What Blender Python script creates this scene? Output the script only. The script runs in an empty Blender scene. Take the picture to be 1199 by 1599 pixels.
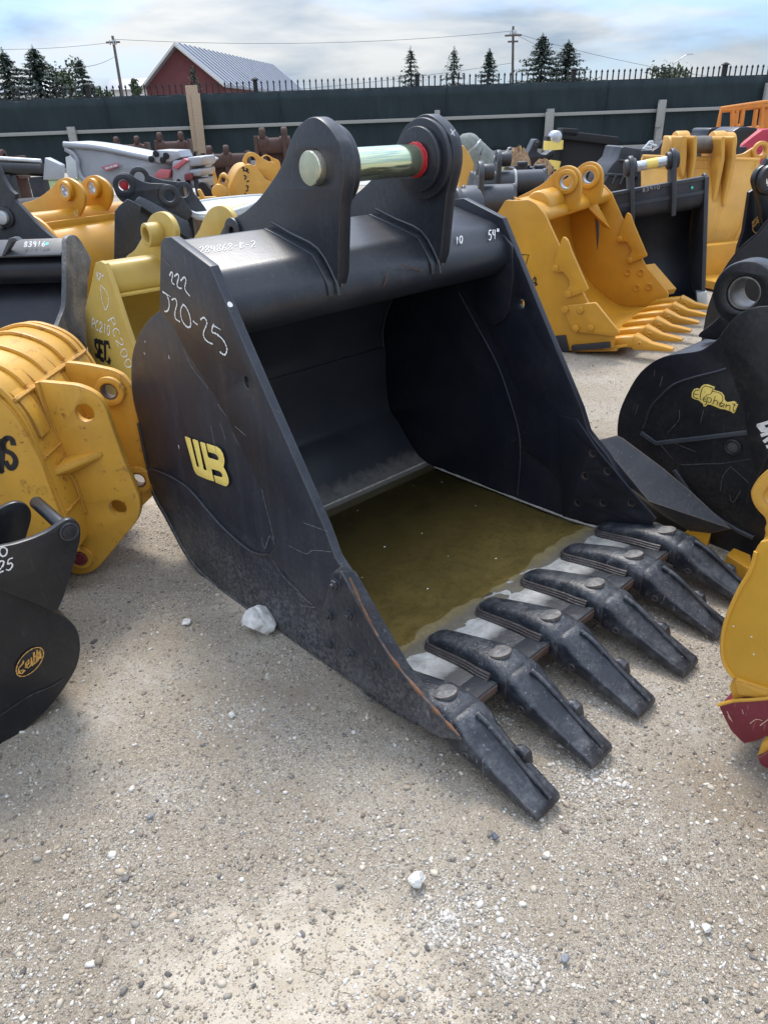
import bpy, bmesh, math, random
import numpy as np
from mathutils import Vector, Matrix
from math import sin, cos, pi, radians
rng = np.random.default_rng(7); random.seed(7)
SC = bpy.context.scene
COL = SC.collection
# ------------------------------------------------------------------ camera
F_PX, PITCH, ROLL, CAM_H = 1117.0, 0.49494, -0.03753, 1.5975
def cam_axes():
    fw = np.array([0, cos(PITCH), -sin(PITCH)]); r0 = np.array([1., 0, 0]); u0 = np.cross(r0, fw)
    return r0*cos(ROLL)+u0*sin(ROLL), -r0*sin(ROLL)+u0*cos(ROLL), fw
CR, CU, CF = cam_axes(); CO = np.array([0, 0, CAM_H])
cd = bpy.data.cameras.new('camera'); cam = bpy.data.objects.new('camera', cd); COL.objects.link(cam)
cd.sensor_fit = 'VERTICAL'; cd.sensor_height = 24.0; cd.lens = 24.0*F_PX/1599.0
cd.clip_start = 0.05; cd.clip_end = 3000
M3 = Matrix([[CR[i], CU[i], -CF[i]] for i in range(3)])
cam.matrix_world = Matrix.Translation(Vector(CO)) @ M3.to_4x4()
SC.camera = cam
SC.render.resolution_x, SC.render.resolution_y = 767, 1024
# ------------------------------------------------------------------ light
SUN_EL, SUN_AZ = radians(56), radians(-12)
def srgb(r, g, b):
    f = lambda c: (c/12.92 if c <= .04045 else ((c+.055)/1.055)**2.4)
    return (f(r/255), f(g/255), f(b/255), 1)
W = bpy.data.worlds.new("World"); SC.world = W; W.use_nodes = True
nt = W.node_tree; nt.nodes.clear()
def N(t, typ, **kw):
    n = t.nodes.new(typ)
    for k, v in kw.items():
        if k == 'inp':
            for kk, vv in v.items(): n.inputs[kk].default_value = vv
        else: setattr(n, k, v)
    return n
sky = N(nt, 'ShaderNodeTexSky', sky_type='NISHITA', sun_disc=False, sun_elevation=SUN_EL, sun_rotation=SUN_AZ)
sky.air_density = 1.0; sky.dust_density = 1.5; sky.ozone_density = 1.5
tc = N(nt, 'ShaderNodeTexCoord')
mp = N(nt, 'ShaderNodeMapping'); mp.inputs['Scale'].default_value = (1.0, 1.0, 4.6); mp.inputs['Location'].default_value = (.6, .2, .35)
nt.links.new(tc.outputs['Generated'], mp.inputs['Vector'])
n1 = N(nt, 'ShaderNodeTexNoise', inp={'Scale': 2.6, 'Detail': 8, 'Roughness': .52, 'Distortion': .6})
nt.links.new(mp.outputs[0], n1.inputs['Vector'])
r1 = N(nt, 'ShaderNodeValToRGB'); r1.color_ramp.elements[0].position = .36; r1.color_ramp.elements[1].position = .56
nt.links.new(n1.outputs['Fac'], r1.inputs['Fac'])
n2 = N(nt, 'ShaderNodeTexNoise', inp={'Scale': 3.5, 'Detail': 6, 'Roughness': .5, 'Distortion': .4})
nt.links.new(mp.outputs[0], n2.inputs['Vector'])
r2 = N(nt, 'ShaderNodeValToRGB'); r2.color_ramp.elements[0].position = .40; r2.color_ramp.elements[1].position = .60
r2.color_ramp.elements[0].color = (4.1, 5.2, 6.5, 1); r2.color_ramp.elements[1].color = (9.2, 9.4, 9.4, 1)
nt.links.new(n2.outputs['Fac'], r2.inputs['Fac'])
mx = N(nt, 'ShaderNodeMix', data_type='RGBA')
# the thin veil keeps a little blue between the clouds
vm = N(nt, 'ShaderNodeMath', operation='MULTIPLY_ADD', inp={1: .72, 2: .26})
nt.links.new(r1.outputs['Color'], vm.inputs[0]); nt.links.new(vm.outputs[0], mx.inputs['Factor'])
hs = N(nt, 'ShaderNodeMix', data_type='RGBA', blend_type='MULTIPLY'); hs.inputs['Factor'].default_value = 1; hs.inputs['B'].default_value = (1.15, 1.5, 2.15, 1)
nt.links.new(sky.outputs[0], hs.inputs['A']); nt.links.new(hs.outputs['Result'], mx.inputs['A']); nt.links.new(r2.outputs['Color'], mx.inputs['B'])
sz = N(nt, 'ShaderNodeSeparateXYZ'); nt.links.new(tc.outputs['Generated'], sz.inputs[0])
zf = N(nt, 'ShaderNodeMath', operation='MULTIPLY_ADD', inp={1: 1.2, 2: .45}); nt.links.new(sz.outputs[2], zf.inputs[0])   # overcast sky: brighter overhead than at the horizon
zm = N(nt, 'ShaderNodeVectorMath', operation='SCALE'); nt.links.new(mx.outputs['Result'], zm.inputs[0]); nt.links.new(zf.outputs[0], zm.inputs['Scale'])
bg = N(nt, 'ShaderNodeBackground'); bg.inputs['Strength'].default_value = .1
nt.links.new(zm.outputs[0], bg.inputs['Color'])
nt.links.new(bg.outputs[0], N(nt, 'ShaderNodeOutputWorld').inputs['Surface'])
sl = bpy.data.lights.new('sun', 'SUN'); sl.energy = 1.8; sl.angle = radians(16); sl.color = (1, .935, .85)
so = bpy.data.objects.new('sun', sl); COL.objects.link(so)
sd = Vector((sin(SUN_AZ)*cos(SUN_EL), cos(SUN_AZ)*cos(SUN_EL), sin(SUN_EL)))
so.rotation_euler = sd.to_track_quat('Z', 'Y').to_euler()
SC.view_settings.view_transform = 'Standard'; SC.view_settings.look = 'None'
SC.view_settings.exposure = 0.80; SC.view_settings.gamma = 1
SC.render.engine = 'CYCLES'
SC.cycles.max_bounces = 6

# ------------------------------------------------------------------ pixel to metres helpers
def ray(px, py): return CF + CR*(px-599.5)/F_PX - CU*(py-799.5)/F_PX
def ground(px, py, z=0):
    d = ray(px, py); t = (z-CO[2])/d[2]; return CO+d*t
def aty(px, py, y):
    d = ray(px, py); return CO+d*(y/d[1])
def TR(s, ox, oy): return lambda pts: [(ox+a/s, oy+b/s) for a, b in pts]

# ------------------------------------------------------------------ materials
MATS = {}
def newmat(name):
    m = bpy.data.materials.new(name); m.use_nodes = True; t = m.node_tree
    b = t.nodes['Principled BSDF']; return m, t, b
def lk(t, a, b): t.links.new(a, b)
def noise(t, vec, scale, detail=4, rough=.55, dist=0):
    n = N(t, 'ShaderNodeTexNoise', inp={'Scale': scale, 'Detail': detail, 'Roughness': rough, 'Distortion': dist}); lk(t, vec, n.inputs['Vector']); return n.outputs['Fac']
def ramp(t, fac, a, b, ca=(0, 0, 0, 1), cb=(1, 1, 1, 1)):
    r = N(t, 'ShaderNodeValToRGB'); e = r.color_ramp.elements; e[0].position = a; e[1].position = b; e[0].color = ca; e[1].color = cb
    lk(t, fac, r.inputs['Fac']); return r.outputs['Color']
def mixc(t, fac, a, b, mode='MIX'):
    m = N(t, 'ShaderNodeMix', data_type='RGBA', blend_type=mode)
    for s, v in (('Factor', fac), ('A', a), ('B', b)):
        if isinstance(v, (tuple, float, int)): m.inputs[s].default_value = v
        else: lk(t, v, m.inputs[s])
    return m.outputs['Result']
def mth(t, op, a, b=None, c=None):
    m = N(t, 'ShaderNodeMath', operation=op)
    for i, v in enumerate((a, b, c)):
        if v is None: continue
        if isinstance(v, (int, float)): m.inputs[i].default_value = v
        else: lk(t, v, m.inputs[i])
    return m.outputs[0]
def paint(name, col, rough=.42, dust=.25, dustc=(.30, .27, .23, 1), rust=.0, edge=.0, scratch=.15, vary=.12, bump=.12, metallic=0.0, edgec=(.16, .075, .035, 1), spots=.0, dscale=3.0, coat=0.0, streak=0., splash=0.):
    """worn machine paint: uneven tone, dust drifts, scratches, chipped edges, rust blooms"""
    if name in MATS: return MATS[name]
    m, t, b = newmat(name); v = N(t, 'ShaderNodeTexCoord').outputs['Object']
    big = noise(t, v, 4.0, 4); fine = noise(t, v, 60, 5, .6)
    c = mixc(t, ramp(t, big, .3, .7), tuple(x*(1-vary) for x in col[:3])+(1,), tuple(min(1, x*(1+vary)) for x in col[:3])+(1,))
    if dust:
        d1 = mth(t, 'MULTIPLY', ramp(t, noise(t, v, dscale, 6, .65, .4), .42, .72), ramp(t, fine, .25, .75))
        c = mixc(t, mth(t, 'MULTIPLY', d1, dust), c, dustc)
    if scratch:
        mpn = N(t, 'ShaderNodeMapping'); mpn.inputs['Scale'].default_value = (9, 9, 1.2); mpn.inputs['Rotation'].default_value = (.5, .3, .2); lk(t, v, mpn.inputs['Vector'])
        s = ramp(t, noise(t, mpn.outputs[0], 14, 3, .5), .66, .69)
        c = mixc(t, mth(t, 'MULTIPLY', s, scratch), c, dustc)
    if streak:
        ms_ = N(t, 'ShaderNodeMapping'); ms_.inputs['Scale'].default_value = (1, 8, .55); ms_.inputs['Rotation'].default_value = (.18, 0, 0); lk(t, v, ms_.inputs['Vector'])
        s = mth(t, 'MULTIPLY', ramp(t, noise(t, ms_.outputs[0], 2.2, 5, .6, .3), .5, .74), ramp(t, fine, .2, .7))
        c = mixc(t, mth(t, 'MULTIPLY', s, streak), c, dustc)
        sp2 = ramp(t, noise(t, v, 190, 2, .5), .735, .76); c = mixc(t, mth(t, 'MULTIPLY', sp2, .5), c, (.4, .4, .4, 1))
    if splash:
        sz_ = N(t, 'ShaderNodeSeparateXYZ'); lk(t, v, sz_.inputs[0]); zz_ = mth(t, 'ADD', sz_.outputs[2], mth(t, 'MULTIPLY', mth(t, 'SUBTRACT', noise(t, v, 8, 6, .7), .5), .5))
        s = mth(t, 'MULTIPLY', ramp(t, zz_, .02, .34, (1, 1, 1, 1), (0, 0, 0, 1)), ramp(t, noise(t, v, 75, 5, .75), .42, .62)); c = mixc(t, mth(t, 'MULTIPLY', s, splash), c, (.26, .25, .235, 1))
    if spots:
        s = ramp(t, noise(t, v, 22, 5, .7), .615, .635)
        s2 = mth(t, 'MULTIPLY', s, ramp(t, noise(t, v, 5, 3), .46, .56))
        c = mixc(t, mth(t, 'MULTIPLY', s2, spots), c, edgec)
    if rust:
        s = mth(t, 'MULTIPLY', ramp(t, noise(t, v, 9, 6, .75), .60, .63), ramp(t, fine, .35, .6))
        c = mixc(t, mth(t, 'MULTIPLY', s, rust), c, mixc(t, fine, (.07, .025, .012, 1), (.25, .10, .035, 1)))
    if edge:
        bv = N(t, 'ShaderNodeBevel', samples=4); bv.inputs['Radius'].default_value = .008
        g = N(t, 'ShaderNodeNewGeometry')
        dt = N(t, 'ShaderNodeVectorMath', operation='DOT_PRODUCT'); lk(t, bv.outputs[0], dt.inputs[0]); lk(t, g.outputs['Normal'], dt.inputs[1])
        e = ramp(t, mth(t, 'SUBTRACT', mth(t, 'ADD', dt.outputs['Value'], mth(t, 'MULTIPLY', noise(t, v, 22, 6, .8), .22)), .25), .79, .825, (1, 1, 1, 1), (0, 0, 0, 1))
        c = mixc(t, mth(t, 'MULTIPLY', e, edge), c, edgec)
    lk(t, c, b.inputs['Base Color'])
    rr = mth(t, 'MULTIPLY_ADD', noise(t, v, 7, 5, .6), .3, rough-.13); lk(t, rr, b.inputs['Roughness'])
    b.inputs['Metallic'].default_value = metallic; b.inputs['Coat Weight'].default_value = coat
    bp = N(t, 'ShaderNodeBump', inp={'Strength': bump, 'Distance': .003}); lk(t, mth(t, 'ADD', noise(t, v, 110, 4, .6), mth(t, 'MULTIPLY', noise(t, v, 14, 3), 2)), bp.inputs['Height']); lk(t, bp.outputs[0], b.inputs['Normal'])
    MATS[name] = m; return m
def plain(name, col, rough=.6, metallic=0., vary=.15, scale=20, bump=.1, trans=0.):
    if name in MATS: return MATS[name]
    m, t, b = newmat(name); v = N(t, 'ShaderNodeTexCoord').outputs['Object']
    n = noise(t, v, scale, 5, .6)
    lk(t, mixc(t, ramp(t, n, .3, .7), tuple(x*(1-vary) for x in col[:3])+(1,), tuple(min(1, x*(1+vary)) for x in col[:3])+(1,)), b.inputs['Base Color'])
    b.inputs['Roughness'].default_value = rough; b.inputs['Metallic'].default_value = metallic
    if bump:
        bp = N(t, 'ShaderNodeBump', inp={'Strength': bump, 'Distance': .004}); lk(t, n, bp.inputs['Height']); lk(t, bp.outputs[0], b.inputs['Normal'])
    MATS[name] = m; return m
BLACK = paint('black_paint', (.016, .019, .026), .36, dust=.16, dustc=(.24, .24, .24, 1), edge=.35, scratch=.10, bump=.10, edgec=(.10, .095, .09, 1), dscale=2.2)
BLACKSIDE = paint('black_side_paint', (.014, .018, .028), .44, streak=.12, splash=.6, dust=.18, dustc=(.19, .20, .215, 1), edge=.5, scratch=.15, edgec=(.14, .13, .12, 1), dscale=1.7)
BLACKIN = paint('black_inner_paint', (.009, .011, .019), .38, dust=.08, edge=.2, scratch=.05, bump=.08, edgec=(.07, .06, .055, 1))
CAST = paint('cast_black', (.015, .018, .025), .38, dust=.34, dustc=(.36, .37, .38, 1), edge=.45, scratch=.35, bump=.6, edgec=(.20, .15, .12, 1), dscale=17, spots=.1)
GLOSSBLK = paint('gloss_black', (.007, .008, .011), .34, dust=.13, edge=.30, scratch=.05, bump=.05, edgec=(.10, .10, .11, 1))
GREYBLK = paint('grey_black', (.036, .042, .052), .40, dust=.15, edge=.30, scratch=.1, bump=.08, edgec=(.2, .2, .21, 1))
CHARC = paint('charcoal_paint', (.018, .021, .028), .45, dust=.2, edge=.2, scratch=.08, edgec=(.12, .12, .13, 1))
YELLOW = paint('yellow_paint', (.58, .275, .020), .36, streak=.10, dust=.25, dustc=(.40, .27, .10, 1), edge=.30, scratch=.06, bump=.05, edgec=(.75, .5, .2, 1))
YELWORN = paint('yellow_worn', (.64, .335, .040), .44, streak=.22, dust=.30, dustc=(.33, .20, .07, 1), edge=.7, rust=.55, spots=.85, scratch=.12, bump=.22, edgec=(.20, .08, .035, 1))
LEMON = paint('lemon_paint', (.52, .36, .075), .40, dust=.15, dustc=(.55, .48, .3, 1), edge=.25, scratch=.06, bump=.08, edgec=(.65, .55, .25, 1))
ORYEL = paint('orange_yellow', (.62, .32, .05), .45, dust=.2, dustc=(.5, .38, .22, 1), edge=.25, spots=.35, scratch=.06, edgec=(.30, .17, .06, 1))
ORANGE = paint('orange_paint', (.62, .22, .03), .5, dust=.1, edge=.0)
REDP = paint('red_paint', (.17, .015, .028), .5, dust=.2, dustc=(.4, .2, .18, 1), edge=.35, scratch=.6, edgec=(.5, .32, .2, 1), bump=.3)
SILVER = paint('silver_paint', (.36, .38, .41), .45, dust=.25, dustc=(.2, .2, .2, 1), edge=.3, scratch=.15, metallic=.25, edgec=(.15, .14, .13, 1))
RUST = paint('rusty_steel', (.065, .034, .028), .8, dust=.35, dustc=(.16, .08, .05, 1), edge=.0, rust=.6, bump=.4)
GALV = plain('galvanised', (.55, .57, .58), .35, .7)
WELD = plain('weld_bead', (.045, .047, .052), .5, .2, .3, 120, .6)
CHALK = plain('paint_marker', (.80, .80, .78), .7, 0, .1, 200, 0)
YLOGO = plain('yellow_decal', (.90, .68, .17), .5, 0, .06, 40, 0)
BLKMARK = plain('black_marking', (.012, .012, .013), .5, 0, .2, 40, .1)
REDTAPE = plain('red_tape', (.50, .02, .03), .35, 0, .15, 60, .3)
RUBBER = plain('rubber', (.012, .012, .014), .75, 0, .2, 60, .4)
WOODG = plain('grey_wood', (.34, .32, .30), .85, 0, .3, 30, .5)
WOODN = plain('tan_wood', (.42, .30, .21), .8, 0, .3, 26, .4)
WHITEP = plain('white_paint', (.55, .57, .56), .45, 0, .1, 12, .05)
RUSTEDGE = paint('bare_rust', (.085, .045, .03), .75, dust=.8, dustc=(.22, .19, .17, 1), scratch=.3, rust=.7, bump=.5)
RUSTO = paint('orange_rust', (.15, .068, .032), .8, dust=.45, dustc=(.28, .22, .18, 1), scratch=.2, rust=.5, bump=.5, edgec=(.3, .2, .15, 1), dscale=20)
TAN = plain('tan_cloth', (.34, .22, .12), .8, 0, .3, 40, .6)

# ------------------------------------------------------------------ mesh helpers
def smooth_me(me, ang=32):
    me.shade_smooth(); me.set_sharp_from_angle(angle=radians(ang))
def link(name, me, mat, parent=None):
    o = bpy.data.objects.new(name, me)
    if mat is not None and not me.materials: me.materials.append(mat)
    COL.objects.link(o)
    if parent is not None: o.parent = parent
    return o
def mesh(name, vs, fs, mat, parent=None, ang=32, flat=False):
    me = bpy.data.meshes.new(name); me.from_pydata([tuple(map(float, v)) for v in vs], [], [tuple(f) for f in fs])
    bm = bmesh.new(); bm.from_mesh(me); bmesh.ops.recalc_face_normals(bm, faces=bm.faces); bm.to_mesh(me); bm.free()
    if not flat: smooth_me(me, ang)
    return link(name, me, mat, parent)
def hull(name, pts, mat, parent=None, bev=.0, ang=40):
    bm = bmesh.new(); vs = [bm.verts.new(tuple(map(float, p))) for p in pts]
    r = bmesh.ops.convex_hull(bm, input=vs)
    dead = [g for g in r['geom_interior'] if isinstance(g, bmesh.types.BMVert)] + [g for g in r['geom_unused'] if isinstance(g, bmesh.types.BMVert)]
    bmesh.ops.delete(bm, geom=list(set(dead)), context='VERTS')
    bmesh.ops.dissolve_limit(bm, angle_limit=radians(3), verts=bm.verts[:], edges=bm.edges[:])
    if bev: bmesh.ops.bevel(bm, geom=bm.edges[:]+bm.verts[:], offset=bev, segments=2, affect='EDGES', profile=.6)
    bmesh.ops.recalc_face_normals(bm, faces=bm.faces)
    me = bpy.data.meshes.new(name); bm.to_mesh(me); bm.free(); smooth_me(me, ang)
    return link(name, me, mat, parent)
def box(name, a, b, mat, parent=None, bev=.004):
    (x0, y0, z0), (x1, y1, z1) = a, b
    return hull(name, [(x, y, z) for x in (x0, x1) for y in (y0, y1) for z in (z0, z1)], mat, parent, bev)
def join_meshes(name, parts, mat, parent=None):
    """several shapes that are one part: merge their mesh data into one object"""
    bm = bmesh.new()
    for o in parts:
        bm.from_mesh(o.data)
    me = bpy.data.meshes.new(name); bm.to_mesh(me); bm.free(); smooth_me(me, 35)
    for o in parts:
        d = o.data; bpy.data.objects.remove(o); bpy.data.meshes.remove(d)
    return link(name, me, mat, parent)
def cat(pts, n=6, closed=False):
    """Catmull-Rom through points"""
    P = [np.array(p, float) for p in pts]; L = len(P); out = []
    R = range(L) if closed else range(L-1)
    for i in R:
        g = lambda k: P[k % L] if closed else P[min(max(k, 0), L-1)]
        a, b, c, d = g(i-1), g(i), g(i+1), g(i+2)
        for k in range(n):
            s = k/n; out.append(tuple(.5*((2*b)+(-a+c)*s+(2*a-5*b+4*c-d)*s*s+(-a+3*b-3*c+d)*s**3)))
    if not closed: out.append(tuple(P[-1]))
    return out
def rnd(pts, r=.01, n=4):
    """fillet the corners of a closed polygon"""
    out = []; L = len(pts)
    for i in range(L):
        p = np.array(pts[i], float); a = np.array(pts[i-1], float); b = np.array(pts[(i+1) % L], float)
        ri = r[i] if isinstance(r, (list, tuple)) else r
        da, db = a-p, b-p; la, lb = np.linalg.norm(da), np.linalg.norm(db); k = min(ri, la*.45, lb*.45)
        if k < 1e-5: out.append(tuple(p)); continue
        p0 = p+da/la*k; p1 = p+db/lb*k
        for j in range(n+1):
            s = j/n; out.append(tuple((1-s)**2*p0+2*s*(1-s)*p+s*s*p1))
    return out
def circle(c, r, n=40, ry=None): return [(c[0]+r*cos(2*pi*k/n), c[1]+(ry or r)*sin(2*pi*k/n)) for k in range(n)]
def extrude2d(outline, holes, half, bev):
    cu = bpy.data.curves.new('tmp', 'CURVE'); cu.dimensions = '2D'; cu.fill_mode = 'BOTH'
    bev = min(bev, half*.8)
    cu.extrude = max(half-bev, 1e-5); cu.bevel_depth = bev; cu.bevel_resolution = 1; cu.offset = -bev
    for ring in [outline]+list(holes):
        s = cu.splines.new('POLY'); s.points.add(len(ring)-1)
        for k, p in enumerate(ring): s.points[k].co = (p[0], p[1], 0, 1)
        s.use_cyclic_u = True
    o = bpy.data.objects.new('tmp', cu); COL.objects.link(o)
    me = bpy.data.meshes.new_from_object(o.evaluated_get(bpy.context.evaluated_depsgraph_get()))
    bpy.data.objects.remove(o); bpy.data.curves.remove(cu)
    return me
AX = {'x': Matrix(((0, 0, 1, 0), (1, 0, 0, 0), (0, 1, 0, 0), (0, 0, 0, 1))),      # (u,v,w)->(w,u,v)
      'y': Matrix(((1, 0, 0, 0), (0, 0, -1, 0), (0, 1, 0, 0), (0, 0, 0, 1))),     # (u,v,w)->(u,-w,v)
      'z': Matrix.Identity(4)}
def plate(name, parent, c0, c1, outline, mat, holes=(), bev=.003, ax='x'):
    me = extrude2d(outline, holes, abs(c1-c0)/2, bev); m = (c0+c1)/2
    me.transform(AX[ax])
    me.transform(Matrix.Translation({'x': (m, 0, 0), 'y': (0, m, 0), 'z': (0, 0, m)}[ax]))
    bm = bmesh.new(); bm.from_mesh(me); bmesh.ops.remove_doubles(bm, verts=bm.verts, dist=1e-5); bmesh.ops.recalc_face_normals(bm, faces=bm.faces); bm.to_mesh(me); bm.free()
    smooth_me(me); return link(name, me, mat, parent)
def disc(name, parent, c0, c1, c, r, mat, hole=0, bev=.003, ax='x', n=48):
    return plate(name, parent, c0, c1, circle(c, r, n), mat, [circle(c, hole, n)] if hole else (), bev, ax)
def offset_path(path, t):
    P = [np.array(p, float) for p in path]; out = []
    for i in range(len(P)):
        a = P[max(i-1, 0)]; b = P[min(i+1, len(P)-1)]; d = b-a; d /= (np.linalg.norm(d)+1e-9)
        out.append(tuple(P[i]+np.array([-d[1], d[0]])*t))
    return out
def band(path, t): return list(path)+offset_path(path, t)[::-1]
def tube(name, pts, r, mat, parent=None, n=8, closed=False, ends=True):
    P = [Vector(tuple(map(float, p))) for p in pts]; vs = []; fs = []; L = len(P)
    rs = r if isinstance(r, (list, tuple)) else [r]*L
    ref = None
    for i in range(L):
        d = (P[(i+1) % L]-P[i-1]) if closed else (P[min(i+1, L-1)]-P[max(i-1, 0)])
        d.normalize()
        if ref is None: ref = d.orthogonal().normalized()
        ref = (ref-d*ref.dot(d)).normalized(); q = d.cross(ref)
        for k in range(n):
            a = 2*pi*k/n; vs.append(P[i]+(ref*cos(a)+q*sin(a))*rs[i])
    for i in range(L if closed else L-1):
        for k in range(n):
            j = (i+1) % L; fs.append((i*n+k, i*n+(k+1) % n, j*n+(k+1) % n, j*n+k))
    if ends and not closed: fs += [tuple(range(n)), tuple(range((L-1)*n, L*n))]
    return mesh(name, vs, fs, mat, parent, 50)
def loft(name, secs, mat, parent=None, ang=35):
    n = len(secs[0]); vs = [p for s in secs for p in s]; fs = []
    for i in range(len(secs)-1):
        for k in range(n): fs.append((i*n+k, i*n+(k+1) % n, (i+1)*n+(k+1) % n, (i+1)*n+k))
    fs += [tuple(range(n)), tuple(range((len(secs)-1)*n, len(secs)*n))]
    return mesh(name, vs, fs, mat, parent, ang)
def tag(o, label=None, catg=None, group=None, kind=None):
    if label: o['label'] = label
    if catg: o['category'] = catg
    if group: o['group'] = group
    if kind: o['kind'] = kind
    return o
class Thing:
    """an Empty at a thing's base; local x = across, y = back, z = up.  yz()/hit() measure its outline in metres."""
    def __init__(s, name, label, catg, org, yaw, group=None, roll=0.):
        s.o = bpy.data.objects.new(name, None); s.o.empty_display_size = .2; COL.objects.link(s.o)
        s.org = np.array([org[0], org[1], org[2] if len(org) > 2 else 0.]); s.yaw = yaw
        s.o.location = s.org; s.o.rotation_euler = (0, roll, yaw); tag(s.o, label, catg, group)
        c, n = cos(yaw), sin(yaw); a, b = cos(roll), sin(roll); s.R = np.array([[a, 0, -b], [0, 1, 0], [b, 0, a]])@np.array([[c, n, 0], [-n, c, 0], [0, 0, 1]])
    def hit(s, p, p0, n):
        o = s.R@(CO-s.org); d = s.R@ray(*p); n = np.array(n, float); t = np.dot(np.array(p0, float)-o, n)/np.dot(d, n); return o+d*t
    def yz(s, pts, x): return [tuple(s.hit(p, (x, 0, 0), (1, 0, 0))[1:]) for p in pts]
    def xz(s, pts, y): return [tuple(s.hit(p, (0, y, 0), (0, 1, 0))[[0, 2]]) for p in pts]
    def xy(s, pts, z): return [tuple(s.hit(p, (0, 0, z), (0, 0, 1))[:2]) for p in pts]
# strokes -----------------------------------------------------------
GL = {'0': [[(.5, 1), (.15, .8), (.1, .4), (.35, 0), (.7, .05), (.9, .4), (.85, .8), (.5, 1)]],
 '1': [[(.5, 1), (.5, 0)]], '2': [[(.1, .8), (.4, 1), (.8, .85), (.7, .5), (.1, 0), (.9, .05)]],
 '3': [[(.1, .9), (.6, 1), (.8, .75), (.4, .55), (.85, .35), (.6, 0), (.1, .1)]],
 '4': [[(.2, 1), (.15, .5), (.8, .45)], [(.75, .95), (.7, 0)]],
 '5': [[(.8, 1), (.25, .95), (.2, .55), (.6, .6), (.85, .3), (.5, 0), (.1, .1)]],
 '6': [[(.7, 1), (.25, .6), (.15, .2), (.5, 0), (.8, .25), (.5, .5), (.2, .3)]],
 '8': [[(.5, .5), (.15, .75), (.5, 1), (.8, .78), (.5, .5), (.15, .2), (.5, 0), (.85, .22), (.5, .5)]],
 '9': [[(.8, .8), (.4, 1), (.15, .7), (.5, .5), (.8, .8), (.7, 0)]],
 '-': [[(.2, .45), (.8, .5)]], 'B': [[(.2, 1), (.2, 0)], [(.2, 1), (.8, .8), (.3, .55), (.9, .3), (.2, 0)]],
 'P': [[(.2, 0), (.2, 1), (.8, .9), (.8, .6), (.2, .5)]], 'C': [[(.85, .85), (.5, 1), (.15, .7), (.15, .3), (.5, 0), (.85, .15)]],
 '"': [[(.3, 1), (.25, .7)], [(.65, 1), (.6, .7)]], '/': [[(.2, 0), (.8, 1)]], 'E': [[(.8, 1), (.15, 1), (.15, 0), (.85, 0)], [(.15, .5), (.7, .5)]],
 'S': [[(.85, .9), (.5, 1), (.15, .8), (.3, .55), (.75, .4), (.85, .15), (.5, 0), (.1, .1)]]}
def ribbon_data(paths, width, nrm, off):
    """paths of local 3-D points lying on a plane with normal nrm -> flat strokes lifted by off"""
    vs = []; fs = []; n = Vector(nrm).normalized()
    for path in paths:
        P = [Vector(tuple(map(float, p)))+n*off for p in path]
        if len(P) < 2: continue
        b = len(vs)
        for i, p in enumerate(P):
            d = (P[min(i+1, len(P)-1)]-P[max(i-1, 0)]); d.normalize(); s = d.cross(n)
            w = width*.5*(.55+.45*random.random()+.35*sin(i*.8+len(vs))) if width < .012 else width*.5
            e = d*w*.4*((i == len(P)-1)-(i == 0)); vs += [p+s*w+e, p-s*w+e]
        for i in range(len(P)-1): fs.append((b+2*i, b+2*i+1, b+2*i+3, b+2*i+2))
    return vs, fs
def strokes(name, T, pix, p0, n, width, mat, parent, off=.0015, sm=True, k=5):
    paths = [[T.hit(q, p0, n) for q in (cat(s, k) if sm and len(s) > 2 else s)] for s in pix]
    vs, fs = ribbon_data(paths, width, n, off); me = bpy.data.meshes.new(name); me.from_pydata([tuple(v) for v in vs], [], fs)
    return link(name, me, mat, parent)
def written(text, a, b, up):
    """pixel strokes of hand writing from a to b (baseline) with letter height vector up"""
    a = np.array(a, float); b = np.array(b, float); up = np.array(up, float); L = len(text); adv = (b-a)/L; out = []
    for i, ch in enumerate(text):
        for st in GL[ch]: out.append([tuple(a+adv*(i+.08+.84*x)+up*y) for x, y in st])
    return out
def hexbolt(name, parent, x, yz, r, out, mat, stud=True):
    """hex nut on the face x, pointing along out (+1/-1)"""
    a = plate('t', None, x, x+out*r*.9, circle(yz, r, 6), mat, (), .0015); parts = [a]
    if stud: parts.append(disc('t', None, x, x+out*r*1.6, yz, r*.55, mat, 0, .0015, 'x', 14))
    w = disc('t', None, x, x+out*r*.2, yz, r*1.35, mat, 0, .0008, 'x', 20); parts.append(w)
    return join_meshes(name, parts, mat, parent)

# ================================================================== the ground
def vnoise(x, y, seed):
    r = np.random.default_rng(seed); T = r.random((256, 256)); xi = np.floor(x).astype(int); yi = np.floor(y).astype(int); fx = x-xi; fy = y-yi
    fx = fx*fx*(3-2*fx); fy = fy*fy*(3-2*fy); g = lambda a, b: T[a % 256, b % 256]
    return (g(xi, yi)*(1-fx)+g(xi+1, yi)*fx)*(1-fy)+(g(xi, yi+1)*(1-fx)+g(xi+1, yi+1)*fx)*fy
def gheight(x, y):
    h = .010*(vnoise(x*2.2, y*2.2, 1)-.5)+.007*(vnoise(x*7, y*7, 2)-.5)+.005*(vnoise(x*22, y*22, 3)-.5)+.0035*(vnoise(x*60, y*60, 4)-.5)
    return h-.006
def grid_axis(lo, hi, step, far):
    a = list(np.arange(lo, hi, step)); s = step
    v = hi
    while v < far: a.append(v); s *= 1.25; v += s
    a.append(far); s = step; v = lo; b = []
    while v > -far: b.append(v); s *= 1.25; v -= s
    b.append(-far); return np.array(b[::-1][:-1]+a)
gx = grid_axis(-1.9, 2.3, .012, 900.); gy = grid_axis(.3, 4.4, .012, 900.)
X, Y = np.meshgrid(gx, gy); fade = np.clip(1-(np.maximum(np.abs(X), np.abs(Y))-6)/6, 0, 1)
Z = gheight(X, Y)*fade-.006*(1-fade)
nx, ny = len(gx), len(gy)
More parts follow.
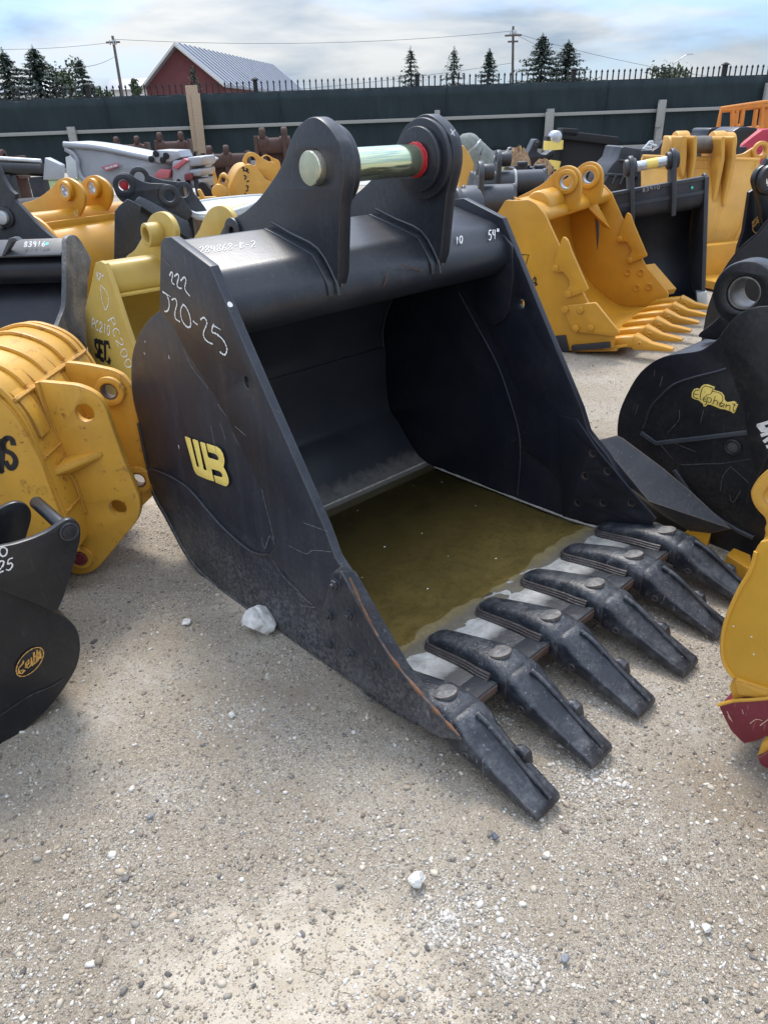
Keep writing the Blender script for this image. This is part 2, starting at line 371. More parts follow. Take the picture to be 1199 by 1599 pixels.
co = np.stack([X, Y, Z], -1).reshape(-1, 3)
i0 = (np.arange(ny-1)[:, None]*nx+np.arange(nx-1)[None]).reshape(-1)
faces = np.stack([i0, i0+1, i0+nx+1, i0+nx], -1)
def np_mesh(name, co, faces, mat, smooth=True):
    me = bpy.data.meshes.new(name); nf, k = faces.shape
    me.vertices.add(len(co)); me.vertices.foreach_set('co', co.astype(np.float32).ravel())
    me.loops.add(nf*k); me.loops.foreach_set('vertex_index', faces.astype(np.int32).ravel())
    me.polygons.add(nf); me.polygons.foreach_set('loop_start', (np.arange(nf)*k).astype(np.int32)); me.polygons.foreach_set('loop_total', np.full(nf, k, np.int32))
    me.update(calc_edges=True); me.validate()
    if smooth: me.shade_smooth()
    return link(name, me, mat)
def ground_mat():
    m, t, b = newmat('gravel_ground'); v = N(t, 'ShaderNodeTexCoord').outputs['Object']
    base = mixc(t, ramp(t, noise(t, v, 1.3, 5, .6), .35, .66), (.30, .238, .168, 1), (.53, .45, .345, 1))
    def vor(scale, feat='F1', rnd_=1.0):
        n = N(t, 'ShaderNodeTexVoronoi', feature=feat, inp={'Scale': scale, 'Randomness': rnd_})
        wn = N(t, 'ShaderNodeTexNoise', inp={'Scale': scale*.6, 'Detail': 2}); lk(t, v, wn.inputs['Vector'])
        ad = N(t, 'ShaderNodeMix', data_type='VECTOR'); ad.inputs['Factor'].default_value = .012
        lk(t, v, ad.inputs['A']); lk(t, wn.outputs['Color'], ad.inputs['B']); lk(t, ad.outputs['Result'], n.inputs['Vector']); return n
    grit = vor(330); peb = vor(120); big = vor(52)
    hsv = lambda n: N(t, 'ShaderNodeSeparateColor') 
    def sep(n):
        s = N(t, 'ShaderNodeSeparateColor'); lk(t, n.outputs['Color'], s.inputs[0]); return s.outputs
    g = sep(grit); p = sep(peb); bg_ = sep(big)
    amt = ramp(t, noise(t, v, 2.6, 5, .62, .3), .36, .62)            # where loose grit lies
    gcol = mixc(t, g[0], (.11, .085, .06, 1), (.68, .61, .50, 1))
    c = mixc(t, mth(t, 'MULTIPLY_ADD', amt, .50, .22), base, gcol)
    pcol = mixc(t, p[1], (.12, .105, .09, 1), (.70, .67, .61, 1))
    pm = mth(t, 'MULTIPLY', ramp(t, peb.outputs['Distance'], .30, .42, (1, 1, 1, 1), (0, 0, 0, 1)), ramp(t, p[0], .62, .66))
    pm = mth(t, 'MULTIPLY', pm, mth(t, 'MULTIPLY_ADD', amt, .8, .2)); c = mixc(t, pm, c, pcol)
    bm_ = mth(t, 'MULTIPLY', ramp(t, big.outputs['Distance'], .26, .34, (1, 1, 1, 1), (0, 0, 0, 1)), ramp(t, bg_[0], .80, .83))
    c = mixc(t, bm_, c, mixc(t, bg_[1], (.22, .20, .18, 1), (.60, .57, .52, 1)))
    # crushed limestone dust
    lime = mth(t, 'MULTIPLY', ramp(t, noise(t, v, 1.9, 6, .65, .5), .54, .68), ramp(t, noise(t, v, 40, 4, .7), .38, .6))
    c = mixc(t, mth(t, 'MULTIPLY', lime, .55), c, (.66, .63, .57, 1))
    # smooth dried mud with cracks
    sx = N(t, 'ShaderNodeSeparateXYZ'); lk(t, v, sx.inputs[0])
    def blob(cx, cy, r):
        dx = mth(t, 'SUBTRACT', sx.outputs[0], cx); dy = mth(t, 'MULTIPLY', mth(t, 'SUBTRACT', sx.outputs[1], cy), 1.5)
        d = mth(t, 'SQRT', mth(t, 'ADD', mth(t, 'POWER', dx, 2), mth(t, 'POWER', dy, 2)))
        return mth(t, 'SUBTRACT', 1.0, mth(t, 'DIVIDE', d, r))
    mud = mth(t, 'MAXIMUM', blob(-.22, .86, .46), mth(t, 'MAXIMUM', blob(-.45, 2.32, .34), blob(-1.0, 3.2, .3)))
    mudm = ramp(t, mth(t, 'ADD', mud, mth(t, 'MULTIPLY', mth(t, 'SUBTRACT', noise(t, v, 7, 6, .65), .5), 1.1)), .12, .46)
    mcol = mixc(t, ramp(t, noise(t, v, 14, 5, .6), .35, .65), (.43, .36, .265, 1), (.55, .485, .385, 1))
    ck = N(t, 'ShaderNodeTexVoronoi', feature='DISTANCE_TO_EDGE', inp={'Scale': 17}); wn = N(t, 'ShaderNodeTexNoise', inp={'Scale': 12, 'Detail': 5}); lk(t, v, wn.inputs['Vector'])
    ad = N(t, 'ShaderNodeMix', data_type='VECTOR'); ad.inputs['Factor'].default_value = .09; lk(t, v, ad.inputs['A']); lk(t, wn.outputs['Color'], ad.inputs['B']); lk(t, ad.outputs['Result'], ck.inputs['Vector'])
    crk = mth(t, 'MULTIPLY', ramp(t, ck.outputs['Distance'], .006, .022, (1, 1, 1, 1), (0, 0, 0, 1)), ramp(t, noise(t, v, 6, 3), .52, .62))
    mcol = mixc(t, mth(t, 'MULTIPLY', crk, .5), mcol, (.22, .18, .13, 1))
    c = mixc(t, mth(t, 'MULTIPLY', mudm, .75), c, mcol)
    c = mixc(t, mth(t, 'MULTIPLY', ramp(t, noise(t, v, 300, 3, .7), .62, .75), .25), c, (.10, .085, .065, 1))
    lk(t, c, b.inputs['Base Color']); b.inputs['Roughness'].default_value = .93; b.inputs['Specular IOR Level'].default_value = .25
    h = mth(t, 'MULTIPLY_ADD', mth(t, 'SUBTRACT', 1, grit.outputs['Distance']), .35, mth(t, 'MULTIPLY', pm, .8))
    h = mth(t, 'ADD', h, mth(t, 'MULTIPLY', bm_, 1.6)); h = mth(t, 'ADD', h, mth(t, 'MULTIPLY', noise(t, v, 90, 6, .75), 1.2))
    h = mth(t, 'MULTIPLY', h, mth(t, 'SUBTRACT', 1.0, mth(t, 'MULTIPLY', mudm, .7))); h = mth(t, 'SUBTRACT', h, mth(t, 'MULTIPLY', mth(t, 'MULTIPLY', crk, mudm), 1.2))
    bp = N(t, 'ShaderNodeBump', inp={'Strength': 1.0, 'Distance': .006}); lk(t, h, bp.inputs['Height']); lk(t, bp.outputs[0], b.inputs['Normal'])
    return m
GROUND = ground_mat()
gr = np_mesh('ground', co, faces, GROUND); tag(gr, kind='structure')

# ------------------------------------------------------------------ far yard edge: grass verge and road behind the fence line
def strip(name, pts, mat, z):
    return mesh(name, [(x, y, z) for x, y in pts], [tuple(range(len(pts)))], mat, flat=True)
GRASSM = plain('grass', (.10, .13, .045), .9, 0, .4, 3, .5)
ROADM = plain('pale_road', (.42, .42, .41), .85, 0, .1, 2, .1)
tag(strip('grass', [(-40, 27.5), (40, 30.5), (40, 36), (-40, 33.6)], GRASSM, .012), kind='structure')
tag(strip('path', [(-40, 22.5), (40, 26), (40, 30.4), (-40, 27.4)], ROADM, .006), kind='structure')

# ------------------------------------------------------------------ fence
FA = np.array([-26., 34.2]); FB = np.array([30., 39.0])
FD = (FB-FA)/np.linalg.norm(FB-FA); FL = float(np.linalg.norm(FB-FA)); fyaw = math.atan2(FD[1], FD[0])
fe = Thing('screen_fence', 'long dark green windscreen fence with grey rails and spiked top behind the yard', 'fence', (FA[0], FA[1], 0), fyaw)
m, t, b = newmat('screen_fabric'); v = N(t, 'ShaderNodeTexCoord').outputs['Object']
mpn = N(t, 'ShaderNodeMapping'); mpn.inputs['Scale'].default_value = (2.2, 1, .5); lk(t, v, mpn.inputs['Vector'])
lk(t, mixc(t, ramp(t, noise(t, mpn.outputs[0], 1.2, 6, .65), .3, .7), (.006, .015, .019, 1), (.011, .025, .030, 1)), b.inputs['Base Color']); b.inputs['Roughness'].default_value = .75
bp = N(t, 'ShaderNodeBump', inp={'Strength': .5, 'Distance': .1}); lk(t, noise(t, mpn.outputs[0], 2.5, 5, .6), bp.inputs['Height']); lk(t, bp.outputs[0], b.inputs['Normal'])
MATS['screen'] = m
vs = []; fs = []; n = 260
for i in range(n+1):
    u = FL*i/n
    for k in range(9):
        z = .28+2.78*k/8; sag = .03*sin(u*2.1)+.02*sin(u*5.3+k)
        vs.append((u, .06+.05*sin(u*1.7+k*.35)*sin(k*.7)+.03*sin(u*6.1+k), z+(sag*.6 if k == 8 else 0)))
for i in range(n):
    for k in range(8): a = i*9+k; fs.append((a, a+9, a+10, a+1))
scr = mesh('screen', vs, fs, m, fe.o, 80); md = scr.modifiers.new('s', 'SOLIDIFY'); md.thickness = .01
for k in range(1, 8):
    us = k*7.4; tube('screen_seam', [(us, -.03+.012*sin(k+z*3), z) for z in np.linspace(.3, 3.04, 12)], .022, m, fe.o, 5)
def fu(px, py): h = fe.hit((px, py), (0, 0, 0), (0, 1, 0)); return h[0], h[2]
for (pa, pb) in (((20, 208), (1090, 172)),):
    za = fu(*pa)[1]; zb = fu(*pb)[1]
zr = fu(560, 190)[1]
box('rail', (0, -.10, zr-.07), (FL, -.04, zr+.07), WOODG, fe.o, .01)
zb_ = fu(560, 259)[1]
box('rail', (0, -.10, .22), (FL, -.04, .42), WOODG, fe.o, .01)
box('rail', (0, .12, 3.02), (FL, .17, 3.08), RUBBER, fe.o, .01)
for (px, py) in ((113, 198), (681, 172), (857, 170), (1031, 156), (1197, 130)):
    u, z = fu(px, py); w = .16 if px != 681 else .11
    hull('fence_post', [(u-w+dx, y, zz) for dx in (0, w*2) for y in (-.32, -.11) for zz in (-.1, z)], WOODG, fe.o, .02)
    if px in (857, 1031): box('splice_board', (u-w-.10, -.40, z-1.1), (u+w-.12, -.325, z-.12), WOODG, fe.o, .01)
u, z = fu(300, 134)
pb_ = fu(311, 236)
hull('timber_brace', [(u-.24, -.42, z), (u+.26, -.42, z), (u-.24, -.3, z), (u+.26, -.3, z), (pb_[0]-.20, -.42, pb_[1]), (pb_[0]+.28, -.42, pb_[1]), (pb_[0]-.20, -.3, pb_[1]), (pb_[0]+.28, -.3, pb_[1])], WOODN, fe.o, .015)
hull('timber_brace', [(u-.02, -.5, z-.3), (u+.34, -.5, z-.3), (u-.02, -.43, z-.3), (u+.34, -.43, z-.3), (pb_[0]+.0, -.5, pb_[1]-.12), (pb_[0]+.36, -.5, pb_[1]-.12), (pb_[0]+.0, -.43, pb_[1]-.12), (pb_[0]+.36, -.43, pb_[1]-.12)], WOODN, fe.o, .015)
box('fence_post', (pb_[0]-.1, -.29, -.1), (pb_[0]+.2, -.11, 2.9), WOODG, fe.o, .02)
def picket(u, k):
    big_ = (k % 27 == 0); w = .024 if not big_ else .09; h = 3.50 if not big_ else 3.62
    vs = []
    for z, s in ((2.9, 1), (h-.12, 1), (h-.10, 1.7), (h-.06, 1.3), (h, .2)):
        vs += [(u-w*s, .20-w*s, z), (u+w*s, .20-w*s, z), (u+w*s, .20+w*s, z), (u-w*s, .20+w*s, z)]
    fs = [(0, 1, 2, 3), tuple(range(16, 20))]
    for i in range(4):
        for j in range(4): fs.append((i*4+j, i*4+(j+1) % 4, i*4+4+(j+1) % 4, i*4+4+j))
    return vs, fs
sp = .262; ks = [k for k in range(int(FL/sp))]; mid = fu(620, 120)[0]
ks.sort(key=lambda k: abs(k*sp-mid-3)); near = ks[:100]; rest = ks[100:]
for k in sorted(near):
    v_, f_ = picket(k*sp, k); mesh('picket', v_, f_, RUBBER, fe.o, flat=True)
VS = []; FS = []
for k in rest:
    v_, f_ = picket(k*sp, k); o_ = len(VS); VS += v_; FS += [tuple(i+o_ for i in q) for q in f_]
tag(mesh('pickets', VS, FS, RUBBER, fe.o, flat=True), kind='stuff')

# ------------------------------------------------------------------ barn
BARNRED = plain('barn_red', (.135, .042, .046), .8, 0, .15, 1.5, .1)
ROOFM = plain('tin_roof', (.24, .26, .30), .5, .2, .08, .6, .1)
TRIM = plain('trim_white', (.55, .55, .53), .7, 0, .05, 3, 0)
Yb = 70.
a = aty(228, 135, Yb); p_ = aty(276, 73, Yb); c_ = aty(350, 133, Yb)
d_ = aty(477, 128, Yb+26); r_ = aty(440, 96, Yb+24)
bn = Thing('barn', 'red barn with grey ribbed metal roof and white trim beyond the fence', 'barn', (p_[0], Yb, 0), 0.)
ro = (d_[0]-c_[0], 26.)     # ridge run
apex = np.array([0, 0, p_[2]]); eL = np.array([a[0]-p_[0], 0, a[2]]); eR = np.array([c_[0]-p_[0], 0, c_[2]])
run = np.array([ro[0], ro[1], 0.]); run2 = np.array([r_[0]-p_[0], 24., 0])
wl = [eL*[1, 1, 0], eR*[1, 1, 0], eR, apex, eL]
mesh('wall', [w_ for w_ in wl]+[w_+run for w_ in wl], [(0, 1, 2, 3, 4), (5, 9, 8, 7, 6), (1, 6, 7, 2), (0, 4, 9, 5)], BARNRED, bn.o, flat=True)
def roofside(e):
    ov = (e-apex)*.06; a0 = apex+[0, -.6, .25]; b0 = e+ov+[0, -.6, .2]; a1 = apex+run*1.02+[0, 0, .25]; b1 = e+ov+run*1.02+[0, 0, .2]; th = np.array([0, 0, -.22])
    pts = [a0, b0, b1, a1]; VS = pts+[q+th for q in pts]; FS = [(0, 1, 2, 3), (7, 6, 5, 4), (0, 4, 5, 1), (1, 5, 6, 2), (2, 6, 7, 3), (3, 7, 4, 0)]
    for i in range(1, 26):     # standing ribs
        s = i/26; q0 = a0+(a1-a0)*s+[0, 0, .02]; q1 = b0+(b1-b0)*s+[0, 0, .02]; o_ = len(VS); dx = (a1-a0)/np.linalg.norm(a1-a0)*.07; up = np.array([0, 0, .05])
        VS += [q0-dx, q0+dx, q1+dx, q1-dx, q0-dx+up, q0+dx+up, q1+dx+up, q1-dx+up]
        FS += [(o_+4, o_+5, o_+6, o_+7), (o_, o_+4, o_+7, o_+3), (o_+1, o_+2, o_+6, o_+5), (o_, o_+1, o_+5, o_+4), (o_+2, o_+3, o_+7, o_+6)]
    return VS, FS
for e in (eL, eR):
    v_, f_ = roofside(e); mesh('roof', v_, f_, ROOFM, bn.o, flat=True)
    q0 = apex+[0, -.75, .1]; q1 = e+(e-apex)*.06+[0, -.75, .05]
    tube('gable_trim', [q0, q1], .11, TRIM, bn.o, 4)
# distant low buildings seen left of the barn
for (px, py, w, yy, lab) in ((40/1, 138, 5, 120, 'low pale building between the left conifers'), (215, 133, 4, 120, 'low pale building just left of the red barn')):
    q = aty(px, py, yy); T_ = Thing('house', lab, 'house', (q[0], yy, 0), .1)
    box('wall', (-w, 0, 0), (w, 6, q[2]-.5), TRIM, T_.o, .02)
    hull('roof', [(-w-.4, -.4, q[2]-.5), (w+.4, -.4, q[2]-.5), (-w-.4, 6.4, q[2]-.5), (w+.4, 6.4, q[2]-.5), (-w-.4, 3, q[2]+1), (w+.4, 3, q[2]+1)], ROOFM, T_.o, .02)

# ------------------------------------------------------------------ trees
m, t, b = newmat('conifer'); g = N(t, 'ShaderNodeNewGeometry')
lk(t, mixc(t, g.outputs['Random Per Island'], (.030, .050, .040, 1), (.075, .105, .078, 1)), b.inputs['Base Color']); b.inputs['Roughness'].default_value = .8; NEEDLE = m  # needle tones lightened so the colour carries the distance haze
m, t, b = newmat('leaf'); g = N(t, 'ShaderNodeNewGeometry')
lk(t, mixc(t, g.outputs['Random Per Island'], (.035, .055, .025, 1), (.09, .12, .055, 1)), b.inputs['Base Color']); b.inputs['Roughness'].default_value = .8; LEAF = m
BARK = plain('bark', (.09, .07, .055), .9, 0, .3, 8, .5)
def conifer(px, ptop, half, Yt, label, seed, dens=1., grp='conifers standing beyond the fence', ragged=.35):
    r = np.random.default_rng(seed); top = aty(px, ptop, Yt); H = top[2]; mpx = Yt/F_PX*1.1; R = half*mpx*3.0
    T_ = Thing('conifer_tree', label, 'tree', (top[0], Yt, 0), r.random()*6, grp)
    tube('trunk', [(0, 0, 0), (.05, 0, H*.5), (0, 0, H*.97)], [H*.022, H*.014, .02], BARK, T_.o, 7)
    vs = []; tri = []; z = H*.22; R = half*mpx*2.5; tier = 0
    while z < H*.97:
        f_ = (H-z)/(H*.78); nb = 9 if dens > 1 else 7; tier += 1; a0 = r.random()*6; Lt = R*f_*(1.0+.22*(tier % 2)-ragged*.5*r.random())+.06
        for bi in range(nb):
            a = a0+bi*2*pi/nb+.3*r.normal(); L = Lt*(1-ragged*.8*r.random()); nseg = max(2, int(L/.10))
            for j in range(nseg):
                s = (j+.6)/nseg; dz = (-.42*s+.34*s*s)*L*.9; cx, cy, cz = cos(a)*L*s, sin(a)*L*s, z+dz
                for q in range(2 if dens < 1 else 4):
                    th = a+r.normal()*.75; sz = (.13+.10*r.random())*(1.1-.45*s); d = np.array([cos(th), sin(th), -.25+.25*r.normal()])*sz; e = np.array([-sin(th), cos(th), .5*r.normal()])*sz*.33
                    c0 = np.array([cx, cy, cz])+np.array([r.normal()*.05, r.normal()*.05, r.normal()*.045-.03]); o_ = len(vs); vs += [c0-d*.4, c0+e, c0+d*.9, c0-e]; tri.append((o_, o_+1, o_+2, o_+3))
        z += (.30+.08*r.random())*max(.35, min(1, f_*1.6+.25))
    for q in range(24):
        zz = H*(.955+.045*q/24); c0 = np.array([0, 0, zz]); th = r.random()*6.3; d = np.array([cos(th), sin(th), .9])*.10*(1.6-q/24); o_ = len(vs); vs += [c0, c0+d*.6+[.02, 0, 0], c0+d, c0+d*.6-[.02, 0, 0]]; tri.append((o_, o_+1, o_+2, o_+3))
    np_o = np_mesh('crown', np.array(vs), np.array(tri), NEEDLE, False); np_o.parent = T_.o
    return T_
def broad(px, ptop, half, Yt, label, seed, z0=None):
    r = np.random.default_rng(seed); top = aty(px, ptop, Yt); H = top[2]; R = half*Yt/F_PX*1.1
    T_ = Thing('broadleaf_tree', label, 'tree', (top[0], Yt, 0), 0, 'leafy trees beyond the fence')
    tube('trunk', [(0, 0, 0), (.1, 0, H*.4), (0, 0, H*.8)], [H*.03, H*.02, .03], BARK, T_.o, 7)
    for k in range(5): a = k*1.3; tube('limb', [(0, 0, H*(.35+.08*k)), (cos(a)*R*.5, sin(a)*R*.5, H*(.6+.06*k))], [.06, .02], BARK, T_.o, 5)
    cl = [(r.normal()*R*.45, r.normal()*R*.45, H*(.55+.4*r.random())) for _ in range(15)]; vs = []; tri = []
    for c0 in cl:
        for _ in range(90):
            p = np.array(c0)+r.normal(size=3)*R*.19; s = .08+.10*r.random(); d = r.normal(size=3); d /= np.linalg.norm(d); e = np.cross(d, r.normal(size=3)); e /= np.linalg.norm(e)
            o_ = len(vs); vs += [p-d*s, p+e*s*.6, p+d*s, p-e*s*.6]; tri.append((o_, o_+1, o_+2, o_+3))
    o_ = np_mesh('crown', np.array(vs), np.array(tri), LEAF, False); o_.parent = T_.o
for a_ in ((2, 74, 30, 58, 'dark conifer cut by the left edge of the photo', 11, 1.4), (50, 70, 38, 60, 'broad dark conifer, tallest of those left of the utility pole', 12, 1.5),
           (122, 87, 17, 56, 'small narrow conifer between the broad conifer and the leaning pole', 13, 1.3), (641, 72, 20, 60, 'thin ragged conifer, leftmost of the ones over the middle of the fence', 14, .7),
           (709, 72, 19, 60, 'thin conifer second from the left over the middle of the fence', 15, .9), (764, 76, 18, 60, 'dense short conifer just left of the upright utility pole', 16, 1.5),
           (848, 51, 34, 60, 'tall wide conifer just right of the upright utility pole', 17, 1.5), (888, 62, 32, 61, 'wide conifer touching the right side of the tallest one', 18, 1.5),
           (300, 103, 13, 56, 'small conifer in front of the red barn gable', 19, .9)):
    conifer(a_[0], a_[1], a_[2], a_[3], a_[4], a_[5], a_[6])
for a_ in ((88, 96, 26, 62, 'leafy tree filling the gap between two left conifers', 21), (210, 121, 9, 57, 'small leafy bush top left of the barn', 22), (1048, 97, 18, 70, 'leafy tree top under the street lamp on the right', 23),
           (150, 128, 12, 62, 'low leafy bush top at the foot of the leaning pole', 24)):
    broad(*a_)
# ------------------------------------------------------------------ poles, wires, lamp
POLE = plain('pole_wood', (.13, .11, .095), .85, 0, .25, 5, .3)
def upole(ptop, pbot, Yp, label, arms):
    a = aty(*ptop, Yp); b = aty(*pbot, Yp); d = (a-b)/(a[2]-b[2]); base = a-d*a[2]
    T_ = Thing('utility_pole', label, 'pole', (base[0], base[1], 0), 0)
    rel = a-base; tube('pole', [(0, 0, 0), rel], [.14, .09], POLE, T_.o, 10)
    for (dz, w) in arms: box('crossarm', (rel[0]*.96-w, -.18, rel[2]-dz-.06), (rel[0]*.96+w, -.08, rel[2]-dz+.06), POLE, T_.o, .01)
    for s in (-.45, .05, .4):
        disc('insulator', T_.o, rel[2]-.55, rel[2]-.25, (rel[0]+s*.5, -.13), .06, GALV, 0, .01, 'z', 10)
    return a
A1 = upole((176, 56), (189, 134), 62., 'leaning grey utility pole left of the red barn', ((.4, .5),))
A2 = upole((801, 41), (800, 119), 66., 'upright utility pole between the conifers right of centre', ((.6, .65), (1.0, .4)))
WIRE = plain('wire', (.08, .085, .09), .6, 0, 0, 5, 0)
def wire(a, b, sag, label):
    a = np.array(a); b = np.array(b); pts = [a+(b-a)*s+np.array([0, 0, -4*sag*s*(1-s)]) for s in np.linspace(0, 1, 24)]
    tag(tube('power_line', pts, .013, WIRE, None, 5), label, 'cable', 'overhead power lines')
wire(A1+[0, 0, -.2], A2+[0, 0, -.3], .5, 'long overhead line strung between the two utility poles')
wire(A1+[0, -.2, -.4], aty(-120, 72, 58), .3, 'overhead line running from the leaning pole out of the left edge')
wire(A1+[0, 0, -1.2], aty(95, 128, 30)+[0, 0, .4], .2, 'slack line dropping left from the leaning pole towards the fence')
wire(A1+[0, 0, -4.0], A2+[0, 0, -2.4], .4, 'lower overhead line between the two utility poles')
wire(A2+[0, 0, -.4], aty(1300, 140, 60), .6, 'overhead line descending right from the upright pole')
wire(A2+[0, -.3, -.5], aty(915, 95, 75), .2, 'short line running behind the tall wide conifers')
q = aty(1048, 100, 80.); T_ = Thing('street_lamp', 'thin curved street lamp over the right end of the fence', 'lamp', (q[0], 80, 0), 0)
e_ = aty(1072, 85, 80.)
tube('pole', [(0, 0, 0), (0, 0, q[2]-.6), (.15, 0, q[2]), (e_[0]-q[0], 0, e_[2])], [.12, .1, .08, .05], GALV, T_.o, 8)
hull('lamp_head', [(e_[0]-q[0]+dx, dy, e_[2]+dz) for dx in (-.1, .55) for dy in (-.15, .15) for dz in (-.06, .07)], GALV, T_.o, .02)

# ================================================================== the main bucket
BW = 1.37; TH = .03
MB = Thing('excavator_bucket', 'large black six-toothed bucket with yellow emblem and chalk 222 J20-25, filled with murky water', 'bucket', (-.6213, 2.3249, 0), .73776)
b_ = MB.o
bar_front = MB.yz([(257, 371), (267, 370), (328, 416), (415, 617), (506, 824), (523, 871), (536, 891)], 0)
low_front = [(-.80, .395), (-.93, .25), (-1.02, .18), (-1.03, .03), (-.92, .012), (-.80, .004)]+MB.yz([(548, 1040), (520, 1005), (493, 950), (455, 905)], 0)
bar_back = MB.yz([(418, 868), (431, 852), (410, 772), (372, 690), (338, 623), (288, 544), (268, 505), (249, 486), (251, 378)], 0)
bar = bar_front+low_front+bar_back
bar = [bar[0]]+bar[1:]
shell_out = MB.yz([(249, 486), (225, 510), (210, 544), (206, 581), (209, 623), (218, 661), (233, 732), (246, 774), (263, 804), (300, 871), (338, 910)], .012)
so_ = [p for p in shell_out]
shell_path = cat([(.06, 1.10)]+so_+[(-.02, .004), (-.2, .0)], 4)+[(-.5, .0), (-.74, .01), (-.80, .018)]
print('bar', [(round(a, 3), round(c, 3)) for a, c in bar]); print('shell', [(round(a, 3), round(c, 3)) for a, c in so_])
for sgn in (0, 1):
    X0, X1 = (0, TH) if sgn == 0 else (BW-TH, BW)
    hole = MB.yz([(385, 597)], 0)[0]
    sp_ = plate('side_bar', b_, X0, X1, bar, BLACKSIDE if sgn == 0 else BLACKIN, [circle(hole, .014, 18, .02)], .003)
    base = [p for p in shell_path if p[1] < 1.09]+[(-.86, .03), (-.88, .06), (-.62, .35), (-.35, .9), (-.15, 1.1)]
    s0, s1 = (.010, .024) if sgn == 0 else (BW-.024, BW-.010)
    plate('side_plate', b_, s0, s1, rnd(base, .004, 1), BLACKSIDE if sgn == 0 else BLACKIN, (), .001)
    # weld along the side bar edge
    xs = (.006 if sgn == 0 else BW-.026)
    inx = .010 if sgn == 0 else BW-.024
    tube('weld_seam', [(inx, y, z) for y, z in cat(bar_back[:-1], 4)], .0045, WELD, b_, 6)
# heel wear plate on the left face with its weld curve
wpix = [(236, 733), (252, 738), (275, 749), (300, 768), (342, 817), (381, 853), (402, 865), (420, 866)]
heel_top = MB.yz(wpix, .004)
heel = cat(heel_top, 4)+MB.yz([(455, 905), (493, 950), (520, 1005), (548, 1040)], 0)+[(-.79, .016), (-.5, .002)]+[p for p in shell_path[::-1] if -.33 < p[0] and p[1] < heel_top[0][1]-.01]
plate('heel_plate', b_, .004, .0105, heel, BLACKSIDE, (), .001)
tube('weld_seam', [(.004, y, z) for y, z in cat(heel_top, 4)], .005, WELD, b_, 6)
# wrapper, with mud dried on above the water line
m, t, b = newmat('wrapper_inner'); v = N(t, 'ShaderNodeTexCoord').outputs['Object']; sx = N(t, 'ShaderNodeSeparateXYZ'); lk(t, v, sx.inputs[0])
nf = noise(t, v, 24, 6, .7); nb = noise(t, v, 3, 4)
c = mixc(t, ramp(t, nb, .3, .7), (.022, .026, .034, 1), (.038, .042, .050, 1))  # back wall black lightened: reflected light put into the colour
mk = mth(t, 'MULTIPLY', ramp(t, mth(t, 'ADD', sx.outputs[2], mth(t, 'MULTIPLY', mth(t, 'SUBTRACT', nf, .5), .10)), .058, .11, (1, 1, 1, 1), (0, 0, 0, 1)), .6)
cx = mth(t, 'MULTIPLY', ramp(t, sx.outputs[0], 1.15, 1.33), ramp(t, mth(t, 'ADD', sx.outputs[2], mth(t, 'MULTIPLY', mth(t, 'SUBTRACT', nf, .5), .35)), .12, .26, (1, 1, 1, 1), (0, 0, 0, 1)))
c = mixc(t, mth(t, 'MAXIMUM', mk, mth(t, 'MULTIPLY', cx, .6)), c, (.26, .25, .225, 1))
lk(t, c, b.inputs['Base Color']); lk(t, mth(t, 'MULTIPLY_ADD', nf, .25, .27), b.inputs['Roughness']); WRAPM = m
# wrapper
plate('wrapper', b_, .0115, BW-.0115, band(shell_path, -.026), WRAPM, (), .001)
pi_ = shell_path.index(min(shell_path, key=lambda p: abs(p[1]-.56) if p[0] > .3 else 9))
pj_ = shell_path.index(min(shell_path, key=lambda p: abs(p[1]-.30) if p[0] > .3 else 9))
plate('wear_strip', b_, .006, BW-.006, band(shell_path[pi_:pj_+1], .014), BLACKSIDE, (), .002)
plate('wear_strip', b_, .0, BW, band(shell_path[pj_+1:-4], .022), BLACKSIDE, (), .002)
# inner liner step across the back wall
li = offset_path(shell_path, -.028)
zi = [p for p in li if .03 < p[1] < .62 and p[0] > .1]
plate('back_liner', b_, .026, BW-.026, band(zi, -.010), WRAPM, (), .002)
tube('weld_seam', [(BW-TH-.003, y, z) for y, z in [p for p in offset_path(shell_path, -.033) if p[1] > .05 and p[0] > .0]], .005, WELD, b_, 6)
tube('weld_seam', [(BW-TH-.001, y, z) for y, z in cat(MB.yz([(716, 456), (744, 508), (776, 568), (796, 624), (810, 676), (812, 720), (808, 772)], BW-TH), 4)], .0035, CHARC, b_, 6)
# floor and lip
lip = [(-.68, .012), (-.765, .050), (-1.142, .125), (-1.140, .092), (-.95, .045), (-.80, .0), (-.74, -.004)]
vs_lip = plate('lip', b_, .031, BW-.031, rnd(lip, [0, .03, .004, .004, .05, .02, 0]), BLACK, (), .002)
# torque tube
tt = [(.08, 1.305), (-.195, 1.235), (-.262, 1.155), (-.268, 1.095), (-.225, 1.045), (-.13, 1.02), (.04, 1.03), (.12, 1.07), (.15, 1.16)]
plate('torque_tube', b_, TH+.001, BW-TH-.001, rnd(tt, [.03, .03, .05, .05, .05, .05, .05, .05, .05], 6), BLACK, (), .001)
plate('gusset', b_, BW-TH-.014, BW-TH-.0005, rnd([(-.28, 1.16), (-.23, 1.20), (-.10, .99), (-.12, .86), (-.20, .82), (-.28, .88), (-.295, 1.05)], [.01, .01, .04, .03, .05, .04, .02]), BLACKIN, (), .002)
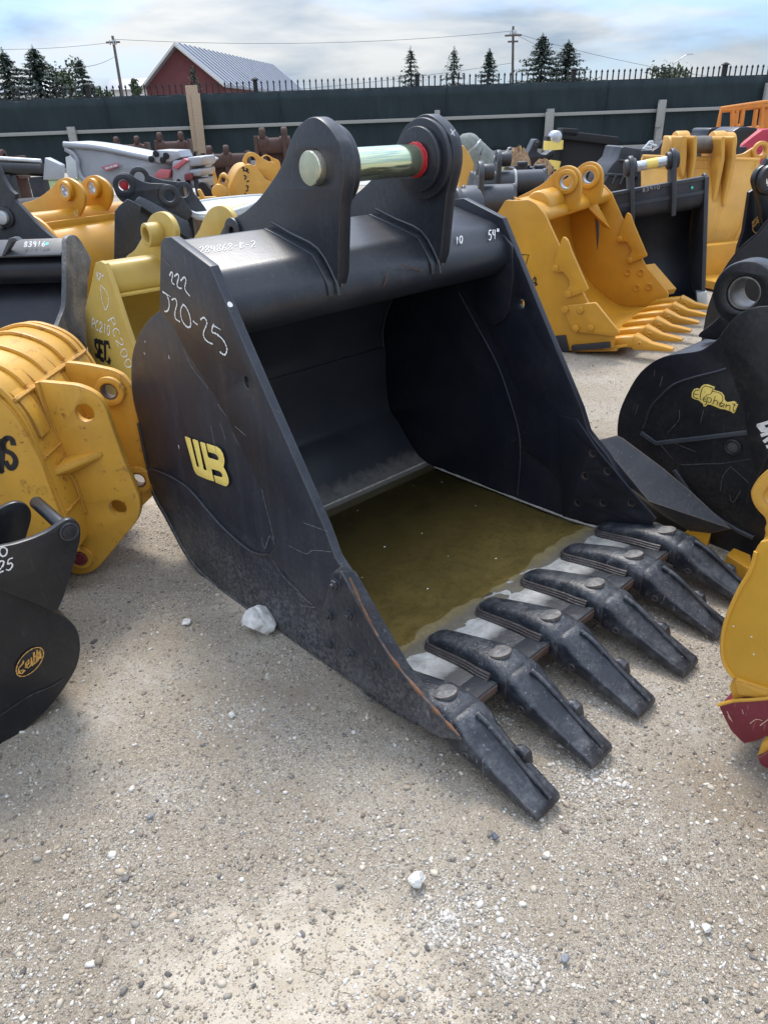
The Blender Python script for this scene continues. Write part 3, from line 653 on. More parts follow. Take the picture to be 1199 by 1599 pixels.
# ears
earL = MB.yz([(340, 380), (346, 359), (359, 344), (378, 333), (401, 313), (424, 283), (440, 256), (451, 225), (463, 200), (478, 186), (493, 183), (509, 194), (523, 212), (532, 230), (537, 271), (530, 325), (529, 390), (528, 428), (524, 446)], .42)
ear = cat(earL[:-3], 4)+[earL[-2], earL[-1]]
f0 = ear[-1]; ear += [(f0[0]+.035, f0[1]-.004), (-.15, 1.16), (.0, 1.10), (.15, 1.12), (.2, 1.2)]
print('ear', [(round(a, 3), round(c, 3)) for a, c in earL])
E1, E2, ET = .42, .905, .05
pc = MB.yz([(482, 263)], .39)[0]; print('pin', pc)
for i, x0 in enumerate((E1, E2)):
    ebody = plate('ear', b_, x0, x0+ET, ear, BLACK, [circle(pc, .0508, 48)], .005)
    st = offset_path([(.02, 1.298), (-.192, 1.243), (-.266, 1.160), (-.272, 1.09)], 0)
    for (xa, xb) in ((x0-.034, x0-.001),):
        plate('saddle_strap', b_, xa, xb, band(cat([(.055, 1.302), (-.06, 1.275), (-.185, 1.243), (-.205, 1.232), (-.258, 1.168), (-.272, 1.14), (-.274, 1.115)], 3), .009)[::-1], BLACK, (), .003)
    tube('weld_seam', [(x0-.001, y, z) for y, z in cat([(.055, 1.318), (-.06, 1.286), (-.19, 1.252), (-.268, 1.166), (-.283, 1.115)], 3)], .005, BLACK, b_, 6)
    if i == 1:
        bo = disc('boss', ebody, x0-.022, x0+.001, pc, .128, BLACK, .051, .004)
        disc('boss_rim', bo, x0-.045, x0-.021, pc, .103, BLACK, .051, .004)
    else: disc('boss', ebody, x0+ET-.001, x0+ET+.03, pc, .12, BLACK, .051, .004)
m, t, b = newmat('zinc_pin'); v = N(t, 'ShaderNodeTexCoord').outputs['Object']; n_ = noise(t, v, 3.5, 4, .6, .5)
lk(t, mixc(t, ramp(t, n_, .35, .65), (.60, .72, .48, 1), (.82, .68, .58, 1)), b.inputs['Base Color']); b.inputs['Metallic'].default_value = .9
lk(t, mth(t, 'MULTIPLY_ADD', noise(t, v, 40, 4), .12, .06), b.inputs['Roughness']); ZINC = m
m, t, b = newmat('pin_face'); v = N(t, 'ShaderNodeTexCoord').outputs['Object']
lk(t, mixc(t, ramp(t, noise(t, v, 18, 4), .3, .7), (.36, .40, .28, 1), (.50, .52, .40, 1)), b.inputs['Base Color']); b.inputs['Metallic'].default_value = .5; b.inputs['Roughness'].default_value = .45; PINF = m
pin = disc('pin', b_, E1-.028, E2+ET+.04, pc, .05, ZINC, 0, .003, 'x', 64)
disc('pin_face', pin, E1-.0305, E1-.0278, pc, .0475, PINF, 0, .001, 'x', 48)
disc('tape_ring', pin, E2-.062, E2-.040, pc, .054, REDTAPE, .0495, .002)
tube('tape_ring', [(E2-.049+.0022*sin(k*1.3), pc[0]+(.0535+.0012*sin(k*2.3))*cos(k*2*pi/36), pc[1]+(.0535+.0012*cos(k*3.1))*sin(k*2*pi/36)) for k in range(36)], .0032, REDTAPE, pin, 6, True)
# small round boss low on the near ear tail
c2 = MB.yz([(366, 362)], .42)[0]; disc('link_boss', b_, E1-.012, E1+.002, c2, .05, BLACK, .018, .004)
# left side cutter
CUT = paint('cutter_steel', (.018, .021, .028), .5, splash=.5, dust=.45, dustc=(.22, .235, .25, 1), edge=.45, scratch=.4, rust=.1, bump=.35, edgec=(.17, .13, .11, 1), dscale=6)
rg = [(-.035,)+p for p in MB.yz([(532, 891), (568, 958), (610, 1028), (645, 1070), (722, 1156)], -.035)]
fe_ = [(.03,)+p for p in MB.yz([(555, 890), (596, 962), (638, 1035), (662, 1067), (722, 1149)], .03)]
lo = [(-.035,)+p for p in MB.yz([(519, 893), (503, 955), (511, 1003), (543, 1060), (687, 1153)], -.035)]
bk = [(-.0, p[1], p[2]) for p in lo]; inn = [(.0305, p[1]+.03, max(p[2]-.05, .02)) for p in fe_]
vs = rg+fe_+lo+bk+inn; fs = []
for i in range(4):
    fs += [(i, i+1, 6+i, 5+i), (10+i, 11+i, i+1, i), (15+i, 16+i, 11+i, 10+i), (5+i, 6+i, 21+i, 20+i)]
fs += [(0, 5, 20, 15, 10), (4, 9, 24, 19, 14)]
for i in range(4): fs.append((20+i, 21+i, 16+i, 15+i))
sc_ = mesh('side_cutter', vs, fs, CUT, b_, 30)
bv = sc_.modifiers.new('b', 'BEVEL'); bv.width = .005; bv.segments = 2; bv.angle_limit = radians(25)
# rusted worn ridge along its cutting edge
rp = MB.yz([(545, 903), (568, 955), (592, 1000), (612, 1030), (640, 1066), (680, 1112), (716, 1150)], -.034)
tube('worn_edge', [(-.031, y, z) for y, z in cat(rp, 4)], [.002+.006*random.random()**1.3 for _ in range(25)], RUSTO, sc_, 6)
for (p, st) in (((521, 914), 1), ((514, 961), 1), ((544, 961), 1), ((513, 1006), 0), ((547, 1019), 1), ((581, 1038), 0)):
    c0 = MB.yz([p], -.045)[0]; hexbolt('bolt', sc_, -.034, c0, .016, -1, BLACK, bool(st))
# right side cutter, flared outwards
cpt = lambda p, x: tuple(MB.hit(p, (x, 0, 0), (1, 0, 0)))
A0 = np.array(cpt((934, 687), 1.372)); B0 = np.array(cpt((963, 680), 1.44)); E0 = np.array(cpt((1141, 826), 1.54)); nrm_ = np.cross(B0-A0, E0-A0)
pl = lambda p: tuple(MB.hit(p, A0, nrm_))
rc = [tuple(A0), tuple(B0), pl((972, 684)), pl((1035, 731)), pl((1080, 769)), tuple(E0), pl((1013, 783))]
rc += [cpt((1036, 806), 1.50), cpt((1076, 829), 1.53), cpt((1108, 833), 1.54), (1.372, -.72, .34), (1.46, -.80, .34)]
CUTD = paint('cutter_dark', (.020, .023, .030), .5, splash=.2, dust=.25, dustc=(.20, .21, .22, 1), edge=.6, scratch=.3, bump=.25, edgec=(.17, .12, .09, 1), dscale=6)
print('RC', [tuple(round(float(v), 3) for v in p) for p in rc])
rcf = hull('side_cutter', rc, CUTD, b_, .0, 8)
lin = MB.yz([(874, 646), (906, 652), (940, 702), (985, 756), (1030, 808), (1010, 822), (880, 806)], BW-TH)
hp = [MB.yz([p], BW-TH-.006)[0] for p in ((925, 708), (913, 743), (948, 736), (902, 785), (941, 785), (985, 785))]
lin2 = [(p[0]+.012 if k in (1, 2, 3, 4) else p[0], p[1]-.006) for k, p in enumerate(lin)]
lnr = plate('cutter_liner', b_, BW-TH-.010, BW-TH-.0005, lin2, BLACKIN, [circle(c0, .017, 24) for c0 in hp], .002)
for c0 in hp:
    disc('bolt_head', lnr, BW-TH-.006, BW-TH-.001, c0, .0165, RUSTEDGE, .0125, .001, 'x', 20)
# adapters and teeth -------------------------------------------------
SPC = .2592
def sec(x, s, z, w, h, top=.55, n=20, pw=2.6, ridge=0., rw=.3):
    """rounded cross-section at distance s in front, flat under, optional crest"""
    out = []
    for k in range(n):
        a = 2*pi*k/n; ca, sa = cos(a), sin(a)
        px = w/2*math.copysign(abs(ca)**(2/pw), ca); pz = h/2*math.copysign(abs(sa)**(2/pw), sa)
        u = px/(w/2+1e-9); zz = z+h/2+pz
        if sa > 0: zz += ridge*math.exp(-(u/rw)**2)*sa
        out.append((x+px, -s, zz))
    return out
def adapter(k):
    x = BW/2+(k-2.5)*SPC
    if k == 0: x += .012
    if k == 5: x -= .012
    # s, z underside, width, height
    pr = [(.815, .060, .030, .022), (.825, .058, .060, .040), (.845, .058, .088, .052), (.90, .064, .096, .064), (.96, .068, .102, .078), (1.02, .072, .112, .090), (1.07, .071, .130, .102), (1.12, .066, .140, .110), (1.165, .060, .142, .110), (1.178, .060, .138, .104)]
    secs = [sec(x, s, z, w, h, pw=3.0) for s, z, w, h in pr]
    ad = loft('adapter', secs, CAST, b_)
    # stepped weld skirt round the nose
    lip_z = lambda s: .050+(s-.765)*(.075/.377)
    for j, (g_, hh) in enumerate(((.010, .004), (.006, .012), (.002, .020))):
        lft = [(x-w/2-g_, -s, lip_z(s)+hh) for s, z, w, h in pr[1:9] if s < 1.16]; rgt = [(x+w/2+g_, -s, lip_z(s)+hh) for s, z, w, h in pr[1:9] if s < 1.16]
        path = cat(lft[::-1]+[(x, -(pr[0][0]-g_), lip_z(.815)+hh)]+rgt, 4); tube('weld_step', path, .0055, CAST, ad, 7)
    zc = .172; cp = circle((0, 0), .036, 28)
    vs = [(x+a, -1.096+c, .171+.012*(-c)/.04-.010) for a, c in cp]+[(x+a, -1.096+c, .171+.012*(-c)/.04+.006) for a, c in cp]+[(x+a*.84, -1.096+c*.84, .180+.010*(-c)/.04) for a, c in cp]
    n = 28; fs = [(i, (i+1) % n, n+(i+1) % n, n+i) for i in range(n)]+[(n+i, n+(i+1) % n, 2*n+(i+1) % n, 2*n+i) for i in range(n)]+[tuple(range(2*n, 3*n))]
    mesh('wear_cap', vs, fs, CAPM, ad, 30)
    return x
CAPM = paint('worn_cap', (.10, .10, .10), .5, dust=.9, dustc=(.38, .34, .30, 1), edge=.5, scratch=.5, bump=.8, edgec=(.3, .2, .14, 1), dscale=30)
def tooth(x, rot=0.):
    ax = -.012
    pr = []  # s, x shift, z under, width, height, ridge
    for s, z, w, h, rd in ((1.170, .056, .126, .110, .000), (1.176, .050, .142, .120, .000), (1.190, .048, .148, .122, .004), (1.21, .048, .146, .114, .010), (1.25, .044, .138, .088, .024), (1.30, .038, .130, .064, .030), (1.35, .030, .124, .048, .028),
                            (1.40, .022, .119, .037, .020), (1.44, .014, .116, .030, .011), (1.478, .006, .112, .026, .004), (1.486, .004, .109, .018, .0)):
        pr.append((1.17+(s-1.17)*.95, z+.003*(s-1.17)/.3, w*.94, h*.97, rd))
    secs = [sec(x, s, z, w, h, pw=4.0 if s < 1.3 else 7.0, ridge=rd, rw=.26, n=36) for s, z, w, h, rd in pr]
    jr = random.Random(int(x*1000)); secs = [[(p[0]+(-p[1]-1.17)*jt+.0, p[1]-dj*(-p[1]-1.17), p[2]+.0015*sin(p[0]*170+jt*900)*((-p[1]-1.17)*3)) for p in s_] for jt, dj in [(jr.uniform(-.02, .02), jr.uniform(-.02, .02))] for s_ in secs]
    to = loft('tooth', secs, CAST, b_, 38)
    # lug on the right flank and worn rib
    lug = []
    for i, (ds, hh) in enumerate(((-.032, .012), (-.018, .034), (0, .040), (.018, .034), (.030, .012))):
        lug.append(sec(x+.050, 1.338+ds, .052, .040 if 0 < i < 4 else .022, hh*1.25, n=16, pw=2.2))
    loft('lug', lug, CAST, to)
    tube('rib', cat([(x+.004, -1.215, .168), (x+.002, -1.26, .157), (x+.0, -1.32, .128), (x+.003, -1.38, .090), (x+.006, -1.43, .062), (x+.008, -1.463, .040)], 4), [.010]*8+[.008]*8+[.006]*5, CAST, to, 8)
    # rounded cup at the socket edge and pin hole on the left flank
    disc('retainer', to, x-.070, x-.060, (-1.235, .078), .013, CAST, .006, .002)
    return to
for k in range(6):
    xk = adapter(k); tooth(xk)
for k in range(5):
    x = BW/2+(k-2.0)*SPC; w = .058
    o_ = plate('lip_shroud', b_, x-w, x+w, rnd([(-1.055, .095), (-1.070, .1145), (-1.150, .1315), (-1.152, .094), (-1.02, .062)], [.003]*5, 1), BLACK, (), .002)
    box('rust_edge', (x-w+.004, -1.1535, .098), (x+w-.004, -1.1515, .126), RUSTEDGE, o_, .0005)
# silt on the floor and lip, then the water
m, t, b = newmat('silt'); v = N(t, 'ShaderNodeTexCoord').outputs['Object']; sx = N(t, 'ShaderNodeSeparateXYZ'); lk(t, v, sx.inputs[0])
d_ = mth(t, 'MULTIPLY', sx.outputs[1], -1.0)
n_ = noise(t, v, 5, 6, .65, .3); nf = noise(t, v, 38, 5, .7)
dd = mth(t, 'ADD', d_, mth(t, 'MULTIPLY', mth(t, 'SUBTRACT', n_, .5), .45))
c = mixc(t, ramp(t, dd, -.15, .66), (.034, .031, .011, 1), (.25, .195, .085, 1))  # darker towards the back: shade of the dim interior put into the colour
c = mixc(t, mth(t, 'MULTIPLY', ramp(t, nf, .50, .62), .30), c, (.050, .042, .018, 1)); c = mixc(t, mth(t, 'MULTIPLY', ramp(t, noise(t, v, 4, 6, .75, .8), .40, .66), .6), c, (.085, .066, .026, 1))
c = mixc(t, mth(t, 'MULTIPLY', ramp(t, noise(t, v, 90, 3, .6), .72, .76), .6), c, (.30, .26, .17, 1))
c = mixc(t, ramp(t, mth(t, 'ADD', d_, mth(t, 'MULTIPLY', mth(t, 'SUBTRACT', nf, .5), .10)), .765, .80), c, mixc(t, nf, (.060, .052, .036, 1), (.21, .18, .135, 1)))
lk(t, c, b.inputs['Base Color']); b.inputs['Roughness'].default_value = .8
bp = N(t, 'ShaderNodeBump', inp={'Strength': .5, 'Distance': .006}); lk(t, nf, bp.inputs['Height']); lk(t, bp.outputs[0], b.inputs['Normal'])
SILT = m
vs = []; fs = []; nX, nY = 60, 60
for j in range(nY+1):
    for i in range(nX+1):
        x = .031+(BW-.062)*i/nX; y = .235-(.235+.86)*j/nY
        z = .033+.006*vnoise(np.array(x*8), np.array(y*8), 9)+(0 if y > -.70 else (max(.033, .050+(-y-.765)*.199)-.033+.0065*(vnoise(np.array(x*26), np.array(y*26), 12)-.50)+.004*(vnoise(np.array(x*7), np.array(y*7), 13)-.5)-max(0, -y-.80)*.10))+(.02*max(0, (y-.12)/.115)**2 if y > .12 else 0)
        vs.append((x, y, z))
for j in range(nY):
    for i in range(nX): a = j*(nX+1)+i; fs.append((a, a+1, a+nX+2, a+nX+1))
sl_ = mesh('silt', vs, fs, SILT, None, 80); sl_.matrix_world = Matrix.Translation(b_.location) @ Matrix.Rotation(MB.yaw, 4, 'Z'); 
tag(sl_, 'dark olive silt lying under the water in the big black bucket', 'silt', kind='stuff')
# dry scale left on the lip above the water
m, t, b = newmat('dried_scale'); v = N(t, 'ShaderNodeTexCoord').outputs['Object']; sx = N(t, 'ShaderNodeSeparateXYZ'); lk(t, v, sx.inputs[0]); d_ = mth(t, 'MULTIPLY', sx.outputs[1], -1.0)
nf = ramp(t, noise(t, v, 26, 7, .78), .32, .68); n_ = noise(t, v, 9, 5, .6)
edge_ = mth(t, 'ADD', d_, mth(t, 'MULTIPLY', mth(t, 'SUBTRACT', nf, .5), .035)); edge_ = mth(t, 'ADD', edge_, mth(t, 'MULTIPLY', mth(t, 'SUBTRACT', n_, .5), .12))
c = mixc(t, ramp(t, edge_, .93, 1.12), mixc(t, nf, (.26, .25, .23, 1), (.58, .57, .54, 1)), (.020, .023, .029, 1))
c = mixc(t, ramp(t, edge_, .768, .782, (1, 1, 1, 1), (0, 0, 0, 1)), c, (.07, .062, .045, 1))
c = mixc(t, mth(t, 'MULTIPLY', ramp(t, noise(t, v, 55, 4, .7), .58, .70), .22), c, (.38, .38, .38, 1))
lk(t, c, b.inputs['Base Color']); b.inputs['Roughness'].default_value = .42
bp = N(t, 'ShaderNodeBump', inp={'Strength': .4, 'Distance': .003}); lk(t, nf, bp.inputs['Height']); lk(t, bp.outputs[0], b.inputs['Normal'])
SCALE = m; vs_lip.data.materials.clear(); vs_lip.data.materials.append(SCALE)
for o_ in [o for o in b_.children if o.name.startswith('lip_shroud')]: o_.data.materials.clear(); o_.data.materials.append(SCALE)
# pale dust line along the wall feet
DUST = plain('dried_mud', (.34, .32, .28), .9, 0, .35, 60, .6)
def dustbead(name, pts, r): 
    P = cat(pts, 6); tube(name, P, [r*(.5+random.random()) for _ in P], DUST, b_, 6)
dustbead('mud_line', [(BW-TH-.006, .15, .050), (BW-TH-.006, -.1, .049), (BW-TH-.006, -.4, .049), (BW-TH-.006, -.7, .055), (BW-TH-.008, -.85, .075)], .006)
dustbead('mud_line', [(.04, .215, .055), (.5, .216, .056), (.9, .214, .057), (1.33, .21, .060)], .0045)
# water sheet
m, t, b = newmat('murky_water'); t.nodes.remove(b); out = t.nodes['Material Output']; v = N(t, 'ShaderNodeTexCoord').outputs['Object']
gl = N(t, 'ShaderNodeBsdfGlossy', inp={'Roughness': .03}); gl.inputs['Color'].default_value = (.9, .9, .9, 1)
tr = N(t, 'ShaderNodeBsdfTransparent'); tr.inputs['Color'].default_value = (.88, .83, .66, 1)
fr = N(t, 'ShaderNodeFresnel', inp={'IOR': 1.33}); ms = N(t, 'ShaderNodeMixShader')
bp = N(t, 'ShaderNodeBump', inp={'Strength': .12, 'Distance': .01}); lk(t, noise(t, v, 6, 3, .5), bp.inputs['Height']); lk(t, bp.outputs[0], gl.inputs['Normal']); lk(t, bp.outputs[0], fr.inputs['Normal'])
lk(t, fr.outputs[0], ms.inputs[0]); lk(t, tr.outputs[0], ms.inputs[1]); lk(t, gl.outputs[0], ms.inputs[2]); lk(t, ms.outputs[0], out.inputs['Surface'])
wv = [(.031, .235, .0485), (BW-.031, .235, .0485), (BW-.031, -.83, .0485), (.031, -.83, .0485)]
wme = bpy.data.meshes.new('water'); wme.from_pydata(wv, [], [(0, 3, 2, 1)]); wt = link('water', wme, m); wt.matrix_world = sl_.matrix_world; tag(wt, kind='structure')
# floating leaf litter: small pale flecks
vs = []; fs = []
for _ in range(24):
    x = .1+random.random()*1.15; y = -.68+random.random()*.8; r = .0015+.003*random.random()
    if random.random() < .45: x, y = .30+random.gauss(0, .03), -.02+random.gauss(0, .02)-.12
    o_ = len(vs); vs += [(x+r*cos(a)*(1+.4*random.random()), y+r*sin(a), .0497) for a in (0, 1.2, 2.5, 3.8, 5)]; fs.append(tuple(range(o_, o_+5)))
fl = mesh('floating_scum', vs, fs, CHALK, None, flat=True); fl.matrix_world = sl_.matrix_world; tag(fl, 'tiny pale flecks floating on the brown water in the bucket', 'scum', kind='stuff')
# markings -----------------------------------------------------------
CH = TR(6.662, 240, 360)
txt = [CH([(172, 468), (190, 432), (205, 455), (195, 530), (222, 562)]), CH([(222, 475), (255, 452), (268, 480), (250, 560), (268, 595), (298, 600)]), CH([(288, 520), (325, 485), (343, 520), (330, 590), (345, 635), (383, 680)]),
       CH([(100, 636), (183, 688)]), CH([(143, 665), (165, 730), (168, 790), (150, 835), (118, 840)]),
       CH([(192, 722), (230, 708), (248, 760), (228, 850), (235, 915), (280, 948)]), CH([(312, 768), (288, 830), (300, 930), (355, 1002), (392, 985), (380, 880), (345, 800), (312, 768)]), CH([(418, 942), (440, 962), (462, 978)]), CH([(492, 925), (530, 905), (560, 960), (525, 1060), (535, 1120), (575, 1160), (618, 1178)]),
       CH([(704, 1030), (625, 985)]), CH([(628, 972), (612, 1050), (660, 1075), (730, 1140), (768, 1230), (745, 1292), (695, 1262)])]
strokes('chalk_writing', MB, txt, (0, 0, 0), (-1, 0, 0), .0065, CHALK, b_)
p0 = np.array([0, .08, 1.305]); d0 = np.array([0, -.195-.08, 1.235-1.305]); nn = np.cross((1, 0, 0), d0); nn = nn if nn[2] > 0 else -nn
w1 = written('284868-B-2', (311, 396), (400, 386), (0, -10)); strokes('chalk_writing', MB, w1, p0, nn, .003, CHALK, b_, off=.0015)
w2 = written('54"', (760, 377), (779, 373), (0, -15)); w3 = written('10', (709, 384), (721, 380), (0, -11))
strokes('chalk_writing', MB, w2+w3, (0, -.2, 1.2285), (0, -.773, .634), .005, CHALK, b_, off=.007)
cr = [[(700, 203), (706, 213)], [(707, 204), (701, 211)]]
strokes('chalk_writing', MB, cr, (0, pc[0]-.13, pc[1]+.05), (0, -1, 0.25), .004, CHALK, b_, off=.01)
WZ = TR(13.32, 280, 670)
wb = WZ([(125, 165), (135, 150), (235, 190), (240, 215), (370, 765), (405, 800), (418, 775), (283, 215), (300, 208), (385, 238), (398, 260), (515, 830), (550, 860), (575, 845), (570, 820), (438, 275), (455, 262), (545, 295), (600, 560), (625, 595), (700, 615), (800, 650), (822, 640), (820, 590), (790, 540), (740, 510), (650, 485), (618, 478), (605, 450), (572, 305), (590, 300), (690, 335), (790, 365), (860, 420), (915, 510), (942, 620), (945, 700), (925, 795), (960, 850), (1000, 940), (1030, 1030), (1035, 1110), (1015, 1165), (975, 1190), (940, 1180), (765, 1110), (725, 960), (780, 975), (880, 1000), (905, 985), (900, 940), (860, 885), (800, 860), (720, 838), (675, 825), (700, 960), (735, 1090), (600, 1050), (400, 965), (350, 920), (310, 840)])
plate('emblem', b_, -.0012, -.0003, MB.yz(wb, 0), YLOGO, (), .0002)
# water rounding, marker spot, tube end paint
disc('paint_spot', b_, -.0012, -.0002, (0, 0), .001, CHALK) if False else None
hp_ = MB.hit((359, 476), (.015, 0, 0), (1, 0, 0)); 
fdir = np.array([bar_front[4][0]-bar_front[2][0], bar_front[4][1]-bar_front[2][1]]); fdir /= np.linalg.norm(fdir); fn = np.array([0, -fdir[1], fdir[0]]); fn = fn if fn[1] < 0 else -fn
c0 = MB.hit((359, 476), (0, bar_front[3][0], bar_front[3][1]), fn)
vs = [tuple(c0+np.array([cos(a)*.0085, 0, 0])+np.array([0, fdir[0], fdir[1]])*sin(a)*.0085*(1+.1*sin(3*a))+fn*.002) for a in np.linspace(0, 2*pi, 17)[:-1]]
mesh('paint_spot', vs, [tuple(range(16))], CHALK, b_, flat=True)

SCR = plain('scuff_glint_grey', (.17, .175, .18), .6, 0, .2, 90, 0)  # for real scuffs and for the painted highlight running along the weld
R6 = TR(2.386, 200, 330)
scr = [[(655, 1160), (690, 1172), (745, 1192)], [(600, 1245), (665, 1275), (690, 1262), (760, 1268)], [(498, 1215), (510, 1255), (530, 1208), (548, 1245)], [(335, 718), (370, 765)], [(393, 828), (415, 872)], [(500, 1035), (515, 1100), (530, 1160), (545, 1225)],
       [(540, 1300), (580, 1360), (640, 1420), (700, 1478)], [(630, 1420), (660, 1445), (695, 1475), (640, 1465)], [(210, 515), (240, 580), (300, 660)], [(130, 175), (160, 205)], [(400, 800), (440, 835)], [(310, 800), (330, 900)], [(345, 790), (365, 850)]]
for p_ in scr: strokes('scuff_glint_mark', MB, [R6(p_)], (0, 0, 0), (-1, 0, 0), .0028, SCR, b_, .0014)
strokes('dust_mark', MB, [R6(p) for p in ([(65, 483), (66, 487)], [(153, 535), (156, 548)], [(190, 872), (193, 886)], [(62, 525), (64, 532)], [(255, 1085), (258, 1090)], [(560, 1412), (563, 1418)])], (0.01, 0, 0), (-1, 0, 0), .006, CHALK, b_, .0016, False)

for x0 in (E1, E2):
    for (xx, pts) in ((x0+ET*.95, ear[-4:-1]), (x0+ET*.5, [(ear[-1][0]-.004 if False else earL[-1][0]-.003, earL[-1][1]-.001), (earL[-1][0]+.012, earL[-1][1]-.004)])):
        tube('worn_edge', [(xx+.002*k, p[0]-.0005, p[1]) for k, p in enumerate(cat(pts, 4) if len(pts) > 2 else pts)], [.001+.004*random.random() for _ in (cat(pts, 4) if len(pts) > 2 else pts)], RUSTEDGE, b_, 6)
R7 = TR(2.607, 340, 160)
tn = (0, -1, -.15)
for q_ in ([(745, 660), (780, 672), (830, 682)], [(690, 670), (684, 715), (672, 745)], [(505, 640), (512, 690)]):
    strokes('rust_scrape', MB, [R7(q_)], (0, -.266, 1.12), tn, .007, RUSTEDGE, b_, .004)

# ================================================================== neighbours: left side
R3 = TR(2.9975, 0, 220); R4 = TR(3.997, 0, 500); R5 = TR(3.808, 0, 760); Z5 = TR(6.95, 0, 330); Z6 = TR(5.156, 0, 490); Z7 = TR(4.6115, 160, 200); Z1 = TR(5.995, 0, 230)
SE = TR(8.415, 130, 400); CT = TR(2.731, 760, 220); ZR = TR(5.327, 1040, 150); ZB = TR(6.15, 930, 220); EL = TR(3.197, 940, 400); D4 = TR(3.997, 700, 200); EP = TR(9.295, 1070, 590); GE = TR(15, 10, 990)

# --- yellow worn bucket lying mouth down, left edge
V = Thing('excavator_bucket', 'weathered yellow bucket lying mouth down at the left edge, two drilled ears', 'bucket', (-1.271, 2.514, 0), 1.53)
vprof = [(-.082, .19), (-.09, .25), (-.09, .32), (-.074, .466), (-.060, .60), (-.04, .73), (-.012, .80), (.03, .862), (.10, .905), (.20, .925), (.335, .885), (.45, .81), (.56, .70), (.64, .55), (.69, .36), (.71, .15), (.71, .02)]
vc = cat(vprof, 4)
plate('shell', V.o, -.135, .49, band(vc, -.02), YELWORN, (), .001)
vplate = V.yz(Z6([(0, 690), (60, 745), (140, 840), (210, 950), (260, 1050), (340, 1200), (380, 1320), (440, 1480), (480, 1590)]), -.15)
vs_ = cat(vplate, 3)+[(-.10, .20), (.10, .02), (.72, .02), (.72, .15), (.70, .37), (.64, .56), (.55, .70), (.44, .79), (.33, .845), (.2, .88), (.10, .868), (.04, .84)]
plate('side_plate', V.o, -.150, -.125, vs_, YELWORN, (), .003)
plate('side_plate', V.o, .49, .515, offset_path(vc, .004)+[], YELWORN, (), .003)
for x in (-.02, .14, .31, .44):
    plate('rib', V.o, x-.012, x+.012, band(offset_path([p for p in vc if p[0] > -.005 and p[1] > .3], -.001), .015), YELWORN, (), .004)
for yz_, r_ in (((-.012, .800), .010), ((-.062, .585), .008), ((-.085, .36), .008)):
    tube('weld_seam', [(x, yz_[0]-.004, yz_[1]+.003) for x in np.linspace(-.13, .49, 30)], [r_*(.8+.4*random.random()) for _ in range(30)], YELWORN, V.o, 6)
# rounded pads between plate and ear
plate('pad', V.o, -.115, -.03, band(offset_path(cat([(-.056, .655), (-.045, .72), (-.015, .79), (.03, .845)], 4), .001), .007), YELWORN, (), .008)
plate('pad', V.o, .045, .225, band(offset_path(cat([(-.045, .72), (-.015, .79), (.03, .85), (.07, .88)], 4), .001), .009), YELWORN, (), .008)
eo = V.yz(R4([(225, 382), (300, 388), (480, 405), (560, 435), (620, 475), (660, 540), (700, 660), (770, 860), (830, 1000), (875, 1110), (880, 1180), (860, 1250), (620, 1540), (560, 1580), (490, 1592), (430, 1570), (330, 1440), (330, 1200)]), 0)
h1 = V.yz(R4([(530, 580)]), 0)[0]; h2 = V.yz(R4([(737, 1172)]), 0)[0]
rh = abs(V.yz(R4([(588, 585)]), 0)[0][0]-h1[0])
eo2 = rnd(eo, .02, 3)+[(-.06, .62), (-.02, .80)]
ear_ = plate('ear', V.o, 0, .03, eo2, YELWORN, [circle(h1, rh, 30), circle(h2, rh*.98, 30)], .004)
bolt = V.yz(R4([(500, 1485)]), -.02)[0]
bs = disc('boss', ear_, -.025, .001, bolt, .052, YELWORN, .030, .006); disc('red_plug', bs, -.030, -.004, bolt, .030, REDP, 0, .002)
e2 = V.yz(R4([(400, 262), (470, 268), (560, 280), (700, 310), (770, 345), (820, 410), (850, 520), (880, 660), (905, 800), (940, 900), (965, 1060), (960, 1090), (880, 1170), (800, 1290), (700, 1330)]), .26)
g1 = V.yz(R4([(690, 440)]), .25)[0]; g2 = V.yz(R4([(868, 992)]), .25)[0]
e2 = rnd(e2, .015, 3)+[(-.08, .25), (-.06, .60), (-.02, .78)]
ear2 = plate('ear', V.o, .26, .29, e2, YELWORN, [circle(g1, .034, 30), circle(g2, .034, 30)], .004)
for g in (g1, g2):
    bo = disc('boss', ear2, .232, .261, g, .060, YELWORN, .034, .005); disc('bushing', bo, .238, .28, g, .0335, RUSTEDGE, .028, .002)
gs = [V.hit(p, (0, 0, 0), (1, 0, 0)) for p in R4([(410, 850), (640, 818), (650, 850)])]+[V.hit(p, (-.10, 0, 0), (1, 0, 0)) for p in R4([(328, 935), (345, 970)])]+[V.hit(p, (-.035, 0, 0), (1, 0, 0)) for p in R4([(430, 965), (500, 930)])]
hull('shelf_gusset', [tuple(g+np.array([.0005, 0, 0])) for g in gs], YELWORN, V.o, .003)
tube('weld_seam', [(-.004, y, z) for y, z in V.yz(R4([(235, 385), (262, 480), (330, 660), (400, 840), (430, 930), (480, 1020), (540, 1200)]), 0)], .009, YELWORN, V.o, 6)
VSL = Z6([(-40, 1000), (-20, 1080), (0, 1130), (10, 1250), (15, 1265), (22, 1150), (18, 1040)])
strokes('lettering', V, [Z6([(-40, 1030), (-20, 1150), (0, 1262), (18, 1255)]), Z6([(18, 1040), (22, 1100), (12, 1255)])], (-.150, 0, 0), (-1, 0, 0), .022, BLKMARK, V.o, .002)
strokes('lettering', V, [Z6([(112, 1050), (100, 1010), (60, 1000), (30, 1040), (45, 1095), (105, 1130), (132, 1185), (110, 1235), (80, 1238), (52, 1190)])], (-.150, 0, 0), (-1, 0, 0), .020, BLKMARK, V.o, .002)
strokes('lettering', V, [Z6([(-30, 1035), (60, 1005)])], (-.150, 0, 0), (-1, 0, 0), .014, BLKMARK, V.o, .002, False)

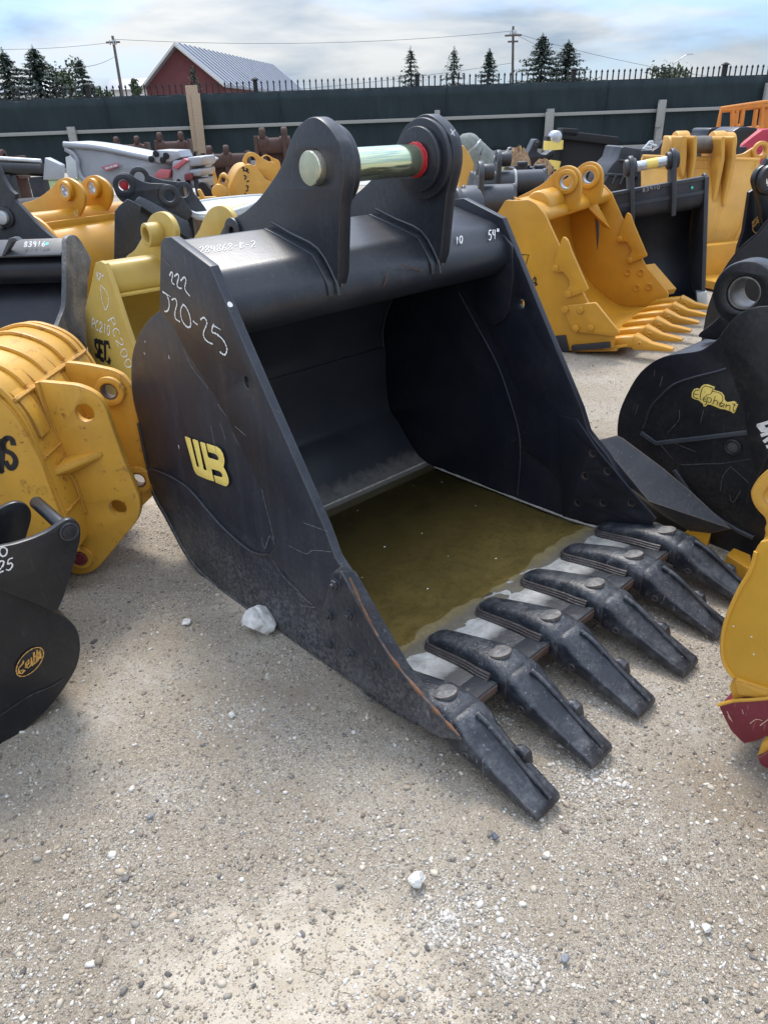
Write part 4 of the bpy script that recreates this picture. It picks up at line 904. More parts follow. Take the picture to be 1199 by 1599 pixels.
# --- small glossy black bucket, lower left
G = Thing('excavator_bucket', 'glossy black bucket with oval orange badge at the lower left edge', 'bucket', (-1.18, 1.59, 0), 2.3)
arc = G.yz(R5([(330, 748), (390, 775), (440, 820), (468, 870), (480, 940), (475, 1010), (455, 1080), (410, 1160), (340, 1260), (230, 1380), (110, 1475), (0, 1540)]), 0)
print('G arc', [(round(a, 2), round(c, 2)) for a, c in arc])
arc = cat(arc, 4)
sh = arc+[(.12, -.004), (.34, .0), (.42, .25), (.30, .60), (-.05, .60), (-.20, .50), (-.235, .42)]
plate('side_plate', G.o, 0, .02, sh, GLOSSBLK, (), .003)
plate('side_plate', G.o, .62, .64, sh, GLOSSBLK, (), .003)
plate('wrapper', G.o, .001, .64, band(offset_path(arc+[(.12, -.002), (.34, .002)], .001), .018), GLOSSBLK, (), .002)
strokes('weld_seam', G, [R5([(0, 1360), (180, 1240), (300, 1190), (380, 1140)])], (0, 0, 0), (-1, 0, 0), .006, WELD, G.o, .002)
ge = G.yz(R5([(-60, 385), (0, 357), (90, 340), (200, 305), (290, 265), (360, 215), (400, 190), (440, 190), (475, 220), (485, 270), (475, 340), (430, 500), (380, 660), (345, 735), (325, 745), (180, 680), (0, 615), (-80, 590)]), -.02)
gh = G.yz(R5([(410, 265)]), -.02)[0]
plate('ear', G.o, -.022, -.001, rnd(ge, .015, 3), GLOSSBLK, (), .004)
gf = G.yz(R5([(-60, 180), (0, 130), (60, 100), (110, 88), (165, 105), (192, 150), (190, 200), (160, 300), (120, 420), (-60, 420)]), .23)
plate('ear', G.o, .23, .25, rnd(gf, .015, 3), GLOSSBLK, (), .004)
gh2 = G.yz(R5([(105, 165)]), .22)[0]; gm = ((gh[0]+gh2[0])/2, (gh[1]+gh2[1])/2); print('G pin', gh, gh2)
pn = disc('pin', G.o, -.03, .24, gh, .020, GLOSSBLK, 0, .002, 'x', 30)
disc('pin_collar', pn, -.0275, -.0225, gh, .028, CHARC, .021, .001)
strokes('chalk_writing', G, written('0', (-3, 868), (14, 868), (0, -14))+written('25', (-6, 895), (22, 888), (2, -18)), (-.022, 0, 0), (-1, 0, 0), .005, CHALK, G.o, .0015)
def ell(c, a, b_, ang, n=40): return [(c[0]+a*cos(t_)*cos(ang)-b_*sin(t_)*sin(ang), c[1]+a*cos(t_)*sin(ang)+b_*sin(t_)*cos(ang)) for t_ in np.linspace(0, 2*pi, n+1)]
ov = G.yz(GE(ell((555, 650), 440, 235, radians(-48)))[:-1], 0)
plate('badge', G.o, -.004, -.0005, [(p[0], p[1]) for p in ov], GLOSSBLK, (), .001)
ORG = plain('orange_mark', (.62, .33, .08), .5, 0, .08, 60, 0)
strokes('badge_ring', G, [GE(ell((555, 650), 415, 212, radians(-48)))], (-.004, 0, 0), (-1, 0, 0), .0035, ORG, G.o, .0012, False)
gw = [GE([(405, 625), (395, 680), (290, 800), (300, 900), (370, 925), (430, 850), (380, 830), (355, 860)]), GE([(450, 770), (530, 680), (535, 590), (460, 680), (470, 770), (520, 790), (580, 720)]), GE([(585, 540), (600, 700)]), GE([(610, 730), (650, 690), (650, 430)]), GE([(640, 560), (700, 500)]), GE([(660, 690), (710, 650), (715, 370)]), GE([(715, 650), (740, 600), (725, 370)]), GE([(735, 500), (790, 420), (800, 360)]), GE([(800, 370), (800, 560)])]
strokes('badge_lettering', G, gw, (-.004, 0, 0), (-1, 0, 0), .0062, ORG, G.o, .0014, False)

# --- lemon yellow bucket marked SEC, behind the big bucket's left side
S = Thing('excavator_bucket', 'lemon yellow bucket stencilled SEC and PC200 behind the left side of the big black bucket', 'bucket', (-1.52, 4.10, 0), .70)
sp = S.yz(R3([(405, 930), (400, 780), (425, 680), (440, 600), (448, 570), (470, 562), (492, 575), (510, 620), (545, 720), (590, 860), (628, 970), (700, 1180), (740, 1400)]), 0)
print('SEC', [(round(a, 2), round(c, 2)) for a, c in sp])
sp = [p for p in sp if p[1] > .0]+[(-.50, .03), (-.30, .0), (.15, .0), (.40, .12), (.47, .30)]
plate('side_plate', S.o, 0, .025, sp, LEMON, (), .004)
SWd = 1.05
plate('side_plate', S.o, SWd-.025, SWd, sp, LEMON, (), .004)
top = [p for p in sp if p[1] > .95]
plate('shell', S.o, .024, SWd-.024, band(cat([(-.10, .86), (.02, .80), (.20, .72), (.34, .52), (.38, .3), (.28, .08), (.0, .03), (-.4, .03)], 5), .02), LEMON, (), .001)
tubep = rnd([(-.12, 1.0), (.03, .995), (.06, .86), (-.02, .80), (-.155, .84)], [.06, .03, .03, .03, .05], 6)
plate('torque_tube', S.o, .0245, SWd-.0245, tubep, LEMON, (), .001)
box('stiffener', (.026, -.185, .828), (SWd-.026, -.10, .842), LEMON, S.o, .003)
# ear: tall lug with a long boss
xe = .32
er = S.yz(R3([(590, 570), (592, 540), (630, 510), (665, 450), (680, 400), (705, 350), (740, 332), (775, 340), (805, 375), (822, 425), (815, 480), (790, 540), (775, 600)]), xe)
hc = S.yz(R3([(703, 440)]), xe-.06)[0]; print('SEC hole', hc)
ear_ = plate('ear', S.o, xe, xe+.03, cat(er, 3), LEMON, (), .005)
disc('boss', ear_, xe-.085, xe+.001, hc, .062, LEMON, .040, .005)
er3 = [(y, z) for y, z in er]
ear_ = plate('ear', S.o, xe+.36, xe+.39, cat(er3, 3), LEMON, (), .005); disc('boss', ear_, xe+.389, xe+.44, hc, .062, LEMON, .040, .005)
strokes('stencil', S, [SE(p) for p in ([(195, 1110), (165, 1120), (165, 1180), (205, 1250), (195, 1320), (165, 1300)], [(215, 1120), (225, 1350)], [(215, 1120), (265, 1140)], [(220, 1240), (255, 1250)], [(228, 1350), (275, 1365)], [(350, 1200), (340, 1140), (290, 1130), (295, 1370), (340, 1400), (355, 1350)])], (0, 0, 0), (-1, 0, 0), .030, BLKMARK, S.o, .0015, False)
strokes('paint_writing', S, written('PC200', (168+0, 497), (200, 578), (9, -5))+written('PC210', (143, 512), (173, 524), (1, -15))+written('42"', (150, 434), (162, 440), (2, -10))+[SE([(240, 380), (250, 560), (290, 690)]), SE([(250, 390), (320, 480), (340, 600), (310, 700), (285, 690)])], (0, 0, 0), (-1, 0, 0), .008, CHALK, S.o, .0015)

# --- black bucket with chalked 83916
DIRTSIDE = paint('dirty_side', (.045, .050, .058), .5, dust=.95, dustc=(.42, .38, .34, 1), edge=.3, scratch=.3, bump=.3, edgec=(.2, .2, .2, 1), dscale=3.4)
K = Thing('excavator_bucket', 'black bucket with grey rimmed beam chalked 83916 and dirty right side plate', 'bucket', (-1.80, 4.55, 0), -.06)
kp = K.yz(Z5([(720, 300), (745, 265), (790, 252), (840, 265), (890, 330), (1000, 520), (960, 760), (945, 1000), (938, 1400)]), 0)
kf = K.yz(Z5([(720, 470), (722, 760), (715, 1000), (700, 1070), (625, 1260)]), 0)
kall = kp+[(-.16, .2), (-.30, .0), (-.80, .0), (-.85, .12)]+kf[::-1]
plate('side_plate', K.o, -.028, 0, rnd(kall, .02, 2), DIRTSIDE, (), .004)
plate('side_plate', K.o, -1.25, -1.222, rnd(kall, .02, 2), GREYBLK, (), .004)
kb = [kp[4], kp[5], kp[6], kp[7], kp[8], (-.17, .2), (-.32, .03), (-.78, .03)]
plate('wrapper', K.o, -1.221, -.029, band([(a-.012, c) for a, c in kb], .02), BLACKIN, (), .001)
bt = [(kp[0][0], kp[0][1]), (kp[0][0]+.10, kp[0][1]+.01), (kp[0][0]+.16, kp[0][1]-.12), (kf[0][0]+.05, kf[0][1]-.02), (kf[0][0]+.015, kf[0][1]+.005)]
bt = [(kp[2][0], kp[2][1]-.018), (kf[0][0]+.004, kf[0][1]+.012), (kf[0][0]-.006, kf[0][1]+.002), (kf[0][0]-.002, kf[0][1]-.006), (kf[0][0]+.09, kf[0][1]-.02), (.12, .98)]
plate('beam', K.o, -1.221, -.029, bt, GREYBLK, (), .003)
tube('torque_tube', [(-1.221, .02, .90), (-.03, .02, .90)], .085, BLACKIN, K.o, 28)
st_ = K.xz(Z5([(45, 470), (55, 440), (120, 290), (150, 278), (190, 280), (225, 310), (160, 330), (80, 465)]), -.09)
plate('saddle_strap', K.o, -.115, -.06, st_, GREYBLK, (), .004, 'y')
dirn = np.array([0, kf[0][0]-kp[2][0], kf[0][1]-kp[2][1]]); nn = np.cross((1, 0, 0), dirn); nn = nn if nn[1] < 0 else -nn
strokes('chalk_writing', K, written('83916', (38, 388), (73, 387), (1.5, -8)), (0, kf[0][0], kf[0][1]+.01), nn, .006, CHALK, K.o, .012)
TEAL = plain('teal_dot', (.10, .62, .52), .5, 0, .05, 20, 0)
c0 = K.hit((75.5, 383), (0, kf[0][0], kf[0][1]+.01), nn)
mesh('paint_spot', [tuple(c0+np.array([cos(a), 0, 0])*.011+dirn/np.linalg.norm(dirn)*sin(a)*.013+nn/np.linalg.norm(nn)*.013) for a in np.linspace(0, 2*pi, 15)[:-1]], [tuple(range(14))], TEAL, K.o, flat=True)
# dark ear with bright pins behind it, at the very edge
J = Thing('coupler_bracket', 'dark grey bracket with two bright pins cut by the left edge', 'bracket', (-2.35, 4.95, 0), -.25)
jp = J.xz(R3([(-60, 20), (-10, 120), (20, 210), (45, 260), (62, 300), (100, 385), (170, 420), (240, 470), (300, 560), (120, 800), (-60, 800)]), 0)
jp = J.xz(Z1([(-120, -20), (0, 215), (30, 290), (100, 400), (150, 440), (140, 490), (185, 540), (260, 620), (330, 700), (440, 800), (520, 860), (480, 1150), (-120, 1200)]), 0)
plate('bracket_plate', J.o, 0, .035, [jp[0]]+cat(jp[1:11], 2)+jp[11:], CHARC, (), .004, 'y')
box('foot', (-.75, .0351, 0), (-.05, .35, .75), CHARC, J.o, .02)
for p, rr in (((42, 655), .042), ((8, 735), .018)):
    c0 = J.xz(Z1([p]), -.02)[0]; d_ = disc('collar', J.o, -.02, .0, c0, rr*1.45, CHARC, 0, .004, 'y'); disc('pin', d_, -.05, -.0201, c0, rr, GALV, 0, .004, 'y')

# --- far-left yellow bucket with two lugs
LW = 1.25
L = Thing('excavator_bucket', 'clean yellow bucket with two round pin lugs and crescent side plate, left background', 'bucket', (-2.7, 6.0, 0), 1.0)
lo_ = L.yz(Z1([(80, 588), (140, 592), (220, 605), (300, 630), (370, 668), (430, 715), (490, 780), (545, 860)]), 0)
li_ = L.yz(Z1([(470, 880), (430, 828), (390, 772), (340, 765), (290, 770), (200, 725), (130, 655)]), 0)
plate('side_plate', L.o, -.012, .012, lo_+[(lo_[-1][0]-.03, .6), (-.35, .2), (-.2, .02), (-.1, .02), (-.2, .5)]+li_, YELLOW, (), .004)
plate('side_plate', L.o, LW-.02, LW, lo_+[(lo_[-1][0]-.03, .6), (-.35, .2), (-.2, .02), (.1, .02), (.3, .5), (.3, .95)], YELLOW, (), .004)
shp = cat([(.24, 1.07), (-.02, 1.02), (-.14, 1.00), (-.26, .97), (-.36, .88), (-.42, .72), (-.44, .5), (-.38, .25), (-.22, .04)], 4)
plate('shell', L.o, .0125, LW-.021, band(shp, .02), YELLOW, (), .001)
for (y_, z_) in ((-.22, 1.015), (.0, 1.06)): box('stiffener', (.0125, y_-.012, z_-.05), (LW-.021, y_+.012, z_+.018), YELLOW, L.o, .004)
tube('torque_tube', [(.013, -.06, 1.02), (LW-.022, -.06, 1.02)], .075, YELLOW, L.o, 20)
e1 = [(160, 580), (170, 550), (220, 520), (300, 500), (380, 460), (460, 400), (510, 350), (550, 305), (620, 285), (680, 305), (740, 350), (780, 410), (795, 480), (780, 560), (740, 640), (700, 695), (560, 700), (350, 640)]
pe = L.yz(Z1(e1), .40); pe = cat(pe, 3, True); hc = L.yz(Z1([(605, 410)]), .36)[0]
for (x0, dx) in ((.40, 0), (.68, .02)):
    er_ = plate('ear', L.o, x0, x0+.03, [(a+dx, c) for a, c in pe], YELLOW, [circle((hc[0]+dx, hc[1]), .045, 30)], .005)
    disc('boss', er_, x0-.045, x0+.001, (hc[0]+dx, hc[1]), .075, YELLOW, .046, .006)
    disc('bushing', er_, x0-.04, x0+.025, (hc[0]+dx, hc[1]), .045, GALV, .036, .002)
strokes('chalk_writing', L, written('42', (112, 340), (119, 337), (0, -9)), (0, -.42, .72), (0, -1, .2), .006, plain('faint_marker', (.62, .45, .16), .6, 0, .1, 30, 0), L.o, .03)

# --- black coupler bucket with rolled plate between the yellow ones
H = Thing('excavator_bucket', 'matt black bucket with two long drilled ears behind the lemon yellow bucket', 'bucket', (-1.55, 6.0, 0), .30)
for (y0, pp, h1_, h2_) in ((0, [(75, 400), (85, 360), (110, 335), (150, 322), (200, 335), (260, 370), (330, 395), (420, 400), (490, 410), (530, 435), (560, 480), (610, 550), (640, 640), (400, 760), (180, 560), (130, 520), (95, 470)], (155, 412), (483, 487)),
                           (.42, [(205, 330), (225, 315), (260, 308), (300, 320), (360, 350), (440, 375), (560, 388), (610, 400), (640, 430), (670, 480), (705, 525), (740, 640), (300, 640), (230, 400)], (268, 355), (585, 458))):
    er_ = plate('ear', H.o, y0, y0+.035, cat(H.xz(Z7(pp), y0), 3, True), CHARC, [circle(H.xz(Z7([h1_]), y0)[0], .040, 24), circle(H.xz(Z7([h2_]), y0)[0], .042, 24)], .004, 'y')
    for hh in (h1_, h2_): disc('boss', er_, y0-.018, y0+.001, H.xz(Z7([hh]), y0)[0], .078, CHARC, .042, .004, 'y')
c0 = H.xz(Z7([(158, 410)]), 0)[0]; disc('red_plug', H.o, .008, .03, c0, .034, REDTAPE, 0, .004, 'y')
sp_ = H.xz(Z7([(90, 600), (120, 560), (180, 510), (220, 525), (280, 560), (240, 760), (215, 960), (85, 960)]), -.35)
plate('side_plate', H.o, -.38, -.35, sp_+[], CHARC, (), .004, 'y')
q_ = [H.hit(p, (0, yy, 0), (0, 1, 0)) for p, yy in zip(Z7([(225, 525), (255, 497), (290, 495), (400, 560), (620, 670), (640, 760), (630, 800), (400, 640)]), (-.35, -.30, -.28, -.18, -.02, -.02, -.06, -.22))]
hull('rolled_top', q_+[tuple(np.array(p)+np.array([.02, .10, -.06])) for p in q_], GREYBLK, H.o, .01)
bx = [H.hit(p, (0, yy, 0), (0, 1, 0)) for p, yy in zip(Z7([(100, 620), (180, 520), (300, 560), (620, 720)]), (-.30, -.30, -.24, -.03))]
hull('body', bx+[(p[0], p[1], .0) for p in bx]+[(p[0]+.2, p[1]+.5, .0) for p in bx]+[(p[0]+.1, p[1]+.35, p[2]-.25) for p in bx], CHARC, H.o, .02)

# --- steel stand with a pale dished top
P = Thing('steel_stand', 'black steel frame stand with a pale metal tray top behind the big black bucket', 'stand', (-.62, 5.3, 0), .1)
tp = P.xy(Z7([(562, 572), (620, 550), (800, 515), (1140, 485), (1170, 505), (1080, 560), (1000, 590), (850, 630), (700, 632), (640, 610)]), 1.02)
tray = plate('tray', P.o, .985, 1.02, cat(tp, 3, True), WHITEP, (), .006, 'z')
tc_ = np.mean(np.array(tp), 0); rim = [tuple(tc_+(np.array(p)-tc_)*.97)+(1.026,) for p in cat(tp, 3, True)]; tube('rim', rim, .012, WHITEP, tray, 6, True)
strokes('yellow_streak', P, [Z7([(905, 590), (960, 562), (1050, 540)])], (0, 0, 1.0215), (0, 0, 1), .03, YLOGO, tray, .002)
drum = [tuple(tc_+(np.array(p)-tc_)*.80) for p in cat(tp, 3, True)]
plate('pan', P.o, .80, .984, drum, GLOSSBLK, (), .02, 'z')
for p in (Z7([(625, 620)])[0], Z7([(700, 600)])[0], Z7([(1040, 540)])[0], Z7([(900, 530)])[0]):
    xy = P.xy([p], 1.0)[0]; box('leg', (xy[0]-.02, xy[1]-.02, 0), (xy[0]+.02, xy[1]+.02, .984), GLOSSBLK, P.o, .004)

# --- silver demolition shear lying on its side
X_ = Thing('demolition_shear', 'big silver grey hydraulic shear arm with red label plates lying in the left background', 'attachment', (-2.9, 9.2, 0), -.12)
XS = TR(1.9983, 0, 30)
body = X_.xz(Z7([(-280, 110), (-240, 95), (-160, 105), (0, 130), (120, 150), (340, 190), (480, 215), (600, 215), (620, 240), (520, 300), (500, 385), (380, 380), (250, 385), (120, 420), (0, 400), (-140, 390), (-170, 330), (-270, 200)]), 0)
body = X_.xz(XS([(198, 395), (205, 385), (225, 383), (300, 392), (400, 410), (470, 425), (540, 440), (600, 432), (640, 440), (600, 480), (610, 525), (560, 530), (480, 520), (360, 515), (330, 530), (260, 510), (243, 480), (225, 440)]), 0)
bd = plate('arm_casing', X_.o, 0, .55, cat(body, 2, True), SILVER, (), .03, 'y')
rl = X_.xz(XS([(200, 392), (300, 400), (400, 420), (500, 440), (560, 450)]), -.02)
tube('casing_rail', [(x, -.015, z) for x, z in cat(rl, 4)], .035, SILVER, X_.o, 8)
cv = X_.xz(XS([(206, 405), (228, 418), (243, 440), (246, 470), (262, 500), (300, 515)]), -.01)
tube('casing_rail', [(x, -.012, z) for x, z in cat(cv, 4)], .03, SILVER, X_.o, 8)
bl = X_.xz(XS([(208, 430), (222, 425), (240, 445), (246, 490), (222, 502), (212, 480)]), -.03)
plate('white_tag', X_.o, -.05, -.03, bl, WHITEP, (), .003, 'y')
rl_ = X_.xz(XS([(318, 462), (362, 448), (378, 458), (334, 475)]), -.03); rb = plate('red_label', X_.o, -.05, -.03, rl_, plain('label_red', (.48, .13, .15), .5, 0, .1, 30, 0), (), .003, 'y')
strokes('label_lettering', X_, [XS(p) for p in ([(330, 466), (340, 463)], [(344, 462), (352, 459)], [(356, 458), (366, 456)])], (0, -.05, 0), (0, -1, 0), .022, WHITEP, rb, .003, False)
cp = X_.xz(XS([(463, 435), (495, 408), (560, 410), (570, 430), (540, 445), (500, 450)]), -.12)
cb = plate('valve_cover', X_.o, -.16, .25, cp, SILVER, (), .02, 'y')
for p in ((474, 437), (488, 420), (520, 426), (510, 440)): disc('bolt', cb, -.18, -.159, X_.xz(XS([p]), -.16)[0], .035, RUBBER, 0, .005, 'y', 10)
for pts, mt in (([(538, 462), (575, 434), (590, 440), (552, 470)], 'label_red'), ([(480, 488), (500, 468), (535, 470), (528, 495), (500, 500)], 'label_red')):
    plate('hose_guard', X_.o, -.22, -.05, X_.xz(XS(pts), -.2), MATS['label_red'], (), .01, 'y')
for (a0, b0, c0_, d0) in ((545, 440, 600, 530), (590, 430, 640, 460), (596, 468, 640, 492), (590, 500, 640, 528)):
    q_ = X_.xz(XS([(a0, b0), (c0_, b0-4), (c0_, d0-4), (a0, d0)]), -.1); plate('knuckle', X_.o, -.18, .3, rnd(q_, .03, 2), SILVER, (), .02, 'y')
plate('red_lamp', X_.o, -.24, -.181, rnd(X_.xz(XS([(578, 482), (602, 478), (604, 500), (580, 504)]), -.2), .02, 2), REDP, (), .01, 'y')
for k in range(3): tube('hose', cat([(body[8][0]+.1*k-.3, -.1, body[8][2] if len(body[8]) > 2 else 1.2), (body[8][0]+.1*k-.2, -.3, .9), (body[8][0]+.1*k, -.2, .55)], 5), .03, RUBBER, X_.o, 7)
box('skid_timber', (-.9, -.1, 0), (-.7, .6, min(c for a, c in body)+.02), WOODG, X_.o, .01); box('skid_timber', (.4, -.1, 0), (.6, .6, min(c for a, c in body)+.02), WOODG, X_.o, .01)

# --- rusty fork frames against the fence
def rustframe(px0, px1, ptop, pbot, Yf, label, tines, bulk=True):
    a = aty(px0, pbot, Yf); b = aty(px1, pbot, Yf); T_ = Thing('rusty_fork_frame', label, 'attachment', (a[0], Yf, 0), 0, 'rusty frames stored along the fence'); w = b[0]-a[0]
    z1 = aty(px0, pbot, Yf)[2]; zt = aty(px0, ptop, Yf)[2]
    tube('crossbeam', [(0, 0, z1), (w, 0, z1)], .16, RUST, T_.o, 12)
    box('backing_plate', (.02, .1, max(z1-.9, .02)), (w-.02, .2, z1), RUST, T_.o, .02)
    for x_ in (0., w): box('end_cap', (x_-.04, -.2, z1-.2), (x_+.04, .2, z1+.2), RUST, T_.o, .02)
    for tx in tines:
        x_ = aty(tx, pbot, Yf)[0]-a[0]
        hull('tine', [(x_-.07, -.08, 0.), (x_+.07, -.08, 0), (x_-.07, .08, 0), (x_+.07, .08, 0), (x_-.06, -.1, zt-.1), (x_+.06, -.1, zt-.1), (x_, -.02, zt)], RUST, T_.o, .02)
        disc('knuckle', T_.o, x_-.12, x_+.12, (-.05, z1+.05), .13, RUST, 0, .02); disc('eye', T_.o, x_-.06, x_+.06, (-.05, zt-.12), .13, RUST, .05, .02)
rustframe(176, 232, 214, 236, 24, 'rusty fork frame behind the silver shear, left of the timber brace', (186, 218))
rustframe(247, 298, 207, 231, 23.5, 'rusty fork frame just left of the timber brace on the fence', (253, 286))
rustframe(320, 388, 228, 252, 20, 'rusty fork frame low down, right of the timber brace', (330, 356))
rustframe(402, 446, 200, 228, 18, 'rusty fork frame beside the left ear of the big black bucket', (412, 446))
rustframe(2, 36, 234, 262, 16, 'rusty fork frame behind the hydraulic ram at the left edge', (10,))
# --- hydraulic ram, tyre
T_ = Thing('hydraulic_ram', 'black hydraulic ram with chrome rod and grey clevis, left background', 'hydraulic ram', (-5.6, 11.5, 0), 0)
a = T_.hit((-15, 262), (0, 0, 0), (0, 1, 0)); b = T_.hit((68, 265), (0, 0, 0), (0, 1, 0)); c = T_.hit((102, 267), (0, 0, 0), (0, 1, 0))
tube('barrel', [a, b], .09, GLOSSBLK, T_.o, 14); tube('rod', [tuple(np.array(a)+[0, 0, .13]), tuple(np.array(b)+[0, 0, .11])], .03, GALV, T_.o, 8); hull('clevis', [(b[0], -.1, b[2]-.13), (b[0], .1, b[2]-.13), (b[0]+.1, -.1, b[2]+.16), (b[0]+.1, .1, b[2]+.16), (c[0], -.08, c[2]-.1), (c[0], .08, c[2]+.08), (c[0], -.08, c[2]+.08)], SILVER, T_.o, .02)
box('support', (a[0]+.1, -.1, 0), (a[0]+.3, .1, a[2]-.09), GLOSSBLK, T_.o, .01); box('support', (b[0]-.2, -.1, 0), (b[0], .1, b[2]-.09), GLOSSBLK, T_.o, .01)
def torus(name, R_, r_, mat, parent, nz=40, nr=14, lug=0):
    vs = []; fs = []
    for i in range(nz):
        for j in range(nr):
            A = 2*pi*i/nz; B = 2*pi*j/nr; k = 1+(.05*lug if i % 2 and -1 < cos(B) > .3 else 0)
            vs.append(((R_+r_*cos(B)*k)*cos(A), (R_+r_*cos(B)*k)*sin(A), r_*sin(B)))
            fs.append((i*nr+j, ((i+1) % nz)*nr+j, ((i+1) % nz)*nr+(j+1) % nr, i*nr+(j+1) % nr))
    return mesh(name, vs, fs, mat, parent, 40)
q = aty(75, 298, 8.2); T_ = Thing('tyre', 'black tyre lying flat behind the yellow bucket with two lugs', 'tyre', (q[0]-.15, 8.4, 0), 0)
for k in range(3):
    t_ = torus('tread', .50, .17, RUBBER, T_.o, 60, 14, 1.5) if k == 2 else torus('tyre_wall', .50, .17, RUBBER, T_.o)
    t_.location = (0, 0, .17+.34*k)

# ================================================================== behind and right
# --- yellow half-round bucket with scrawled numbers
A_ = Thing('excavator_bucket', 'orange yellow bucket with black scrawl down its rounded side, behind the pale tray stand', 'bucket', (-1.55, 8.6, 0), .25)
pr = A_.xz(Z7([(900, 500), (910, 450), (935, 380), (970, 310), (1010, 272), (1060, 262), (1100, 275), (1140, 320), (1180, 370), (1230, 400), (1230, 510)]), 0)
plate('side_plate', A_.o, 0, .03, [(pr[0][0]+.05, .05)]+cat(pr, 3)+[(pr[-1][0], .05)], ORYEL, (), .004, 'y')
plate('side_plate', A_.o, .75, .78, [(pr[0][0]+.05, .05)]+cat(pr, 3)+[(pr[-1][0], .05)], ORYEL, (), .004, 'y')
plate('shell', A_.o, .031, .749, band([(pr[0][0]+.05, .05)]+cat(pr, 3), -.02), ORYEL, (), .002, 'y')
for y0, p_, hh in ((.12, [(1015, 250), (1020, 210), (1040, 180), (1075, 172), (1110, 185), (1150, 215), (1200, 240), (1250, 260), (1250, 400), (1100, 300)], (1075, 240)), (.45, [(1145, 225), (1160, 200), (1190, 193), (1230, 215), (1280, 250), (1280, 400), (1180, 300)], (1185, 235))):
    plate('ear', A_.o, y0, y0+.04, cat(A_.xz(Z7(p_), y0), 3, True), ORYEL, [circle(A_.xz(Z7([hh]), y0)[0], .05, 20)], .005, 'y')
strokes('scrawl', A_, [Z7(p) for p in ([(1005, 290), (1020, 285), (1015, 310)], [(1035, 290), (1050, 300), (1035, 305)], [(1020, 340), (1035, 350), (1025, 370)], [(1040, 385), (1055, 380)], [(1035, 415), (1050, 420), (1045, 435)], [(1050, 445), (1035, 455)], [(1025, 470), (1045, 490)], [(1015, 300), (1055, 320)])], (0, 0, 0), (0, -1, 0), .014, BLKMARK, A_.o, .002)
# small yellow pump beside it
q = aty(348, 285, 8.9); T_ = Thing('pin_grabber', 'small yellow latch casting beside the scrawled orange yellow bucket', 'attachment', (q[0], 8.3, 0), .1)
k_ = T_.xz(Z7([(825, 430), (840, 350), (860, 325), (885, 335), (905, 375), (895, 420), (915, 500), (850, 510), (830, 470)]), 0)
plate('latch_plate', T_.o, 0, .2, [(k_[-1][0], .03)]+cat(k_[::-1], 2)[2:][::-1][:1]+cat(k_, 3)+[(k_[-2][0], .03)], ORYEL, [circle(T_.xz(Z7([(868, 380)]), 0)[0], .03, 14)], .02, 'y')
disc('barrel', T_.o, -.06, .26, T_.xz(Z7([(845, 460)]), 0)[0], .08, ORYEL, 0, .02, 'y')
q = T_.xz(Z7([(700, 440), (725, 440), (765, 515), (735, 520)]), -.3); T2 = Thing('yellow_lug', 'short yellow steel lug behind the pale tray stand', 'attachment', (T_.org[0], T_.org[1]-.3, 0), .1)
plate('lug_plate', T2.o, 0, .08, rnd([(a, c) for a, c in q]+[(q[3][0], .02), (q[3][0]+.12, .02)][::-1][:0], .02, 3), ORYEL, (), .01, 'y'); box('lug_foot', (q[3][0]-.05, 0.005, 0), (q[3][0]+.15, .075, q[3][1]+.03), ORYEL, T2.o, .01)
T3 = Thing('coil_hose', 'black corrugated hose coil beside the small yellow latch', 'hose', (T_.org[0]-.42, 8.4, 0), 0)
cc = T3.xz(Z7([(730, 420), (790, 500)]), 0)
for k in range(9): s_ = k/8; disc('hose_ring', T3.o, -.06, .06, (cc[0][0]+(cc[1][0]-cc[0][0])*s_, cc[0][1]+(cc[1][1]-cc[0][1])*s_), .05, RUBBER, .03, .01, 'y', 14)
box('hose_base', (cc[0][0], -.05, 0), (cc[1][0], .05, cc[1][1]), RUBBER, T3.o, .02)

# --- clean yellow bucket with six teeth
CW = 1.64
C_ = Thing('excavator_bucket', 'clean yellow six-toothed bucket with side guards standing right of the big black bucket', 'bucket', (1.493, 5.46, 0), .985)
cl = C_.yz(CT([(130, 255), (175, 250), (205, 265), (245, 310), (300, 430), (430, 690), (545, 825), (540, 885), (345, 895)]), 0)
cb = C_.yz(CT([(290, 830), (180, 560), (100, 400), (75, 320), (80, 285)]), 0)
cside = cl+[(.14, .008), (.47, .20), (.64, .50), (.70, .75), (.68, .96), (.60, 1.08)]
YIN = YELLOW
for x0 in (0, CW-.028): plate('side_plate', C_.o, x0, x0+.028, rnd(cside, .02, 3), YELLOW, (), .004)
plate('wrapper', C_.o, .029, CW-.029, band(cat([(.52, 1.07), (.62, .95), (.645, .75), (.585, .52), (.42, .24), (.12, .035), (-.10, .03)], 4)+[(-.34, .065)], .022)[::-1], YELLOW, (), .001)
tbp = rnd([(.52, 1.09), (.36, 1.05), (.29, .985), (.30, .93), (.40, .90), (.56, .96)], [.02, .03, .03, .03, .03, .03], 4)
plate('torque_tube', C_.o, .029, CW-.029, tbp, YELLOW, (), .001)
c_e = C_.yz(CT([(78, 320), (75, 280), (95, 255), (130, 240), (180, 215), (240, 180), (290, 130), (320, 110), (350, 106), (380, 120), (397, 150), (400, 200), (392, 260), (375, 295), (345, 300), (280, 320), (200, 330)]), .52)
hc = C_.yz(CT([(336, 175)]), .49)[0]; h2_ = C_.yz(CT([(100, 285)]), .49)[0]; print('CAT ear', [(round(a, 2), round(c, 2)) for a, c in c_e], hc, h2_)
